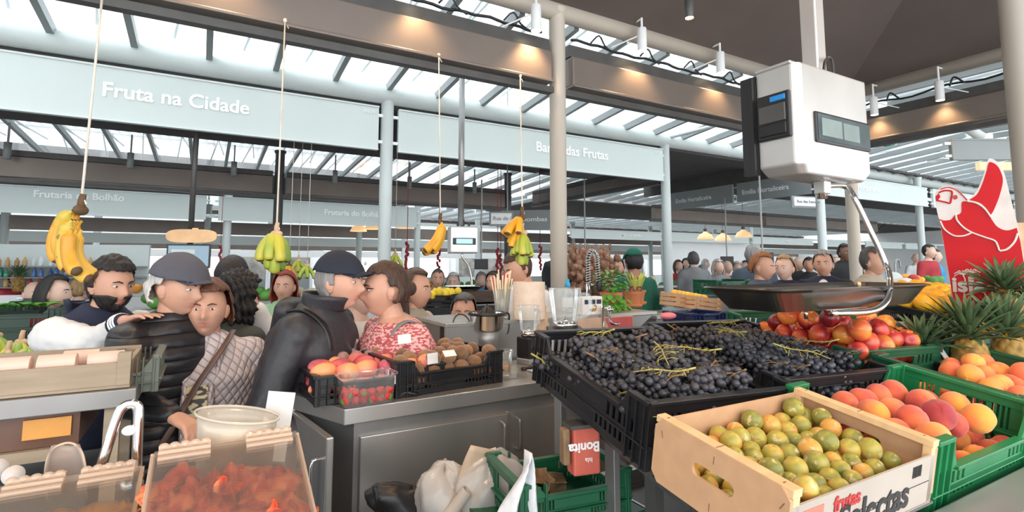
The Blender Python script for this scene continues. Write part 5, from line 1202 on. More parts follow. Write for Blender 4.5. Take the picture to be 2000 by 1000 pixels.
for i in range(24):
    o = bpy.data.objects.new('orange', om[i % 2]); COL.objects.link(o); o.location = V(bc2.location)+V((-.21+(i % 6)*.084, -.12+(i//6)*.08+rnd(-.01, .01), .14+(i//6)*.012+rnd(-.01, .015))); tag(o, 'yellow fruit in the rear black crate left of the bird sign', 'orange', 'yellow fruit in the rear black crate')
mmn = fmeshes('melon', M['melon'], .085, 'melon', 1)
for i, (u, v, d) in enumerate(((1958, 605, 2.55), (1925, 590, 2.7), (1990, 640, 2.5), (1935, 640, 2.45), (1880, 590, 3.0), (1848, 598, 3.0))):
    o = bpy.data.objects.new('melon', mmn[0]); COL.objects.link(o); o.location = at(u, v, d); o.rotation_euler = (rnd(1, 2), rnd(0, 1), rnd(0, 3)); tag(o, ['orange-yellow melon highest at the right edge', 'orange-yellow melon just under the sign lettering', 'orange-yellow melon low at the right edge', 'orange-yellow melon between two pineapple crowns', 'orange-yellow melon behind the broad crown', 'orange-yellow melon left of the broad crown'][i], 'melon', 'melons beneath the bird sign')
    if i < 3:
        k_ = MB().surf(lambda a_, b_: V((.087*cos(-.5+a_)*cos(-.25+b_*.5), .087*sin(-.5+a_)*cos(-.25+b_*.5), .094*sin(-.25+b_*.5))), 8, 5).obj('red_label', M['red'], o, solid=.001)
st = thing('fruit_stand', 'dark stand carrying the black orange crates and melons', 'stand', at(1880, 700, 2.9)*1.0); K3 = V(st.location)
MB().b2((-.9, -.1, -K3.z), (1.2, 1.2, -.02)).obj('stand_body', M['rail'], st)
o = MB().b2((-.13, -.08, -.04), (.13, .08, .04)).obj('yellow_box', M['yellow']); o.location = at(1690, 570, 3.3); tag(o, 'bright yellow plastic box behind the steel scale pan', 'box')
o = MB().b2((-.05, -.002, -.035), (.05, .002, .035)).obj('price_card', M['paper']); o.location = at(1752, 645, 2.2); o.rotation_euler = (.1, 0, -.6); tag(o, 'white card on the black crate beside the nectarines', 'card')
# dark blue crate and green crate far behind grapes
for i, (u, v, d, L, Wd, H, m, lab) in enumerate(((1357, 622, 2.9, .26, .2, .07, mat('navy_plastic', (.01, .02, .09), .4), 'dark blue plastic crate beyond the grape crate'), (1410, 560, 5.8, .55, .3, .15, M['green'], 'green plastic crate on a far counter right of wooden crates'), (1600, 622, 2.6, .45, .3, .12, M['green'], 'green plastic crate behind the nectarines under the pan'))):
    c_ = crate('plastic_crate', lab, L, Wd, H, m, at(u, v, d)-V((0, 0, H*.5)), (0, 0, 0), .9)
counter(1305, 624, 2.75, .4, .3, M['steel'], 'low steel counter behind the grape crate rim', 0) if False else None
o = MB().ell((0, 0, 0), (.05, .03, .018), 16, 8).obj('pink_cloth', mat('pink_cloth_fabric', (.9, .25, .3), .8), smooth=True); o.location = at(1305, 617, 2.7); tag(o, 'small pink cloth behind the grape crate rim', 'cloth')
# ================================================================ PEOPLE
def skin_mat(name, c, lip):
    m = mat(name, c, .5, col2=tuple(x*.86 for x in c), nscale=9, bump=.05, bscale=120); N = m.node_tree.nodes; L = m.node_tree.links; b = N['Principled BSDF']
    b.inputs['Subsurface Weight'].default_value = .0
    a = N.new('ShaderNodeAttribute'); a.attribute_name = 'var'; mx = N.new('ShaderNodeMixRGB'); src = b.inputs['Base Color'].links[0].from_socket
    L.new(a.outputs['Fac'], mx.inputs[0]); L.new(src, mx.inputs[1]); mx.inputs[2].default_value = (*lip, 1); L.new(mx.outputs[0], b.inputs['Base Color']); return m
SK = [skin_mat('warm_skin', (.66, .36, .25), (.50, .17, .14)), skin_mat('pale_skin', (.76, .50, .39), (.60, .24, .20)), skin_mat('tan_skin', (.50, .25, .155), (.38, .13, .10)), skin_mat('dark_skin', (.20, .10, .065), (.2, .07, .06))]
HAIRC = {'black': (.015, .012, .012), 'brown': (.07, .035, .022), 'redbrown': (.16, .06, .03), 'grey': (.34, .33, .32), 'white': (.72, .70, .67), 'blond': (.48, .30, .13), 'ginger': (.34, .13, .04), 'red': (.33, .05, .03), 'dkgrey': (.09, .085, .08)}
HM = {k: mat(k+'_hair', v, .55, col2=tuple(x*.55 for x in v), nscale=60, stretch=(1, 1, .12), bump=.6, bscale=90) for k, v in HAIRC.items()}
M['eyew'] = mat('eye_white', (.8, .78, .75), .2); M['iris'] = mat('dark_iris', (.04, .025, .02), .1)
def fabric(name, c, c2=None, b=.25, s=30, r=.85, **k): 
    if name not in M: M[name] = mat(name, c, r, col2=c2 or tuple(x*.75 for x in c), nscale=6, bump=b, bscale=s, **k)
    return M[name]
def pattern(name, kind, c1, c2, scale):
    if name in M: return M[name]
    m = bpy.data.materials.new(name); m.use_nodes = True; N = m.node_tree.nodes; L = m.node_tree.links; b = N['Principled BSDF']; b.inputs['Roughness'].default_value = .8 if kind != 'puffer' else .42
    t = N.new('ShaderNodeTexCoord'); sp = N.new('ShaderNodeSeparateXYZ'); L.new(t.outputs['Object'], sp.inputs[0]); b.inputs['Base Color'].default_value = (*c1, 1)
    def mth(op, a, c=None):
        x = N.new('ShaderNodeMath'); x.operation = op
        for i, q in enumerate((a, c)):
            if q is None: continue
            if isinstance(q, (int, float)): x.inputs[i].default_value = q
            else: L.new(q, x.inputs[i])
        return x.outputs[0]
    if kind == 'puffer': h = mth('ABSOLUTE', mth('SINE', mth('MULTIPLY', sp.outputs[2], scale)))
    elif kind == 'quilt':
        ang = mth('ADD', sp.outputs[0], sp.outputs[1])
        h = mth('MULTIPLY', mth('ABSOLUTE', mth('SINE', mth('MULTIPLY', mth('ADD', ang, sp.outputs[2]), scale))), mth('ABSOLUTE', mth('SINE', mth('MULTIPLY', mth('SUBTRACT', ang, sp.outputs[2]), scale))))
    elif kind == 'stripes': h = mth('GREATER_THAN', mth('SINE', mth('MULTIPLY', sp.outputs[0], scale)), .1)
    else:
        n = N.new('ShaderNodeTexNoise'); n.inputs['Scale'].default_value = scale; n.inputs['Detail'].default_value = 1; mp = N.new('ShaderNodeMapping'); mp.inputs['Scale'].default_value = (1, 1, 2.2); L.new(t.outputs['Object'], mp.inputs[0]); L.new(mp.outputs[0], n.inputs['Vector']); h = n.outputs['Fac']
    if kind in ('puffer', 'quilt'):
        h = mth('POWER', h, .45); bp = N.new('ShaderNodeBump'); bp.inputs['Strength'].default_value = 1.; bp.inputs['Distance'].default_value = .012 if kind == 'puffer' else .008; L.new(h, bp.inputs['Height']); L.new(bp.outputs[0], b.inputs['Normal'])
        r = N.new('ShaderNodeValToRGB'); r.color_ramp.elements[0].color = (*c2, 1); r.color_ramp.elements[1].color = (*c1, 1); r.color_ramp.elements[1].position = .5; L.new(h, r.inputs[0]); L.new(r.outputs[0], b.inputs['Base Color'])
    else:
        r = N.new('ShaderNodeValToRGB'); r.color_ramp.elements[0].color = (*c2, 1); r.color_ramp.elements[1].color = (*c1, 1); r.color_ramp.elements[0].position = .47; r.color_ramp.elements[1].position = .53; L.new(h, r.inputs[0]); L.new(r.outputs[0], b.inputs['Base Color'])
    M[name] = m; return m
def G(x, s): return exp(-(x/s)**2)
HIV = {n: ico(n) for n in (3, 5)}
def head_pt(v, grow=0.):
    x, y, z = v; zz = z*.118; xx = x*.076; yy = y*.096
    if z < 0:
        t = -z; xx *= 1-.30*t**1.5; yy *= 1-.10*t; yy += .012*t
        if y < 0: yy *= 1-.25*t
    else: yy -= .006*z
    if y > 0:
        f = min(1, y*1.6)
        nose = G(xx, .011+.004*max(0, -zz/.03 if zz < 0 else 0))*(.024*G(zz+.030, .016)+.010*G(zz+.008, .02)); yy += nose*f
        yy -= .010*f*G(abs(xx)-.030, .014)*G(zz-.004, .011); yy += .005*f*G(zz-.024, .009)*G(xx, .045)
        yy += .007*f*G(xx, .022)*(G(zz+.056, .0055)+G(zz+.067, .006)); yy -= .004*f*G(xx, .02)*G(zz+.0615, .0025)
        yy += .010*f*G(xx, .02)*G(zz+.096, .016); yy += .004*f*G(abs(xx)-.045, .018)*G(zz+.025, .02)
    return V((xx, yy, zz))
def add_head(mb, Mt, lod):
    IVh, IFh = HIV[lod]; b = len(mb.v)
    for v in IVh:
        p = head_pt(v); lip = G(p.x, .020)*max(G(p.z+.056, .005), G(p.z+.067, .006)) if v.y > .3 else 0
        mb.v.append(Mt @ p); mb.attr.append(min(.9, lip*1.2))
    for f in IFh: mb.f.append(tuple(i+b for i in f)); mb.mi.append(0)
    mb.a = .001
    for s in (-1, 1):
        old = mb.M; mb.M = Mt @ Matrix.Translation((s*.074, -.004, -.012)) @ Matrix.Rotation(s*.35, 4, 'Z'); mb.ell((0, 0, 0), (.009, .018, .031), 12, 8); mb.ell((s*.004, -.002, .004), (.007, .020, .026), 10, 7); mb.M = old
def shell(Mt, lod, grow, keep, m, name, parent, noise=.0, drop=None, fs=9., seed=0):
    "layer lying over the skull where keep(dir) holds: hair, cap crown, beard"
    IVh, IFh = HIV[lod]; mb = MB(); idx = {}; r = random.Random(seed); ph = [r.uniform(0, 6) for _ in range(4)]
    def out(i):
        if i not in idx:
            v = IVh[i]; p = head_pt(v); g = grow(v) if callable(grow) else grow; n = V(v)
            g2 = g*(1+noise*sin(fs*v.x+ph[0])*sin(fs*v.z+ph[1])+noise*sin(fs*1.7*v.y+ph[2]+v.z*4)); p = p+n*g2
            if drop: p = drop(v, p)
            idx[i] = mb.av(Mt @ p)
        return idx[i]
    for f in IFh:
        if all(keep(IVh[i]) for i in f): mb.af(*[out(i) for i in f])
    if not mb.f: return None
    return mb.obj(name, m, parent, smooth=True, solid=-.006)
def add_hand(mb, w, d, side, up, curl=.35, s=1., point=False):
    "five-fingered hand: wrist w, along d, back of the hand towards up"
    d = V(d).normalized(); up = V(up); up = (up-d*up.dot(d)).normalized(); sd = d.cross(up)*side; w = V(w)
    k = w+d*.085*s
    for t in (-1.5, -.5, .5, 1.5): mb.caps(w+sd*.009*t*s, k+sd*.0185*t*s, .017*s, .0115*s, 8)
    for i, (t, L) in enumerate(((-1.5, .062), (-.5, .076), (.5, .082), (1.5, .074))):
        p = k+sd*.0195*t*s; dd = (d+sd*.07*t).normalized(); c = curl*(1.+.12*(1.5-t)); c = .05 if point and t > 1 else (c*2.2 if point else c)
        for j, fr in enumerate((.45, .32, .23)):
            dd = (dd-up*c*(.6+.3*j)).normalized(); q = p+dd*L*fr*s; mb.caps(p, q, (.0095-.0009*j)*s, (.0090-.0010*j)*s, 8); p = q
    b = w+d*.022*s+sd*.024*s; dd = (d*.75+sd*.75-up*.3).normalized(); q = b+dd*.042*s; mb.caps(b, q, .0145*s, .0115*s, 8); dd = (dd+d*.5-up*.15).normalized(); q2 = q+dd*.03*s; mb.caps(q, q2, .0110*s, .0095*s, 8); mb.caps(q2, q2+(dd+d*.3-up*.1).normalized()*.022*s, .0098*s, .008*s, 8)
def remesh(o, vx, sm=4, disp=0., dsz=.12):
    q = o.modifiers.new('remesh', 'REMESH'); q.mode = 'VOXEL'; q.voxel_size = vx; q.use_smooth_shade = True
    q = o.modifiers.new('smooth', 'SMOOTH'); q.factor = .5; q.iterations = sm
    if disp:
        tx = bpy.data.textures.new('folds', 'CLOUDS'); tx.noise_scale = dsz; q = o.modifiers.new('folds', 'DISPLACE'); q.texture = tx; q.strength = disp; q.mid_level = .5; q.texture_coords = 'LOCAL'
    return o
def person(label, u, v, d, face, look=None, lean=0., tilt=0., top='shirt', topm=None, bot=None, skin=0, hair='brown', style='short', arms=None, width=1., lod=5, group=None, hat=None, hatm=None, extra=None, headpos=None, female=False, sleeves=None, zfix=None, beard=None):
    tgt = V(headpos) if headpos is not None else at(u, v, d)
    if zfix: tgt.z = zfix
    fa = radians(face); dr = -F0*cos(fa)+RT*sin(fa); yaw = math.atan2(-dr.x, dr.y)
    la = 0 if look is None else radians(look-face)
    hip = V((0, 0, .92)); RL = Matrix.Rotation(-lean, 4, 'X')
    def up_(p):
        p = V(p); t = min(1, max(0, (p.z-.92)/.25)); r = Matrix.Rotation(-lean*t, 3, 'X'); return r @ (p-hip)+hip
    hc = up_((0, .025, 1.605)); drop = hc.z-tgt.z
    root = thing('person', label, 'person', (0, 0, 0), (0, 0, yaw), group)
    off = V((hc.x, hc.y, 0)); off.rotate(Euler((0, 0, yaw))); root.location = V((tgt.x-off.x, tgt.y-off.y, 0))
    hz = .92-drop; k = hz/.92
    def Z(p): p = V(p); return V((p.x, p.y, p.z-drop)) if p.z >= .92 else V((p.x, p.y, p.z*k))
    near = lod == 5; vx = .010 if near else .028; seg = 24 if near else 12
    def loft(mb, rings):
        prev = None
        for (z, a, b, yc) in rings:
            r = [mb.av(Z(up_((a*width*cos(2*pi*i/seg), yc+b*width*sin(2*pi*i/seg)*(1 if True else 1), z)))) for i in range(seg)]
            if prev is None: mb.af(*r[::-1])
            else:
                for i in range(seg): mb.af(prev[i], prev[(i+1) % seg], r[(i+1) % seg], r[i])
            prev = r
        mb.af(*prev)
    T = [(.86, .150, .105, 0), (.95, .165, .115, 0), (1.08, .140 if not female else .128, .100, 0), (1.22, .155, .115, .0), (1.33, .168, .118 if not female else .13, .004), (1.41, .160, .095, -.005), (1.455, .10, .07, -.008), (1.48, .06, .055, -.005)]
    A = arms or [((-.25, .0, 1.14), (-.25, .08, .90)), ((.25, .0, 1.14), (.25, .08, .90))]
    # body: one continuous surface
    mb = MB(); loft(mb, T); sh_ = [Z(up_((s*.165*width, -.005, 1.395))) for s in (-1, 1)]
    arm = []
    for i, (e, w) in enumerate(A):
        s = -1 if i == 0 else 1; E_ = Z(e[:3]) if len(e) == 3 else V(e[:3]); W_ = Z(w[:3]) if len(w) == 3 else V(w[:3]); arm.append((sh_[i], E_, W_)); mb.caps(sh_[i], E_, .052, .042, 10); mb.caps(E_, W_, .042, .028, 10)
        fd = (W_-E_).normalized(); spec = (sleeves or {}).get(i, {}); add_hand(mb, W_, spec.get('dir', fd), -s, spec.get('up', (0, 0, 1) if abs(fd.z) < .8 else (s, 0, 0)), spec.get('curl', .35), 1., spec.get('point', False))
    nk0 = Z(up_((0, -.005, 1.43))); Mh = Matrix.Translation(Z(hc) if hc.z > .92 else hc) @ Matrix.Rotation(-lean*.4, 4, 'X') @ Matrix.Rotation(la, 4, 'Z') @ Matrix.Rotation(-tilt, 4, 'X')
    mb.caps(nk0, Mh @ V((0, -.015, -.06)), .058, .052, 12)
    for s in (-1, 1): mb.caps(Z((s*.085, 0, .90)), Z((s*.10, .01, .50)), .080, .055, 10); mb.caps(Z((s*.10, .01, .50)), Z((s*.105, -.01, .09)), .055, .038, 10); mb.caps(Z((s*.105, -.02, .05)), Z((s*.11, .12, .035)), .038, .03, 10)
    body = remesh(mb.obj('lower', SK[skin], None, smooth=True), .0068 if near else .022, 3)
    dg = bpy.context.evaluated_depsgraph_get(); dg.update(); me = bpy.data.meshes.new_from_object(body.evaluated_get(dg)); bpy.data.objects.remove(body)
    mb = MB(); mb.v = [q.co.copy() for q in me.vertices]; mb.attr = [0.]*len(mb.v); mb.f = [tuple(f.vertices) for f in me.polygons]; mb.mi = [0]*len(mb.f); add_head(mb, Mh, lod); bd = mb.obj('body', SK[skin], root, smooth=True); bpy.data.meshes.remove(me)
    # face details
    if near or d < 7.5:
        for s in (-1, 1):
            c = V((s*.030, .0790, .004)); ey = MB(); ey.M = Mh; ey.ell(c, (.0125, .0085, .0052), 12, 8); e = ey.obj('eye', M['eyew'], bd, smooth=True); ir = MB(); ir.M = Mh; ir.ell(c+V((0, .0062, 0)), (.0048, .0032, .0046), 10, 6); ir.obj('iris', M['iris'], bd, smooth=True)
            eb = MB(); eb.M = Mh; eb.tube([(s*.012, .0965, .020), (s*.028, .0935, .027), (s*.046, .080, .022)], [.0028, .0036, .0015], 6); eb.obj('eyebrow', HM['dkgrey' if hair in ('white', 'grey') else hair], bd, smooth=True)
    hm = HM[hair]
    hl = lambda v: v.z > .52-.0*v.y or (v.y < .18 and v.z > -.12) or (v.y < -.12 and v.z > -.55)
    if style == 'short': shell(Mh, lod, lambda v: .009+.006*max(0, v.z), hl, hm, 'hair', root, .25, fs=14)
    elif style == 'bald': shell(Mh, lod, .004, lambda v: v.y < .1 and -.5 < v.z < .35, hm, 'hair', root)
    elif style == 'cropped': shell(Mh, lod, .004, hl, hm, 'hair', root, .1)
    elif style in ('bob', 'long', 'curly', 'bun', 'wavy'):
        L_ = {'bob': .06, 'long': .20, 'curly': .05, 'bun': .0, 'wavy': .0}[style]
        kp = lambda v: v.z > .55 or (v.y < (.22 if style in ('long', 'bob', 'curly') else .02)+.3*max(0, v.z) and v.z > (-.75 if style not in ('bun', 'wavy') else -.45)) and not (style in ('bun', 'wavy') and abs(v.x) > .8 and -.3 < v.z < .12 and v.y > -.25)
        gr = {'curly': .030, 'bob': .018, 'long': .018, 'bun': .012, 'wavy': .020}[style]
        def dp(v, p):
            if v.z < .1: t = min(1, (.1-v.z)/.8); p = V((p.x*(1+.35*t), p.y-(.01 if v.y < 0 else 0), p.z-L_*t))
            return p
        shell(Mh, lod, gr, kp, hm, 'hair', root, .35 if style == 'curly' else .14, dp, 16 if style == 'curly' else 9)
        if style == 'bun': q = MB(); q.M = Mh; q.ell((0, -.115, .0), (.035, .032, .035), 14, 10); q.obj('hair_bun', hm, root, smooth=True)
        if style == 'long' or style == 'bob':
            q = MB(); q.M = Mh; q.caps((0, -.06, -.02), (0, -.055, -.06-L_), .07, .045, 14); q.obj('hair_back', hm, root, smooth=True)
    if beard: shell(Mh, lod, .009, lambda v: v.y > -.05 and v.z < -.30 and not (abs(v.x) < .30 and -.62 < v.z < -.40 and v.y > .5), HM[beard], 'beard', root, .2)
    if hat == 'cap':
        cp = shell(Mh, lod, lambda v: .030 if style == 'wavy' else .019, lambda v: v.z > .28-.10*v.y, hatm, 'cap', root, .03)
        br = MB(); br.M = Mh
        br.surf(lambda i, j: V((.072*sin((i-.5)*2.5)*(1-.12*j), .075*cos((i-.5)*2.2)+.075*j*cos((i-.5)*1.9)**.6+.005, .056-.014*j-.030*(i-.5)**2*4*.6)), 16, 6)
        br.obj('cap_brim', hatm, cp or root, smooth=True, solid=.004); bt = MB(); bt.M = Mh; bt.ell((0, -.005, .136), .006, 8, 6); bt.obj('cap_button', hatm, cp or root)
    elif hat == 'beret': shell(Mh, lod, .02, lambda v: v.z > .2, hatm, 'hat', root, .05)
    # clothes
    ez = .045 if top in ('jacket', 'vest', 'coat') else .022
    mb = MB(); g = ez if near else ez
    z0 = {'coat': .72, 'jacket': .84, 'vest': .86, 'shirt': .88}[top]
    R = [(z0, .150+g+.01, .11+g, 0)] if z0 >= .86 else [(z0, .165+g, .12+g, 0)]
    R += [(max(z, z0+.02) if z < z0 else z, a+g*(1 if z < 1.4 else .75), b+g*(1 if z < 1.4 else .75), y) for (z, a, b, y) in T if z > z0+.03]
    if top in ('jacket', 'coat', 'vest'): R[-1] = (1.505, .072, .068, -.005)
    else: R = R[:-1]+[(1.465, .070, .062, -.006)]
    loft(mb, R)
    for i, (S_, E_, W_) in enumerate(arm):
        W2 = E_+(W_-E_)*.93
        if top != 'vest':
            mb.caps(S_, E_, .060+g*.45, .048+g*.35, 12); 
            if not (sleeves or {}).get(i, {}).get('short'): mb.caps(E_, W2, .048+g*.35, .036+g*.2, 12)
    cl = mb.obj({'coat': 'coat', 'jacket': 'jacket', 'vest': 'vest', 'shirt': 'top'}[top], topm, root, smooth=True); remesh(cl, .0115 if near else .03, 5, (.014 if top in ('jacket', 'coat') else .009) if near else 0, .07)
    mb = MB(); loft(mb, [(.93, .172, .122, 0), (.86, .170, .122, 0), (.80, .16, .115, 0)][::-1])
    for s in (-1, 1): mb.caps(Z((s*.088, 0, .88)), Z((s*.10, .01, .50)), .092, .066, 12); mb.caps(Z((s*.10, .01, .50)), Z((s*.105, -.01, .10)), .066, .052, 12)
    tr = mb.obj('trousers', bot or fabric('dark_trousers', (.05, .055, .07)), root, smooth=True); remesh(tr, .014 if near else .035, 4)
    mb = MB(); 
    for s in (-1, 1): mb.caps(Z((s*.105, -.03, .045)), Z((s*.11, .13, .035)), .048, .038, 10)
    mb.obj('shoes', M['black'], root, smooth=True)
    if extra: extra(root, Mh, up_, Z, arm, cl)
    return root, Mh, arm
def loc_of(root, p):
    "world point to this person's own space"
    return Matrix.Translation(root.location).inverted() @ V(p) if False else (Matrix.LocRotScale(root.location, root.rotation_euler, None).inverted() @ V(p))
navy = fabric('navy_fabric', (.018, .024, .055)); whitef = fabric('white_fabric', (.78, .78, .76), (.62, .62, .62), .4, 22); blackj = fabric('black_shell_fabric', (.035, .035, .042), (.022, .022, .027), .5, 16, .5)
jean = fabric('blue_denim', (.07, .14, .28)); greyf = fabric('grey_fabric', (.25, .25, .26)); beige = fabric('beige_fabric', (.50, .44, .34)); greenf = fabric('dark_green_fabric', (.01, .13, .08)); bluef = fabric('bright_blue_fabric', (.03, .32, .62)); redf = fabric('red_fabric', (.45, .04, .05))
puff = pattern('black_puffer', 'puffer', (.022, .022, .026), (.004, .004, .005), 62); quilt = pattern('pale_quilted', 'quilt', (.62, .54, .54), (.36, .31, .32), 62); pinkp = pattern('pink_dapple_knit', 'dots', (.80, .44, .42), (.45, .09, .10), 55)
capg = fabric('charcoal_cap_fabric', (.10, .10, .125), (.08, .08, .10), .2, 50); capn = fabric('navy_cap_fabric', (.018, .024, .04), (.012, .016, .028), .2, 50)
def own_frame(u, v, d, face, lean):
    tgt = at(u, v, d); f_ = radians(face); dr = -F0*cos(f_)+RT*sin(f_); yaw = math.atan2(-dr.x, dr.y); hip = V((0, 0, .92)); hc = Matrix.Rotation(-lean, 3, 'X') @ (V((0, .025, 1.605))-hip)+hip
    off = V((hc.x, hc.y, 0)); off.rotate(Euler((0, 0, yaw))); loc = V((tgt.x-off.x, tgt.y-off.y, 0)); return Matrix.LocRotScale(loc, Euler((0, 0, yaw)), None), hc.z-tgt.z
GF, _ = own_frame(348, 562, 2.28, 66, .06); GW = GF.inverted() @ at(335, 812, 1.90); GE = GF.inverted() @ at(262, 785, 1.98); GH = (GF.inverted() @ at(385, 838, 1.88))-GW
# 2. man in the grey cap (built first: the bearded man's hand rests on him)
def ex_cap(root, Mh, up_, Z, arm, cl):
    mb = MB(); mb.M = Mh; mb.surf(lambda i, j: V(((.079-.012*j)*sin(pi+2.3*(i-.5)*2*.62)*1.0, (.094)*cos(pi+(i-.5)*2*1.45)-.004, .02-.085*j)), 20, 6)
    mb = MB()
    for z_ in (.99, ): pass
gcap, GM, garm = person('person in grey cap and black puffer jacket, white hair, pointing down', 348, 562, 2.28, 66, look=80, lean=.06, tilt=.10, top='jacket', topm=puff, bot=jean, skin=0, hair='white', style='wavy', hat='cap', hatm=capg, width=.98,
    arms=[((-.24, .0, 1.12), (-.17, .15, .98)), ((GE.x, GE.y, GE.z, 1), (GW.x, GW.y, GW.z, 1))], sleeves={1: dict(point=True, curl=.5, up=(0, 0, 1), dir=tuple(GH))})
# 1. bearded man, arm stretched to the other's shoulder
def ex_beard(root, Mh, up_, Z, arm, cl):
    mb = MB()
    for i in (0, 1): S_, E_, W_ = arm[i]; mb.caps(S_+V((0, 0, -.01)), E_, .080, .066, 14); mb.caps(E_, E_+(W_-E_)*.70, .066, .050, 14)
    remesh(mb.obj('white_sleeves', whitef, root, smooth=True), .010, 4, .02, .05)
    for i in (0, 1):
        S_, E_, W_ = arm[i]; dd = (W_-E_); p = [E_+dd*t for t in (.78, 1.0)]; c = MB().tube(p, [.050, .038], 20).obj('knit_cuff', navy, root, smooth=True)
        for t in (.25, .5, .75): q = p[0].lerp(p[1], t); MB().tube([q, q+dd.normalized()*.006], .0512-.011*t, 20).obj('cuff_stripe', M['white'], c, smooth=True)
    mb = MB(); mb.surf(lambda i, j: Z(up_(((.105-.02*j)*cos(pi*(1.+i)), -.03+(.10-.0*j)*sin(pi*(1.+i))*1.0-.02, 1.50-.05*j+.02*sin(i*9)))), 20, 5); mb.obj('hood', navy, root, smooth=True, solid=.02)
ps = at(268, 632, 2.20)
bm, BMh, barm = person('bearded person in navy and white baseball jacket, hand on neighbour\'s shoulder', 218, 556, 2.42, 68, lean=.20, tilt=.05, top='vest', topm=navy, skin=0, hair='black', style='short', beard='black', width=1.08,
    arms=[((-.2, .22, 1.10), (-.1, .40, 1.05)), ((.24, .20, 1.22), (.18, .42, 1.42))], extra=None) if False else (None, None, None)
def place_reach(kw, target, idx, elbow_drop, **sl):
    pass
fa = radians(68)
# compute the reach in the man's own space before building him
def own_frame(u, v, d, face, lean):
    tgt = at(u, v, d); f_ = radians(face); dr = -F0*cos(f_)+RT*sin(f_); yaw = math.atan2(-dr.x, dr.y); hip = V((0, 0, .92)); hc = Matrix.Rotation(-lean, 3, 'X') @ (V((0, .025, 1.605))-hip)+hip
    off = V((hc.x, hc.y, 0)); off.rotate(Euler((0, 0, yaw))); loc = V((tgt.x-off.x, tgt.y-off.y, 0)); return Matrix.LocRotScale(loc, Euler((0, 0, yaw)), None), hc.z-tgt.z
BF, bdrop = own_frame(218, 556, 2.42, 68, .2); W_ = BF.inverted() @ at(243, 628, 2.20); E_ = BF.inverted() @ at(188, 672, 2.26)
H_ = (BF.inverted() @ at(310, 606, 2.16))-W_
bm, BMh, barm = person('bearded person in navy and white jacket, hand on the grey-capped person\'s shoulder', 218, 556, 2.42, 68, lean=.20, tilt=.05, top='vest', topm=navy, skin=0, hair='black', style='short', beard='black', width=1.05,
    arms=[((-.22, .10, 1.10), (-.12, .30, 1.02)), ((E_.x, E_.y, E_.z, 1), (W_.x, W_.y, W_.z, 1))], sleeves={1: dict(dir=tuple(H_), up=(0, 0, 1), curl=.22)}, extra=ex_beard)
# 3. woman in the quilted jacket
M['floral'] = pattern('floral_print', 'dots', (.70, .60, .35), (.08, .08, .09), 26)
def ex_quilt(root, Mh, up_, Z, arm, cl):
    mb = MB(); mb.surf(lambda i, j: Z(up_((-.050+.10*i, .200+.012*(1-abs(2*i-1))+(.0 if j < .7 else -.09*(j-.7)/.3), .90+.52*j))), 8, 14); mb.obj('printed_shirt', M['floral'], root, smooth=True, solid=.01)
    for s in (-1, 1):
        mb = MB(); mb.surf(lambda i, j: Z(up_((s*(.05+.012*i+.02*(j > .8)),   .212-.03*i-(.0 if j < .7 else .085*(j-.7)/.3), .86+.58*j))), 3, 14); mb.obj('front_edge', quilt, root, smooth=True, solid=.012)
    MB().tube(bez([Z(up_(p)) for p in ((-.10, -.03, 1.50), (-.08, .13, 1.455), (.0, .205, 1.32), (.09, .225, 1.14), (.20, .14, .96))], 30), .013, 8, flat=.35).obj('bag_strap', fabric('brown_leather', (.17, .10, .075), None, .1, 40, .4), root, smooth=True)
    for z_ in (.95, 1.08, 1.2): q = MB(); q.ell(Z(up_((-.068, .222, z_))), (.008, .004, .008), 10, 6); q.obj('button', M['black'], root, smooth=True)
person('person with short auburn hair in pale quilted jacket and floral shirt', 405, 604, 2.36, 22, lean=.05, tilt=-.05, top='jacket', topm=quilt, bot=jean, skin=0, hair='redbrown', style='wavy', female=True, width=1.05, extra=ex_quilt,
    arms=[((-.27, -.0, 1.14), (-.16, .20, 1.06)), ((.28, .02, 1.14), (.24, .14, .92))], sleeves={0: dict(dir=(.5, .6, .1), up=(0, 0, 1))})
# 4. dark curls behind
person('person with big dark curls in dark coat behind the quilted jacket', 466, 584, 2.85, 150, top='coat', topm=fabric('charcoal_coat', (.07, .075, .07)), hair='black', style='curly', skin=1)
# 5. white shirt, back turned
def ex_white(root, Mh, up_, Z, arm, cl):
    MB().tube(bez([Z(up_(p)) for p in ((-.08, .03, 1.50), (-.10, -.10, 1.44), (-.02, -.16, 1.2), (.0, -.16, 1.0))], 16), .012, 6, flat=.4).obj('apron_strap', M['black'], root, smooth=True)
person('person in white shirt seen from behind with cropped black hair', 452, 540, 3.1, 172, lean=.12, tilt=.3, top='shirt', topm=whitef, hair='black', style='cropped', skin=2, width=1.2, extra=ex_white, arms=[((-.30, .10, 1.14), (-.24, .34, 1.04)), ((.32, .10, 1.16), (.26, .34, 1.06))])
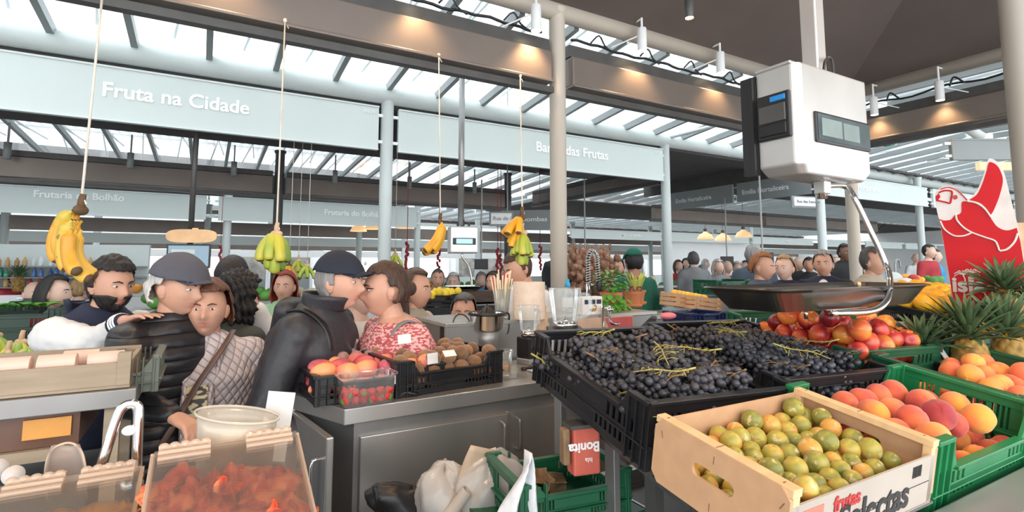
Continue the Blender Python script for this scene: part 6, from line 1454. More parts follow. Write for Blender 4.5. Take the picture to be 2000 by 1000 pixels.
# 6. black jacket and navy cap
def ex_black(root, Mh, up_, Z, arm, cl):
    for s in (-1, 1):
        MB().tube(bez([Z(up_(p)) for p in ((s*.10, -.12, 1.44), (s*.125, -.02, 1.475), (s*.13, .10, 1.42), (s*.14, .15, 1.28), (s*.17, .11, 1.12), (s*.17, .0, 1.05))], 26), .020, 8, flat=.35).obj('backpack_strap', M['black'], root, smooth=True)
        MB().box(Z(up_((s*.142, .155, 1.26))), (.045, .012, .03)).obj('strap_buckle', M['rail'], root)
    mb = MB(); mb.surf(lambda i, j: Z(up_(((.098+.012*j)*cos(2*pi*i), -.010+(.088+.022*j)*sin(2*pi*i)+.01*j, 1.47+.075*j+.015*sin(i*6.28)))), 32, 4, close=True); mb.obj('raised_collar', blackj, root, smooth=True, solid=.008)
    mb = MB(); mb.caps(Z(up_((-.08, -.13, 1.44))), Z(up_((.08, -.13, 1.44))), .05, .05, 12); mb.caps(Z(up_((0, -.15, 1.42))), Z(up_((0, -.17, 1.30))), .07, .04, 12); remesh(mb.obj('hood', blackj, root, smooth=True), .012, 3)
    MB().tube([Z(up_((.0, .178, 1.40))), Z(up_((.0, .182, 1.30)))], .006, 6).obj('zip_pull', M['chrome'], root); 
    mb = MB(); mb.M = Mh; mb.ell((.0, .115, .085), (.018, .004, .010), 12, 6); mb.obj('cap_badge', M['sign'], root)
person('person in navy baseball cap and black jacket leaning to kiss cheeks', 662, 552, 2.32, 84, lean=.28, tilt=-.10, top='jacket', topm=blackj, skin=0, hair='grey', style='cropped', hat='cap', hatm=capn, width=1.15, extra=ex_black,
    arms=[((-.28, .14, 1.10), (-.16, .38, 1.10)), ((.30, .05, 1.06), (.22, .30, .98))])
bp_ = person
# 7. pink knit, facing left
def ex_pink(root, Mh, up_, Z, arm, cl):
    MB().tube(bez([Z(up_(p)) for p in ((.10, -.04, 1.475), (.07, .10, 1.43), (-.02, .165, 1.26), (-.10, .165, 1.10), (-.17, .08, .98))], 30), .010, 8, flat=.4).obj('bag_strap', fabric('dark_brown_leather', (.08, .05, .04), None, .1, 40, .4), root, smooth=True)
    for s in (-1, 1): MB().tube(bez([Z(up_(p)) for p in ((s*.11, -.10, 1.43), (s*.12, -.0, 1.465), (s*.13, .09, 1.40), (s*.15, .13, 1.25), (s*.18, .08, 1.12))], 22), .016, 8, flat=.35).obj('backpack_strap', greyf, root, smooth=True)
    mb = MB(); mb.ell(Z(up_((0, .150, 1.36))), (.008, .005, .016), 10, 8); mb.obj('pendant', M['black'], root, smooth=True)
    mb = MB(); mb.M = Mh; mb.tube([(x*.074, .088 if abs(x) < .6 else .07, .012) for x in (-.95, -.5, -.15, .15, .5, .95)], .0022, 6); mb.obj('glasses', M['black'], root)
person('person in pink dappled knit top with dark hair tied back', 752, 566, 2.42, -52, look=-62, lean=.12, tilt=-.02, top='shirt', topm=pinkp, skin=0, hair='brown', style='bun', female=True, width=1.18, extra=ex_pink, arms=[((-.25, .02, 1.14), (-.20, .18, 1.0)), ((.27, .0, 1.12), (.24, .12, .92))])
LO = dict(lod=3)
person('person in white hoodie half hidden behind the navy-capped person', 705, 575, 3.1, 60, top='shirt', topm=whitef, hair='grey', style='short', skin=1, **LO)
person('person with long brown hair in beige jacket behind the pink knit top', 812, 566, 3.3, 70, top='jacket', topm=beige, hair='brown', style='long', skin=0, **LO)
person('child with dark hair looking over the raised shelf', 906, 612, 3.5, 0, top='shirt', topm=fabric('pale_pink_fabric', (.75, .50, .48)), hair='dkgrey', style='short', skin=0, lod=3)
person('person in white T-shirt whose head is behind the double banana bunch', 1012, 524, 3.55, -60, lean=.2, tilt=.3, top='shirt', topm=whitef, hair='brown', style='cropped', skin=0, width=1.1, sleeves={0: dict(short=True), 1: dict(short=True)}, arms=[((-.25, .12, 1.12), (-.15, .34, 1.08)), ((.27, .12, 1.12), (.15, .34, 1.08))])
person('person in green cap and green shirt seen from behind by the plants', 1237, 512, 5.2, 200, top='shirt', topm=greenf, hair='black', style='short', hat='cap', hatm=greenf, skin=2, **LO)
FAR = [(108, 572, 3.9, 100, 'long', 'black', redf, 1, 'person with long black hair in a red top left of bearded person'), (66, 574, 5.2, 60, 'bald', 'grey', bluef, 1, 'bald person in light blue at the far left stall'), (160, 566, 5.6, 150, 'short', 'blond', navy, 1, 'blond person in navy seen past the bearded head'),
 (556, 560, 4.3, 10, 'bob', 'red', fabric('lime_fabric', (.35, .55, .30)), 0, 'person with red hair in pale green top behind the black jacket'), (855, 545, 6.4, 10, 'cropped', 'dkgrey', greyf, 0, 'person in grey with cropped hair behind far scale pan'), (885, 552, 6.8, 0, 'short', 'white', whitef, 1, 'person in white cap and clothes below the far scale'),
 (940, 548, 8, 20, 'short', 'grey', bluef, 1, 'small far person in blue left of the straws'), (963, 552, 6.2, -30, 'bob', 'brown', beige, 0, 'person with brown hair just left of the straws'), (1181, 524, 6.2, 20, 'short', 'black', beige, 0, 'dark-haired person in beige left of the green-shirted person'), (1206, 524, 6.6, -20, 'short', 'dkgrey', bluef, 0, 'person in blue behind the spring tap'),
 (1354, 508, 8.2, 175, 'short', 'dkgrey', greyf, 1, 'person in dark grey seen from behind above the wooden crate'), (1372, 532, 9, 160, 'short', 'grey', navy, 1, 'grey-haired person in navy beside the wooden crate'), (1403, 522, 8.6, 10, 'bob', 'white', greyf, 1, 'white-haired person facing forward above the green crate'),
 (1421, 522, 9.6, 20, 'bald', 'grey', redf, 1, 'bald far person in red above the green crate'), (1440, 524, 10, -10, 'short', 'white', bluef, 1, 'far person in blue right of the green crate'), (1470, 500, 6.2, 170, 'short', 'grey', fabric('slate_fabric', (.08, .10, .14)), 1, 'grey-haired person in slate jacket seen from behind left of scale pan'),
 (1560, 516, 9, 15, 'bald', 'grey', fabric('black_fabric', (.02, .02, .022)), 1, 'bald far person in black between the blond and hooded persons'), (1580, 518, 8.6, -40, 'short', 'black', fabric('black_fabric', (.02, .02, .022)), 2, 'dark-haired far person in black above the pan'), (1650, 494, 7.4, 0, 'short', 'black', fabric('black_fabric', (.02, .02, .022)), 3, 'person in black standing beside the cream column'),
 (1631, 512, 9.5, 0, 'short', 'white', whitef, 1, 'white-haired far person behind the navy hoodie'), (1706, 512, 4.6, 30, 'short', 'dkgrey', beige, 0, 'grey-haired person framed by the scale arm'), (1815, 492, 9, 20, 'short', 'black', redf, 1, 'person in dark red far left of the bird sign'), (1826, 500, 9.4, 60, 'short', 'brown', bluef, 1, 'person in blue just left of the bird sign'),
 (1790, 505, 12, 0, 'bald', 'grey', whitef, 1, 'tiny far person in white by the slim column'), (1080, 500, 14, 0, 'short', 'black', fabric('black_fabric', (.02, .02, .022)), 0, 'far person in black at right of the double bananas'), (1325, 520, 11, 30, 'bob', 'brown', redf, 1, 'far person in red just right of the pale grey column'), (1378, 516, 13, 90, 'short', 'white', redf, 1, 'tiny far person in red between grey backs'),
 (1455, 520, 12, -60, 'short', 'dkgrey', whitef, 1, 'tiny far person in white left of the grey-haired back'), (1340, 515, 12.5, 0, 'long', 'black', bluef, 1, 'tiny far person with long hair above the wooden crate'), (30, 545, 9, 80, 'short', 'black', redf, 1, 'far person in red at the left picture edge')]
for (u, v, d, fc, stl, hc_, tm, sk, lb) in FAR: person(lb, u, v, d, fc, top='shirt' if tm in (whitef, redf) else 'jacket', topm=tm, hair=hc_, style=stl, skin=sk, lod=3)
person('ginger-haired person in dark gilet over a white shirt beside scale pan', 1490, 522, 4.7, 40, tilt=.1, top='vest', topm=fabric('slate_fabric', (.08, .10, .14)), hair='ginger', style='wavy', skin=0, lod=3, extra=lambda root, Mh, up_, Z, arm, cl: [remesh((lambda m_: ([m_.caps(a[0]+V((0, 0, -.03)), a[1], .075, .06, 10) or m_.caps(a[1], a[2], .06, .045, 10) for a in arm], m_)[1])(MB()).obj('shirt_sleeves', whitef, root, smooth=True), .025, 3)])
person('blond person in dark jacket over a bright blue top above the pan', 1532, 524, 5.0, -50, top='jacket', topm=navy, hair='blond', style='bun', skin=1, lod=3, extra=lambda root, Mh, up_, Z, arm, cl: MB().ell(Z(up_((0, .10, 1.36))), (.075, .07, .10), 14, 10).obj('blue_top', bluef, root, smooth=True))
person('person in navy hoodie with white T-shirt behind the scale pan', 1608, 516, 4.9, -35, top='jacket', topm=navy, hair='grey', style='short', skin=0, lod=3, width=1.1, extra=lambda root, Mh, up_, Z, arm, cl: MB().ell(Z(up_((0, .10, 1.34))), (.06, .075, .13), 14, 10).obj('white_tshirt', whitef, root, smooth=True))
# ================================================================ BANANAS AND ROPES
M['ban'] = two_tone('ripe_banana_skin', [(.62, .30, .03), (.74, .38, .04), (.72, .42, .05), (.55, .42, .06)], 7, .45, speck=((.30, .15, .04), 45, .68))
M['bang'] = two_tone('greenish_banana_skin', [(.55, .50, .06), (.44, .47, .06), (.32, .42, .05), (.20, .33, .04)], 7, .42)
M['bano'] = two_tone('amber_banana_skin', [(.80, .38, .02), (.80, .42, .03), (.70, .32, .02)], 8, .45, speck=((.35, .17, .04), 40, .70))
M['banend'] = mat('brown_banana_tip', (.12, .07, .03), .7)
def banana_mesh(L, R_, curve, m, seed):
    r = random.Random(seed); mb = MB(); n = 22; path = []; rad = []
    for i in range(n+1):
        t = i/n; a = curve*(t-.0); path.append(V((0, L/curve*(1-cos(a)), -L/curve*sin(a)))); w = min(1, (t/.16))**.8*min(1, ((1-t)/.10+.22))**.6; rad.append(R_*max(.26, w)*(.72 if t < .1 else 1))
    rings = []
    for i, p in enumerate(path):
        tg = (path[min(i+1, n)]-path[max(i-1, 0)]).normalized(); x = V((1, 0, 0)); y = tg.cross(x)
        rings.append([mb.av(p+(x*cos(2*pi*k/15)+y*sin(2*pi*k/15))*rad[i]*(1+.045*cos(5*2*pi*k/15))) for k in range(15)])
    for i in range(n):
        mb.cur = 1 if i >= n-1 else 0
        for k in range(15): mb.af(rings[i][k], rings[i][(k+1) % 15], rings[i+1][(k+1) % 15], rings[i+1][k])
    mb.cur = 1; mb.af(*rings[-1]); mb.af(*rings[0][::-1]); return mb.mesh('banana', [m, M['banend']], True)
def bunch(p, label, n, L, Rb, curve, m, psi, spread=140., th=55., rows=1, group='hanging banana bunches', s=1., lay=0.):
    "hand of bananas under a crown: each starts outward, then bends down; psi = side the middle one points to"
    t = thing('banana_bunch', label, 'bananas', p, (lay, 0, 0) if lay else (0, 0, 0), group); t.scale = (s, s, s)
    me = [banana_mesh(L*(1-.07*k), Rb, -curve, m, k) for k in range(3)]
    for row in range(rows):
        k_ = n-row
        for i in range(k_):
            f = (i/(k_-1)-.5) if k_ > 1 else 0; o = bpy.data.objects.new('banana', me[(i+row) % 3]); COL.objects.link(o); o.parent = t
            ph = radians(psi+f*spread); e = V((-sin(ph), cos(ph), 0)); side = V((cos(radians(psi)), sin(radians(psi)), 0))
            o.location = e*.010+side*f*.05-V((0, 0, .008+.030*row)); o.rotation_euler = Euler((radians(th-18*row)+rnd(-.07, .07), 0, ph+rnd(-.06, .06)))
    side = Matrix.Rotation(radians(psi), 3, 'Z')
    MB().ell((0, 0, -.004), (.030, .014, .018), 14, 8, R=side).tube([(0, 0, 0), (0, .004, .03), (.004, 0, .05)], [.013, .011, .009], 10).obj('crown', M['banend'] if m is not M['bang'] else M['kraft'], t, smooth=True)
    return t
def rope(a, b, label, r=.0042):
    a = V(a); b = V(b); o = MB().tube([b-a, V((0, 0, 0))], r, 8).tube([(0, 0, .0), (.012, 0, -.02), (-.004, .006, -.045)], r, 6).obj('rope', M['ropem'], smooth=True); o.location = a
    k = MB().ell(b-a, (r*3, r*3, r*3.5), 10, 8).tube([b-a+V((0, -.0, -.01)), b-a+V((.02, -.01, -.05))], r*.8, 6).obj('knot', M['ropem'], o, smooth=True); return tag(o, label, 'rope')
q = at(158, 408, 1.75); bunch(q, 'large ripe yellow banana bunch hanging at far left', 5, .20, .0215, 1.7, M['ban'], 60, 46, 66, 3, s=1.0)
rope(q+V((0, 0, .04)), at(205, -60, 1.95), 'white rope holding the far left banana bunch')
q = at(540, 455, 2.5); bunch(q, 'green-yellow banana bunch hanging second from the left', 5, .165, .0235, 1.2, M['bang'], 150, 190, 62, 2)
rope(q+V((0, 0, .04)), on_y(557, 40, 3.36), 'white rope with knot holding the second banana bunch')
q = at(860, 432, 3.2); bunch(q, 'amber banana bunch leaning left beside the far scale', 5, .20, .026, .75, M['bano'], -120, 60, 3, 2)
rope(q+V((0, 0, .03)), on_y(857, 108, 3.36), 'white rope holding the amber bunch beside the far scale')
q = at(1020, 446, 2.8); bunch(q+V((0, 0, -.02)), 'green-yellow lower bunch of the double hanging bananas', 7, .145, .0195, .85, M['bang'], 150, 170, 52, 2)
bunch(q+V((0, -.0, .065)), 'amber upper bunch of the double hanging bananas', 5, .15, .018, .55, M['bano'], 85, 120, 62, 2)
rope(q+V((0, 0, .10)), on_y(1016, 148, 3.36), 'white rope holding the double banana bunch by main column')
for i, (u, v, d, m, lb) in enumerate(((583, 508, 5.5, M['bang'], 'small far green banana bunch right of the second rope'), (600, 518, 5.3, M['bang'], 'small far yellow-green banana bunch lowest in the middle stall'), (565, 518, 5.2, M['ban'], 'small far ripe banana bunch in the middle stall'), (772, 496, 5.8, M['bang'], 'small far green bananas right of the pale grey column'))):
    rope(at(u, v, d)+V((0, 0, .04)), at(u, v, d)+V((0, 0, 3.38-at(u, v, d).z)), 'thin cord holding the '+lb.replace('small ', '').split(' right')[0].split(' lowest')[0].split(' in the')[0]+[' by the second rope', ' lowest in the stall', ' in the middle stall', ' by the pale column'][i], .003)
    bunch(at(u, v, d), lb, 4, .17, .02, .9, m, 150, 170, 60, 1, group='small far banana bunches')
# ================================================================ LEFT FOREGROUND
dL = 1.62
pa, pb = at(-60, 760, dL-.12), on_y(255, 725, at(-60, 760, dL-.12).y)
yL = pa.y; xR = pb.x; zt, zbm = on_y(240, 700, yL).z, on_y(240, 752, yL).z
ws = thing('wooden_display', 'weathered wooden display box of pale rolls at the left edge', 'display box', (xR-.4, yL, 0)); K = V(ws.location)
x0 = on_y(-80, 760, yL).x
MB().b2(V((x0, yL, zbm))-K, V((xR-.03, yL+.014, zt-.012))-K).obj('front_board', M['oldwood'], ws, bevel=.002)
MB().b2(V((xR-.035, yL-.004, zbm))-K, V((xR, yL+.03, zt+.018))-K).obj('corner_post', M['oldwood'], ws, bevel=.002)
MB().b2(V((x0, yL+.30, zbm))-K, V((xR, yL+.314, zt))-K).b2(V((xR-.014, yL+.014, zbm))-K, V((xR, yL+.30, zt-.01))-K).obj('back_board', M['oldwood'], ws)
MB().b2(V((x0, yL, zbm-.008))-K, V((xR, yL+.31, zbm))-K).obj('base', M['oldwood'], ws)
M['pinkroll'] = mat('pale_pink_paper', (.80, .58, .48), .6, col2=(.74, .52, .42))
for i, (u, v) in enumerate(((112, 722), (208, 712), (20, 732), (160, 705))):
    o = MB().tube([(-.045, 0, 0), (.045, 0, 0)], .030, 24).obj('paper_roll', M['pinkroll'], smooth=False); p = on_y(u, v, yL+.06+.07*(i == 3)); p.z = zt-.012; o.location = p; tag(o, ['pale pink roll in the middle of the wooden display box', 'pale pink roll by the corner post of the display box', 'pale pink roll at the left picture edge', 'pale pink roll behind the others in the display box'][i], 'paper roll', 'pale rolls in the wooden display')
# steel shelf, brown shelf and lower board under it
sf = thing('shelf_stand', 'steel-edged shelf stand under the weathered display box', 'shelf', (xR-.4, yL+.1, 0)); K = V(sf.location)
def yz(u, v, y): return on_y(u, v, y).z
ys = yL-.02; z1 = zbm-.010; z2 = yz(200, 800, ys)
MB().b2(V((x0, ys, z2))-K, V((xR+.02, ys+.42, z1))-K).obj('steel_shelf', M['steeld'], sf, bevel=.003)
z3 = z2-.10
MB().b2(V((x0, ys+.05, z3))-K, V((xR-.12, ys+.42, z2-.001))-K).obj('brown_panel', mat('brown_laminate', (.16, .075, .045), .3, col2=(.11, .05, .03), nscale=3), sf)
MB().b2(V((x0, ys+.03, z3-.035))-K, V((xR-.12, ys+.06, z3-.002))-K).obj('lower_board', M['oldwood'], sf)
MB().b2(V((xR-.06, ys+.03, 0))-K, V((xR-.02, ys+.07, z2))-K).b2(V((xR-.06, ys+.36, 0))-K, V((xR-.02, ys+.40, z2))-K).obj('leg', M['oldwood'], sf)
MB().b2(V((x0, ys+.10, .0))-K, V((xR-.10, ys+.40, z3-.12))-K).obj('lower_cabinet', M['rail'], sf)
q = at(75, 850, 1.52); o = MB().b2((-.055, -.003, -.028), (.055, .003, .028)).obj('kraft_card', M['orange']); o.location = V((q.x, ys+.045, z3+.055)); tag(o, 'orange card fixed on the brown panel under the shelf', 'card')
for i, (u, v) in enumerate(((26, 928), (-6, 915))):
    o = MB().lathe([(0, 0), (.020, 0), (.024, .006), (.024, .010), (0, .012)], n=24, cap=False).obj('round_tag', M['creamy'], smooth=True); o.location = at(u, v, 1.45); o.rotation_euler = (1.3, 0, .2); tag(o, ['round cream disc tag hanging at lower left', 'second round cream disc cut by the left picture edge'][i], 'tag')
# grey-green crate corner on the right of the shelf
q = at(282, 790, 1.78)
crate('plastic_crate', 'grey-green plastic crate between the display box and the puffer jacket',   .13, .26, .11, mat('grey_green_plastic', (.14, .16, .13), .5), (q.x-.03, q.y+.10, zbm-.04), (0, 0, 0), .55)
# green bananas heap and dark crate at far left
q = at(30, 690, 2.5)
for i in range(9):
    bunch(q+V((-.12+.09*(i % 4)+rnd(-.02, .02), .05+.08*(i//4), .03*(i//4)+rnd(0, .02))), 'green-yellow bananas piled at the left picture edge', 5, .16, .02, .8, M['bang'], rnd(100, 200), 120, 70, 1, 'green bananas piled at the left edge')
bt = thing('banana_counter', 'dark counter carrying the green bananas at the left edge', 'counter', (q.x, q.y+.2, 0)); K = V(bt.location)
MB().b2((-.5, -.3, 0), (.24, .3, q.z-.06)).obj('counter_body', M['rail'], bt)
for i, (u, v, d, lb) in enumerate(((30, 625, 3.6, 'dark green vegetable crate at the left edge above the bananas'), (-40, 610, 3.9, 'dark green crate cut by the left picture edge'))):
    crate('plastic_crate', lb, .55, .36, .22, mat('deep_green_plastic', (.01, .045, .025), .4), at(u, v, d)-V((0, 0, .14)), (0, 0, 0), .85)
o = MB().b2((-.9, -.3, -1.2), (.6, .4, 0)).obj('market_stall_base', M['dark']); o.location = at(20, 650, 3.8); tag(o, 'dark stall base under the vegetable crates at left', 'stall')
fo = MB(); rr = random.Random(9)
for k in range(60): a_ = rr.uniform(0, 6.28); leaf(fo, (rr.uniform(-.2, .2), rr.uniform(-.1, .1), 0), (cos(a_), sin(a_), .6), .09, .03, .8)
o = fo.obj('leafy_greens', M['leaf']); o.location = at(22, 600, 3.6); tag(o, 'heap of leafy greens in the dark green crate', 'greens', kind='stuff')
# acrylic bins
def bin_(u0, v0, u1, v1, label, depth, d0):
    A0 = at(u0, v0, d0); y = A0.y; B0 = on_y(u1, v1, y); zt_ = A0.z; w = B0.x-A0.x
    t = thing('acrylic_bin', label, 'bin', (A0.x, y, zt_)); H = .20; th = .003; sl = -.085
    MB().b2((0, -.003, -H), (w, 0, 0)).b2((0, -depth, -H-.0), (w, -depth+.003, sl)).obj('wall_panel', M['acryl'], t)
    mb = MB()
    for x in (0, w-th):
        p = [(x, 0, -H), (x, 0, 0), (x, -depth, sl), (x, -depth, -H)]; i0 = [mb.av(a) for a in p]; i1 = [mb.av((a[0]+th, a[1], a[2])) for a in p]; mb.af(*i0); mb.af(*i1[::-1])
        for k in range(4): mb.af(i0[k], i0[(k+1) % 4], i1[(k+1) % 4], i1[k])
    mb.obj('side_panel', M['acryl'], t)
    MB().b2((0, -depth, -H), (w, 0, -H+.004)).obj('bin_floor', M['acryl'], t)
    mb = MB(); mb.beam((0.004, 0, .003), (.004, -depth, sl+.003), .008, .006).beam((w-.004, 0, .003), (w-.004, -depth, sl+.003), .008, .006).beam((0, -.003, .003), (w, -.003, .003), .008, .006)
    mb.obj('rim_strip', M['acredge'], t, bevel=.001)
    lid = MB(); i = [lid.av(a) for a in ((.006, -.004, .008), (w-.006, -.004, .008), (w-.006, -depth, sl+.010), (.006, -depth, sl+.010))]; lid.af(*i); lid.obj('lid', M['acryl'], t, solid=.003)
    for x in (.012, w-.10):
        h = MB(); h.beam((x, .004, .012), (x+.085, .004, .012), .012, .010); h.beam((x, -.014, .008), (x+.085, -.014, .008), .008, .008); h.beam((x, -.030, .002), (x+.085, -.030, .002), .006, .006)
        for k in range(5): h.ell((x+.008+k*.017, .004, .014), (.009, .008, .007), 10, 6)
        h.beam((x, -.008, .004), (x+.085, -.008, .004), .040, .003); h.obj('hinge', M['acredge'], t, bevel=.001)
    return t, w, zt_, y
M['acredge'] = glassy('acrylic_edge', (.95, .82, .68), .62, .08)
b2_, w2, zb2, yb2 = bin_(294, 893, 583, 853, 'clear acrylic bin with hinged lid full of dried red fruit slices', .26, 1.02)
b1_, w1, zb1, yb1 = bin_(-10, 962, 283, 906, 'clear acrylic bin with hinged lid holding yellow dried fruit', .26, .98)
M['dry'] = two_tone('dried_red_fruit', [(.72, .10, .03), (.80, .16, .05), (.62, .07, .03), (.86, .28, .10)], 30, .5, bump=.3)
M['dryy'] = two_tone('dried_yellow_fruit', [(.80, .42, .06), (.85, .50, .12), (.70, .34, .05)], 25, .5, bump=.3)
def chip(seed, m):
    r = random.Random(seed); ph = [r.uniform(0, 6) for _ in range(5)]; mb = MB(); R0 = .024
    mb.surf(lambda i, j: V((R0*j*cos(6.283*i)*(1+.2*sin(12.57*i+ph[0])), R0*j*sin(6.283*i)*(1+.15*sin(18.85*i+ph[1])), .010*j*sin(6.283*i*3+ph[2])+.006*sin(j*5+ph[3])*cos(6.283*i*2))), 26, 5, close=True); me = mb.mesh('dried_slice', m, True)
    return me
def heap(binT, w, m, label, grp, n, zf, xr):
    ms = [chip(k, m) for k in range(5)]
    for i in range(n):
        x = rnd(*xr); y = rnd(-.24, -.03); o = bpy.data.objects.new('dried_slice', ms[i % 5]); COL.objects.link(o); q = q_ = V(binT.location)
        o.modifiers.clear(); o.location = q+V((x, y, zf(x, y)-rnd(0, .022))); o.rotation_euler = (rnd(-1.0, 1.0), rnd(-1.0, 1.0), rnd(0, 6.3)); o.scale = (rnd(.8, 1.25),)*3; tag(o, label, 'dried fruit', grp)
heap(b2_, w2, M['dry'], 'crinkled red dried fruit slice in the right acrylic bin', 'dried red slices in the right bin', 240, lambda x, y: -.036+.33*(y+.03)*.8-.03*abs(x/w2-.5)+.020*sin(x*38)*cos(y*30), (.018, w2-.018))
heap(b1_, w1, M['dryy'], 'crinkled yellow dried fruit slice in the left acrylic bin', 'dried yellow slices in the left bin', 90, lambda x, y: -.062+.33*(y+.03)*.6, (.06, w1-.02))
for (t_, w_, m_) in ((b2_, w2, M['dry']), (b1_, w1, M['dryy'])):
    mb = MB(); mb.surf(lambda i, j: V((.008+(w_-.016)*i, -.25+.24*j, -.10-.06*(1-j)*.5+.01*sin(i*20)*sin(j*15))), 30, 16); o = mb.obj('packed_slices', m_, smooth=True, solid=-.05); o.location = t_.location; tag(o, 'densely packed dried fruit deep in the %s bin' % ('right' if t_ is b2_ else 'left'), 'dried fruit', kind='stuff')
bs = thing('bin_stand', 'dark stand under the acrylic bins at the bottom left', 'stand', (b1_.location.x+.3, yb2-.12, 0))
MB().b2((-.5, -.14, 0), (.42, .14, min(zb1, zb2)-.205)).obj('stand_body', M['dark'], bs)
# translucent tub, white sheets
M['milky'] = glassy('milky_plastic', (.90, .84, .74), .62, .15)
q = at(457, 905, 1.12)
t = thing('plastic_tub', 'milky translucent scoop tub standing in the red fruit bin', 'tub', (q.x, q.y, q.z-.10), (radians(-8), 0, radians(-10)))
mb = MB(); mb.surf(lambda i, j: V(((.070+.010*j)*cos(2*pi*i)*(1 if abs(cos(2*pi*i)) < .8 else .95), (.032+.006*j)*sin(2*pi*i), .19*j+.018*j*sin(2*pi*i-.8))), 48, 8, close=True); mb.obj('tub_wall', M['milky'], t, smooth=True, solid=.0015)
mb = MB(); mb.surf(lambda i, j: V(((.0815)*cos(2*pi*i), (.0385)*sin(2*pi*i), .188+.006*j+.018*sin(2*pi*i-.8))), 48, 1, close=True); mb.obj('rim', M['milky'], t, smooth=True, solid=.003)
crumple(.058, .024, .065, 11, 16).obj('tub_contents', mat('cream_contents', (.86, .70, .45), .6), t, smooth=True).location = (0, 0, .085)
o = MB().b2((-.03, -.001, -.075), (.03, .001, .075)).obj('paper_sheet', M['paper']); o.location = at(540, 832, 1.25); o.rotation_euler = (-.1, .1, -.4); tag(o, 'white paper sheet behind the milky tub', 'paper')
# tongs and scoop
q = at(235, 905, 1.10)
t = thing('serving_tongs', 'large clear plastic and steel tongs standing at the left bin', 'tongs', q)
up = at(238, 782, 1.14)-q
MB().tube(bez([(-.035, 0, -.03), (-.03, 0, .0), (-.012, 0, up.z*.75), (.0, 0, up.z*.98), (.015, 0, up.z), (.024, 0, up.z*.9), (.026, 0, up.z*.5), (.028, 0, -.03)], 40), .0045, 10, flat=2.2).obj('tong_arm', M['chrome'], t, smooth=True)
MB().ell((.012, .0, up.z*.55), (.014, .01, .010), 14, 8).obj('grip_ring', M['white'], t, smooth=True)
q = at(128, 915, 1.06)
t = thing('plastic_scoop', 'clear rounded plastic scoop standing in the left bin', 'scoop', q, (radians(10), 0, radians(-25)))
M['smoke'] = glassy('smoky_clear_plastic', (.72, .62, .55), .62, .06)
MB().surf(lambda i, j: V((.036*cos(pi*i)*(1-.35*j**3), .022*sin(pi*i), -.06+.10*j+.006*cos(pi*i*2))), 18, 8).obj('scoop_bowl', M['smoke'], t, smooth=True, solid=.002)
MB().tube(bez([(-.036, 0, -.06), (-.036, .0, .0), (-.025, .004, .036), (0, .01, .046), (.025, .004, .036), (.036, 0, 0), (.036, 0, -.06)], 30), .0022, 8).obj('scoop_rim', M['acredge'], t, smooth=True)
# ================================================================ MID-GROUND OBJECTS
# far scale
q = at(903, 495, 4.9)
t = thing('hanging_scale', 'smaller pale steel scale with lit display hanging by amber bananas', 'scale', q, (0, 0, -.25))
MB().b2((-.105, -.08, 0), (.105, .08, .205)).obj('housing', M['satin'], t, bevel=.01)
f_ = MB().b2((-.088, -.086, .065), (.088, -.079, .115)).obj('display_frame', M['black'], t, bevel=.004); MB().b2((-.062, -.089, .072), (.062, -.085, .108)).obj('lit_display', M['lcd'], f_)
MB().tube([(0, 0, .2), (0, 0, .26)], .016, 10).tube([(-.04, 0, .21), (-.03, 0, .235)], .01, 8).tube([(.05, 0, .21), (.05, 0, .24)], .01, 8).obj('top_fittings', M['black'], t)
MB().tube(bez([(0, 0, 0), (0, 0, -.03), (.05, 0, -.10), (.075, 0, -.22), (.07, 0, -.27), (.02, 0, -.29), (-.05, 0, -.28)], 30), .008, 8).obj('pan_arm', M['chrome'], t, smooth=True)
t.scale = (1.2, 1.2, 1.2); p_ = thing('scale_pan', 'small steel pan hanging under the smaller scale', 'scale pan', q+V((.02, 0, -.30))); p_.scale = (1.2, 1.2, 1.2); tray(MB(), .30, .2, .04, 32).obj('tray', M['chrome'], p_, solid=.002)
# customer screen and oval sign on the pole
q = at(368, 500, 4.9)
t = thing('price_screen', 'black-framed customer screen on the pole above the grey cap', 'screen', q, (0, 0, -AZ+.3)); MB().b2((-.18, 0, -.11), (.18, .03, .11)).obj('frame', M['black'], t, bevel=.005); MB().b2((-.165, -.002, -.095), (.165, 0, .095)).obj('display', M['screen'], t)
MB().b2((-.14, -.003, .02), (.05, -.002, .06)).b2((-.14, -.003, -.01), (.02, -.002, .005)).obj('display_text', M['sign'], t)
q = at(375, 461, 4.9)
mb = MB(); mb.surf(lambda i, j: V((.215*(abs(cos(2*pi*i))**.5)*(1 if cos(2*pi*i) > 0 else -1)*j, 0, .062*(abs(sin(2*pi*i))**.75)*(1 if sin(2*pi*i) > 0 else -1)*j)), 60, 2, close=True).b2((.0, -.004, .055), (.05, .004, .075))
o = mb.obj('oval_sign', mat('pale_orange_board', (.92, .55, .28), .5), solid=.012); o.location = q+V((0, -.0, 0)); o.rotation_euler = (0, 0, -AZ+.2); tag(o, 'blank pale orange oval sign on the pole above the screen', 'sign')
for i, (u, v, d, s) in enumerate(((1143, 512, 8, 1.), (940, 523, 7.5, .8), (1490, 515, 7.2, 1.2), (1420, 517, 10, 1.))):
    t = thing('small_screen', ['small black hanging screen right of the main column', 'tiny black hanging screen under the street plate', 'dark hanging screen above the ginger-haired person', 'tiny black screen above the green crate'][i], 'screen', at(u, v-8, d), (0, 0, -AZ)); MB().b2((-.12*s, -.02, -.10*s), (.12*s, .02, .08*s)).obj('frame', M['black'], t, bevel=.006)
    MB().tube([(0, 0, .08*s), (0, 0, 1.2)], .012, 6).obj('hanging_rod', M['steeld'], t)
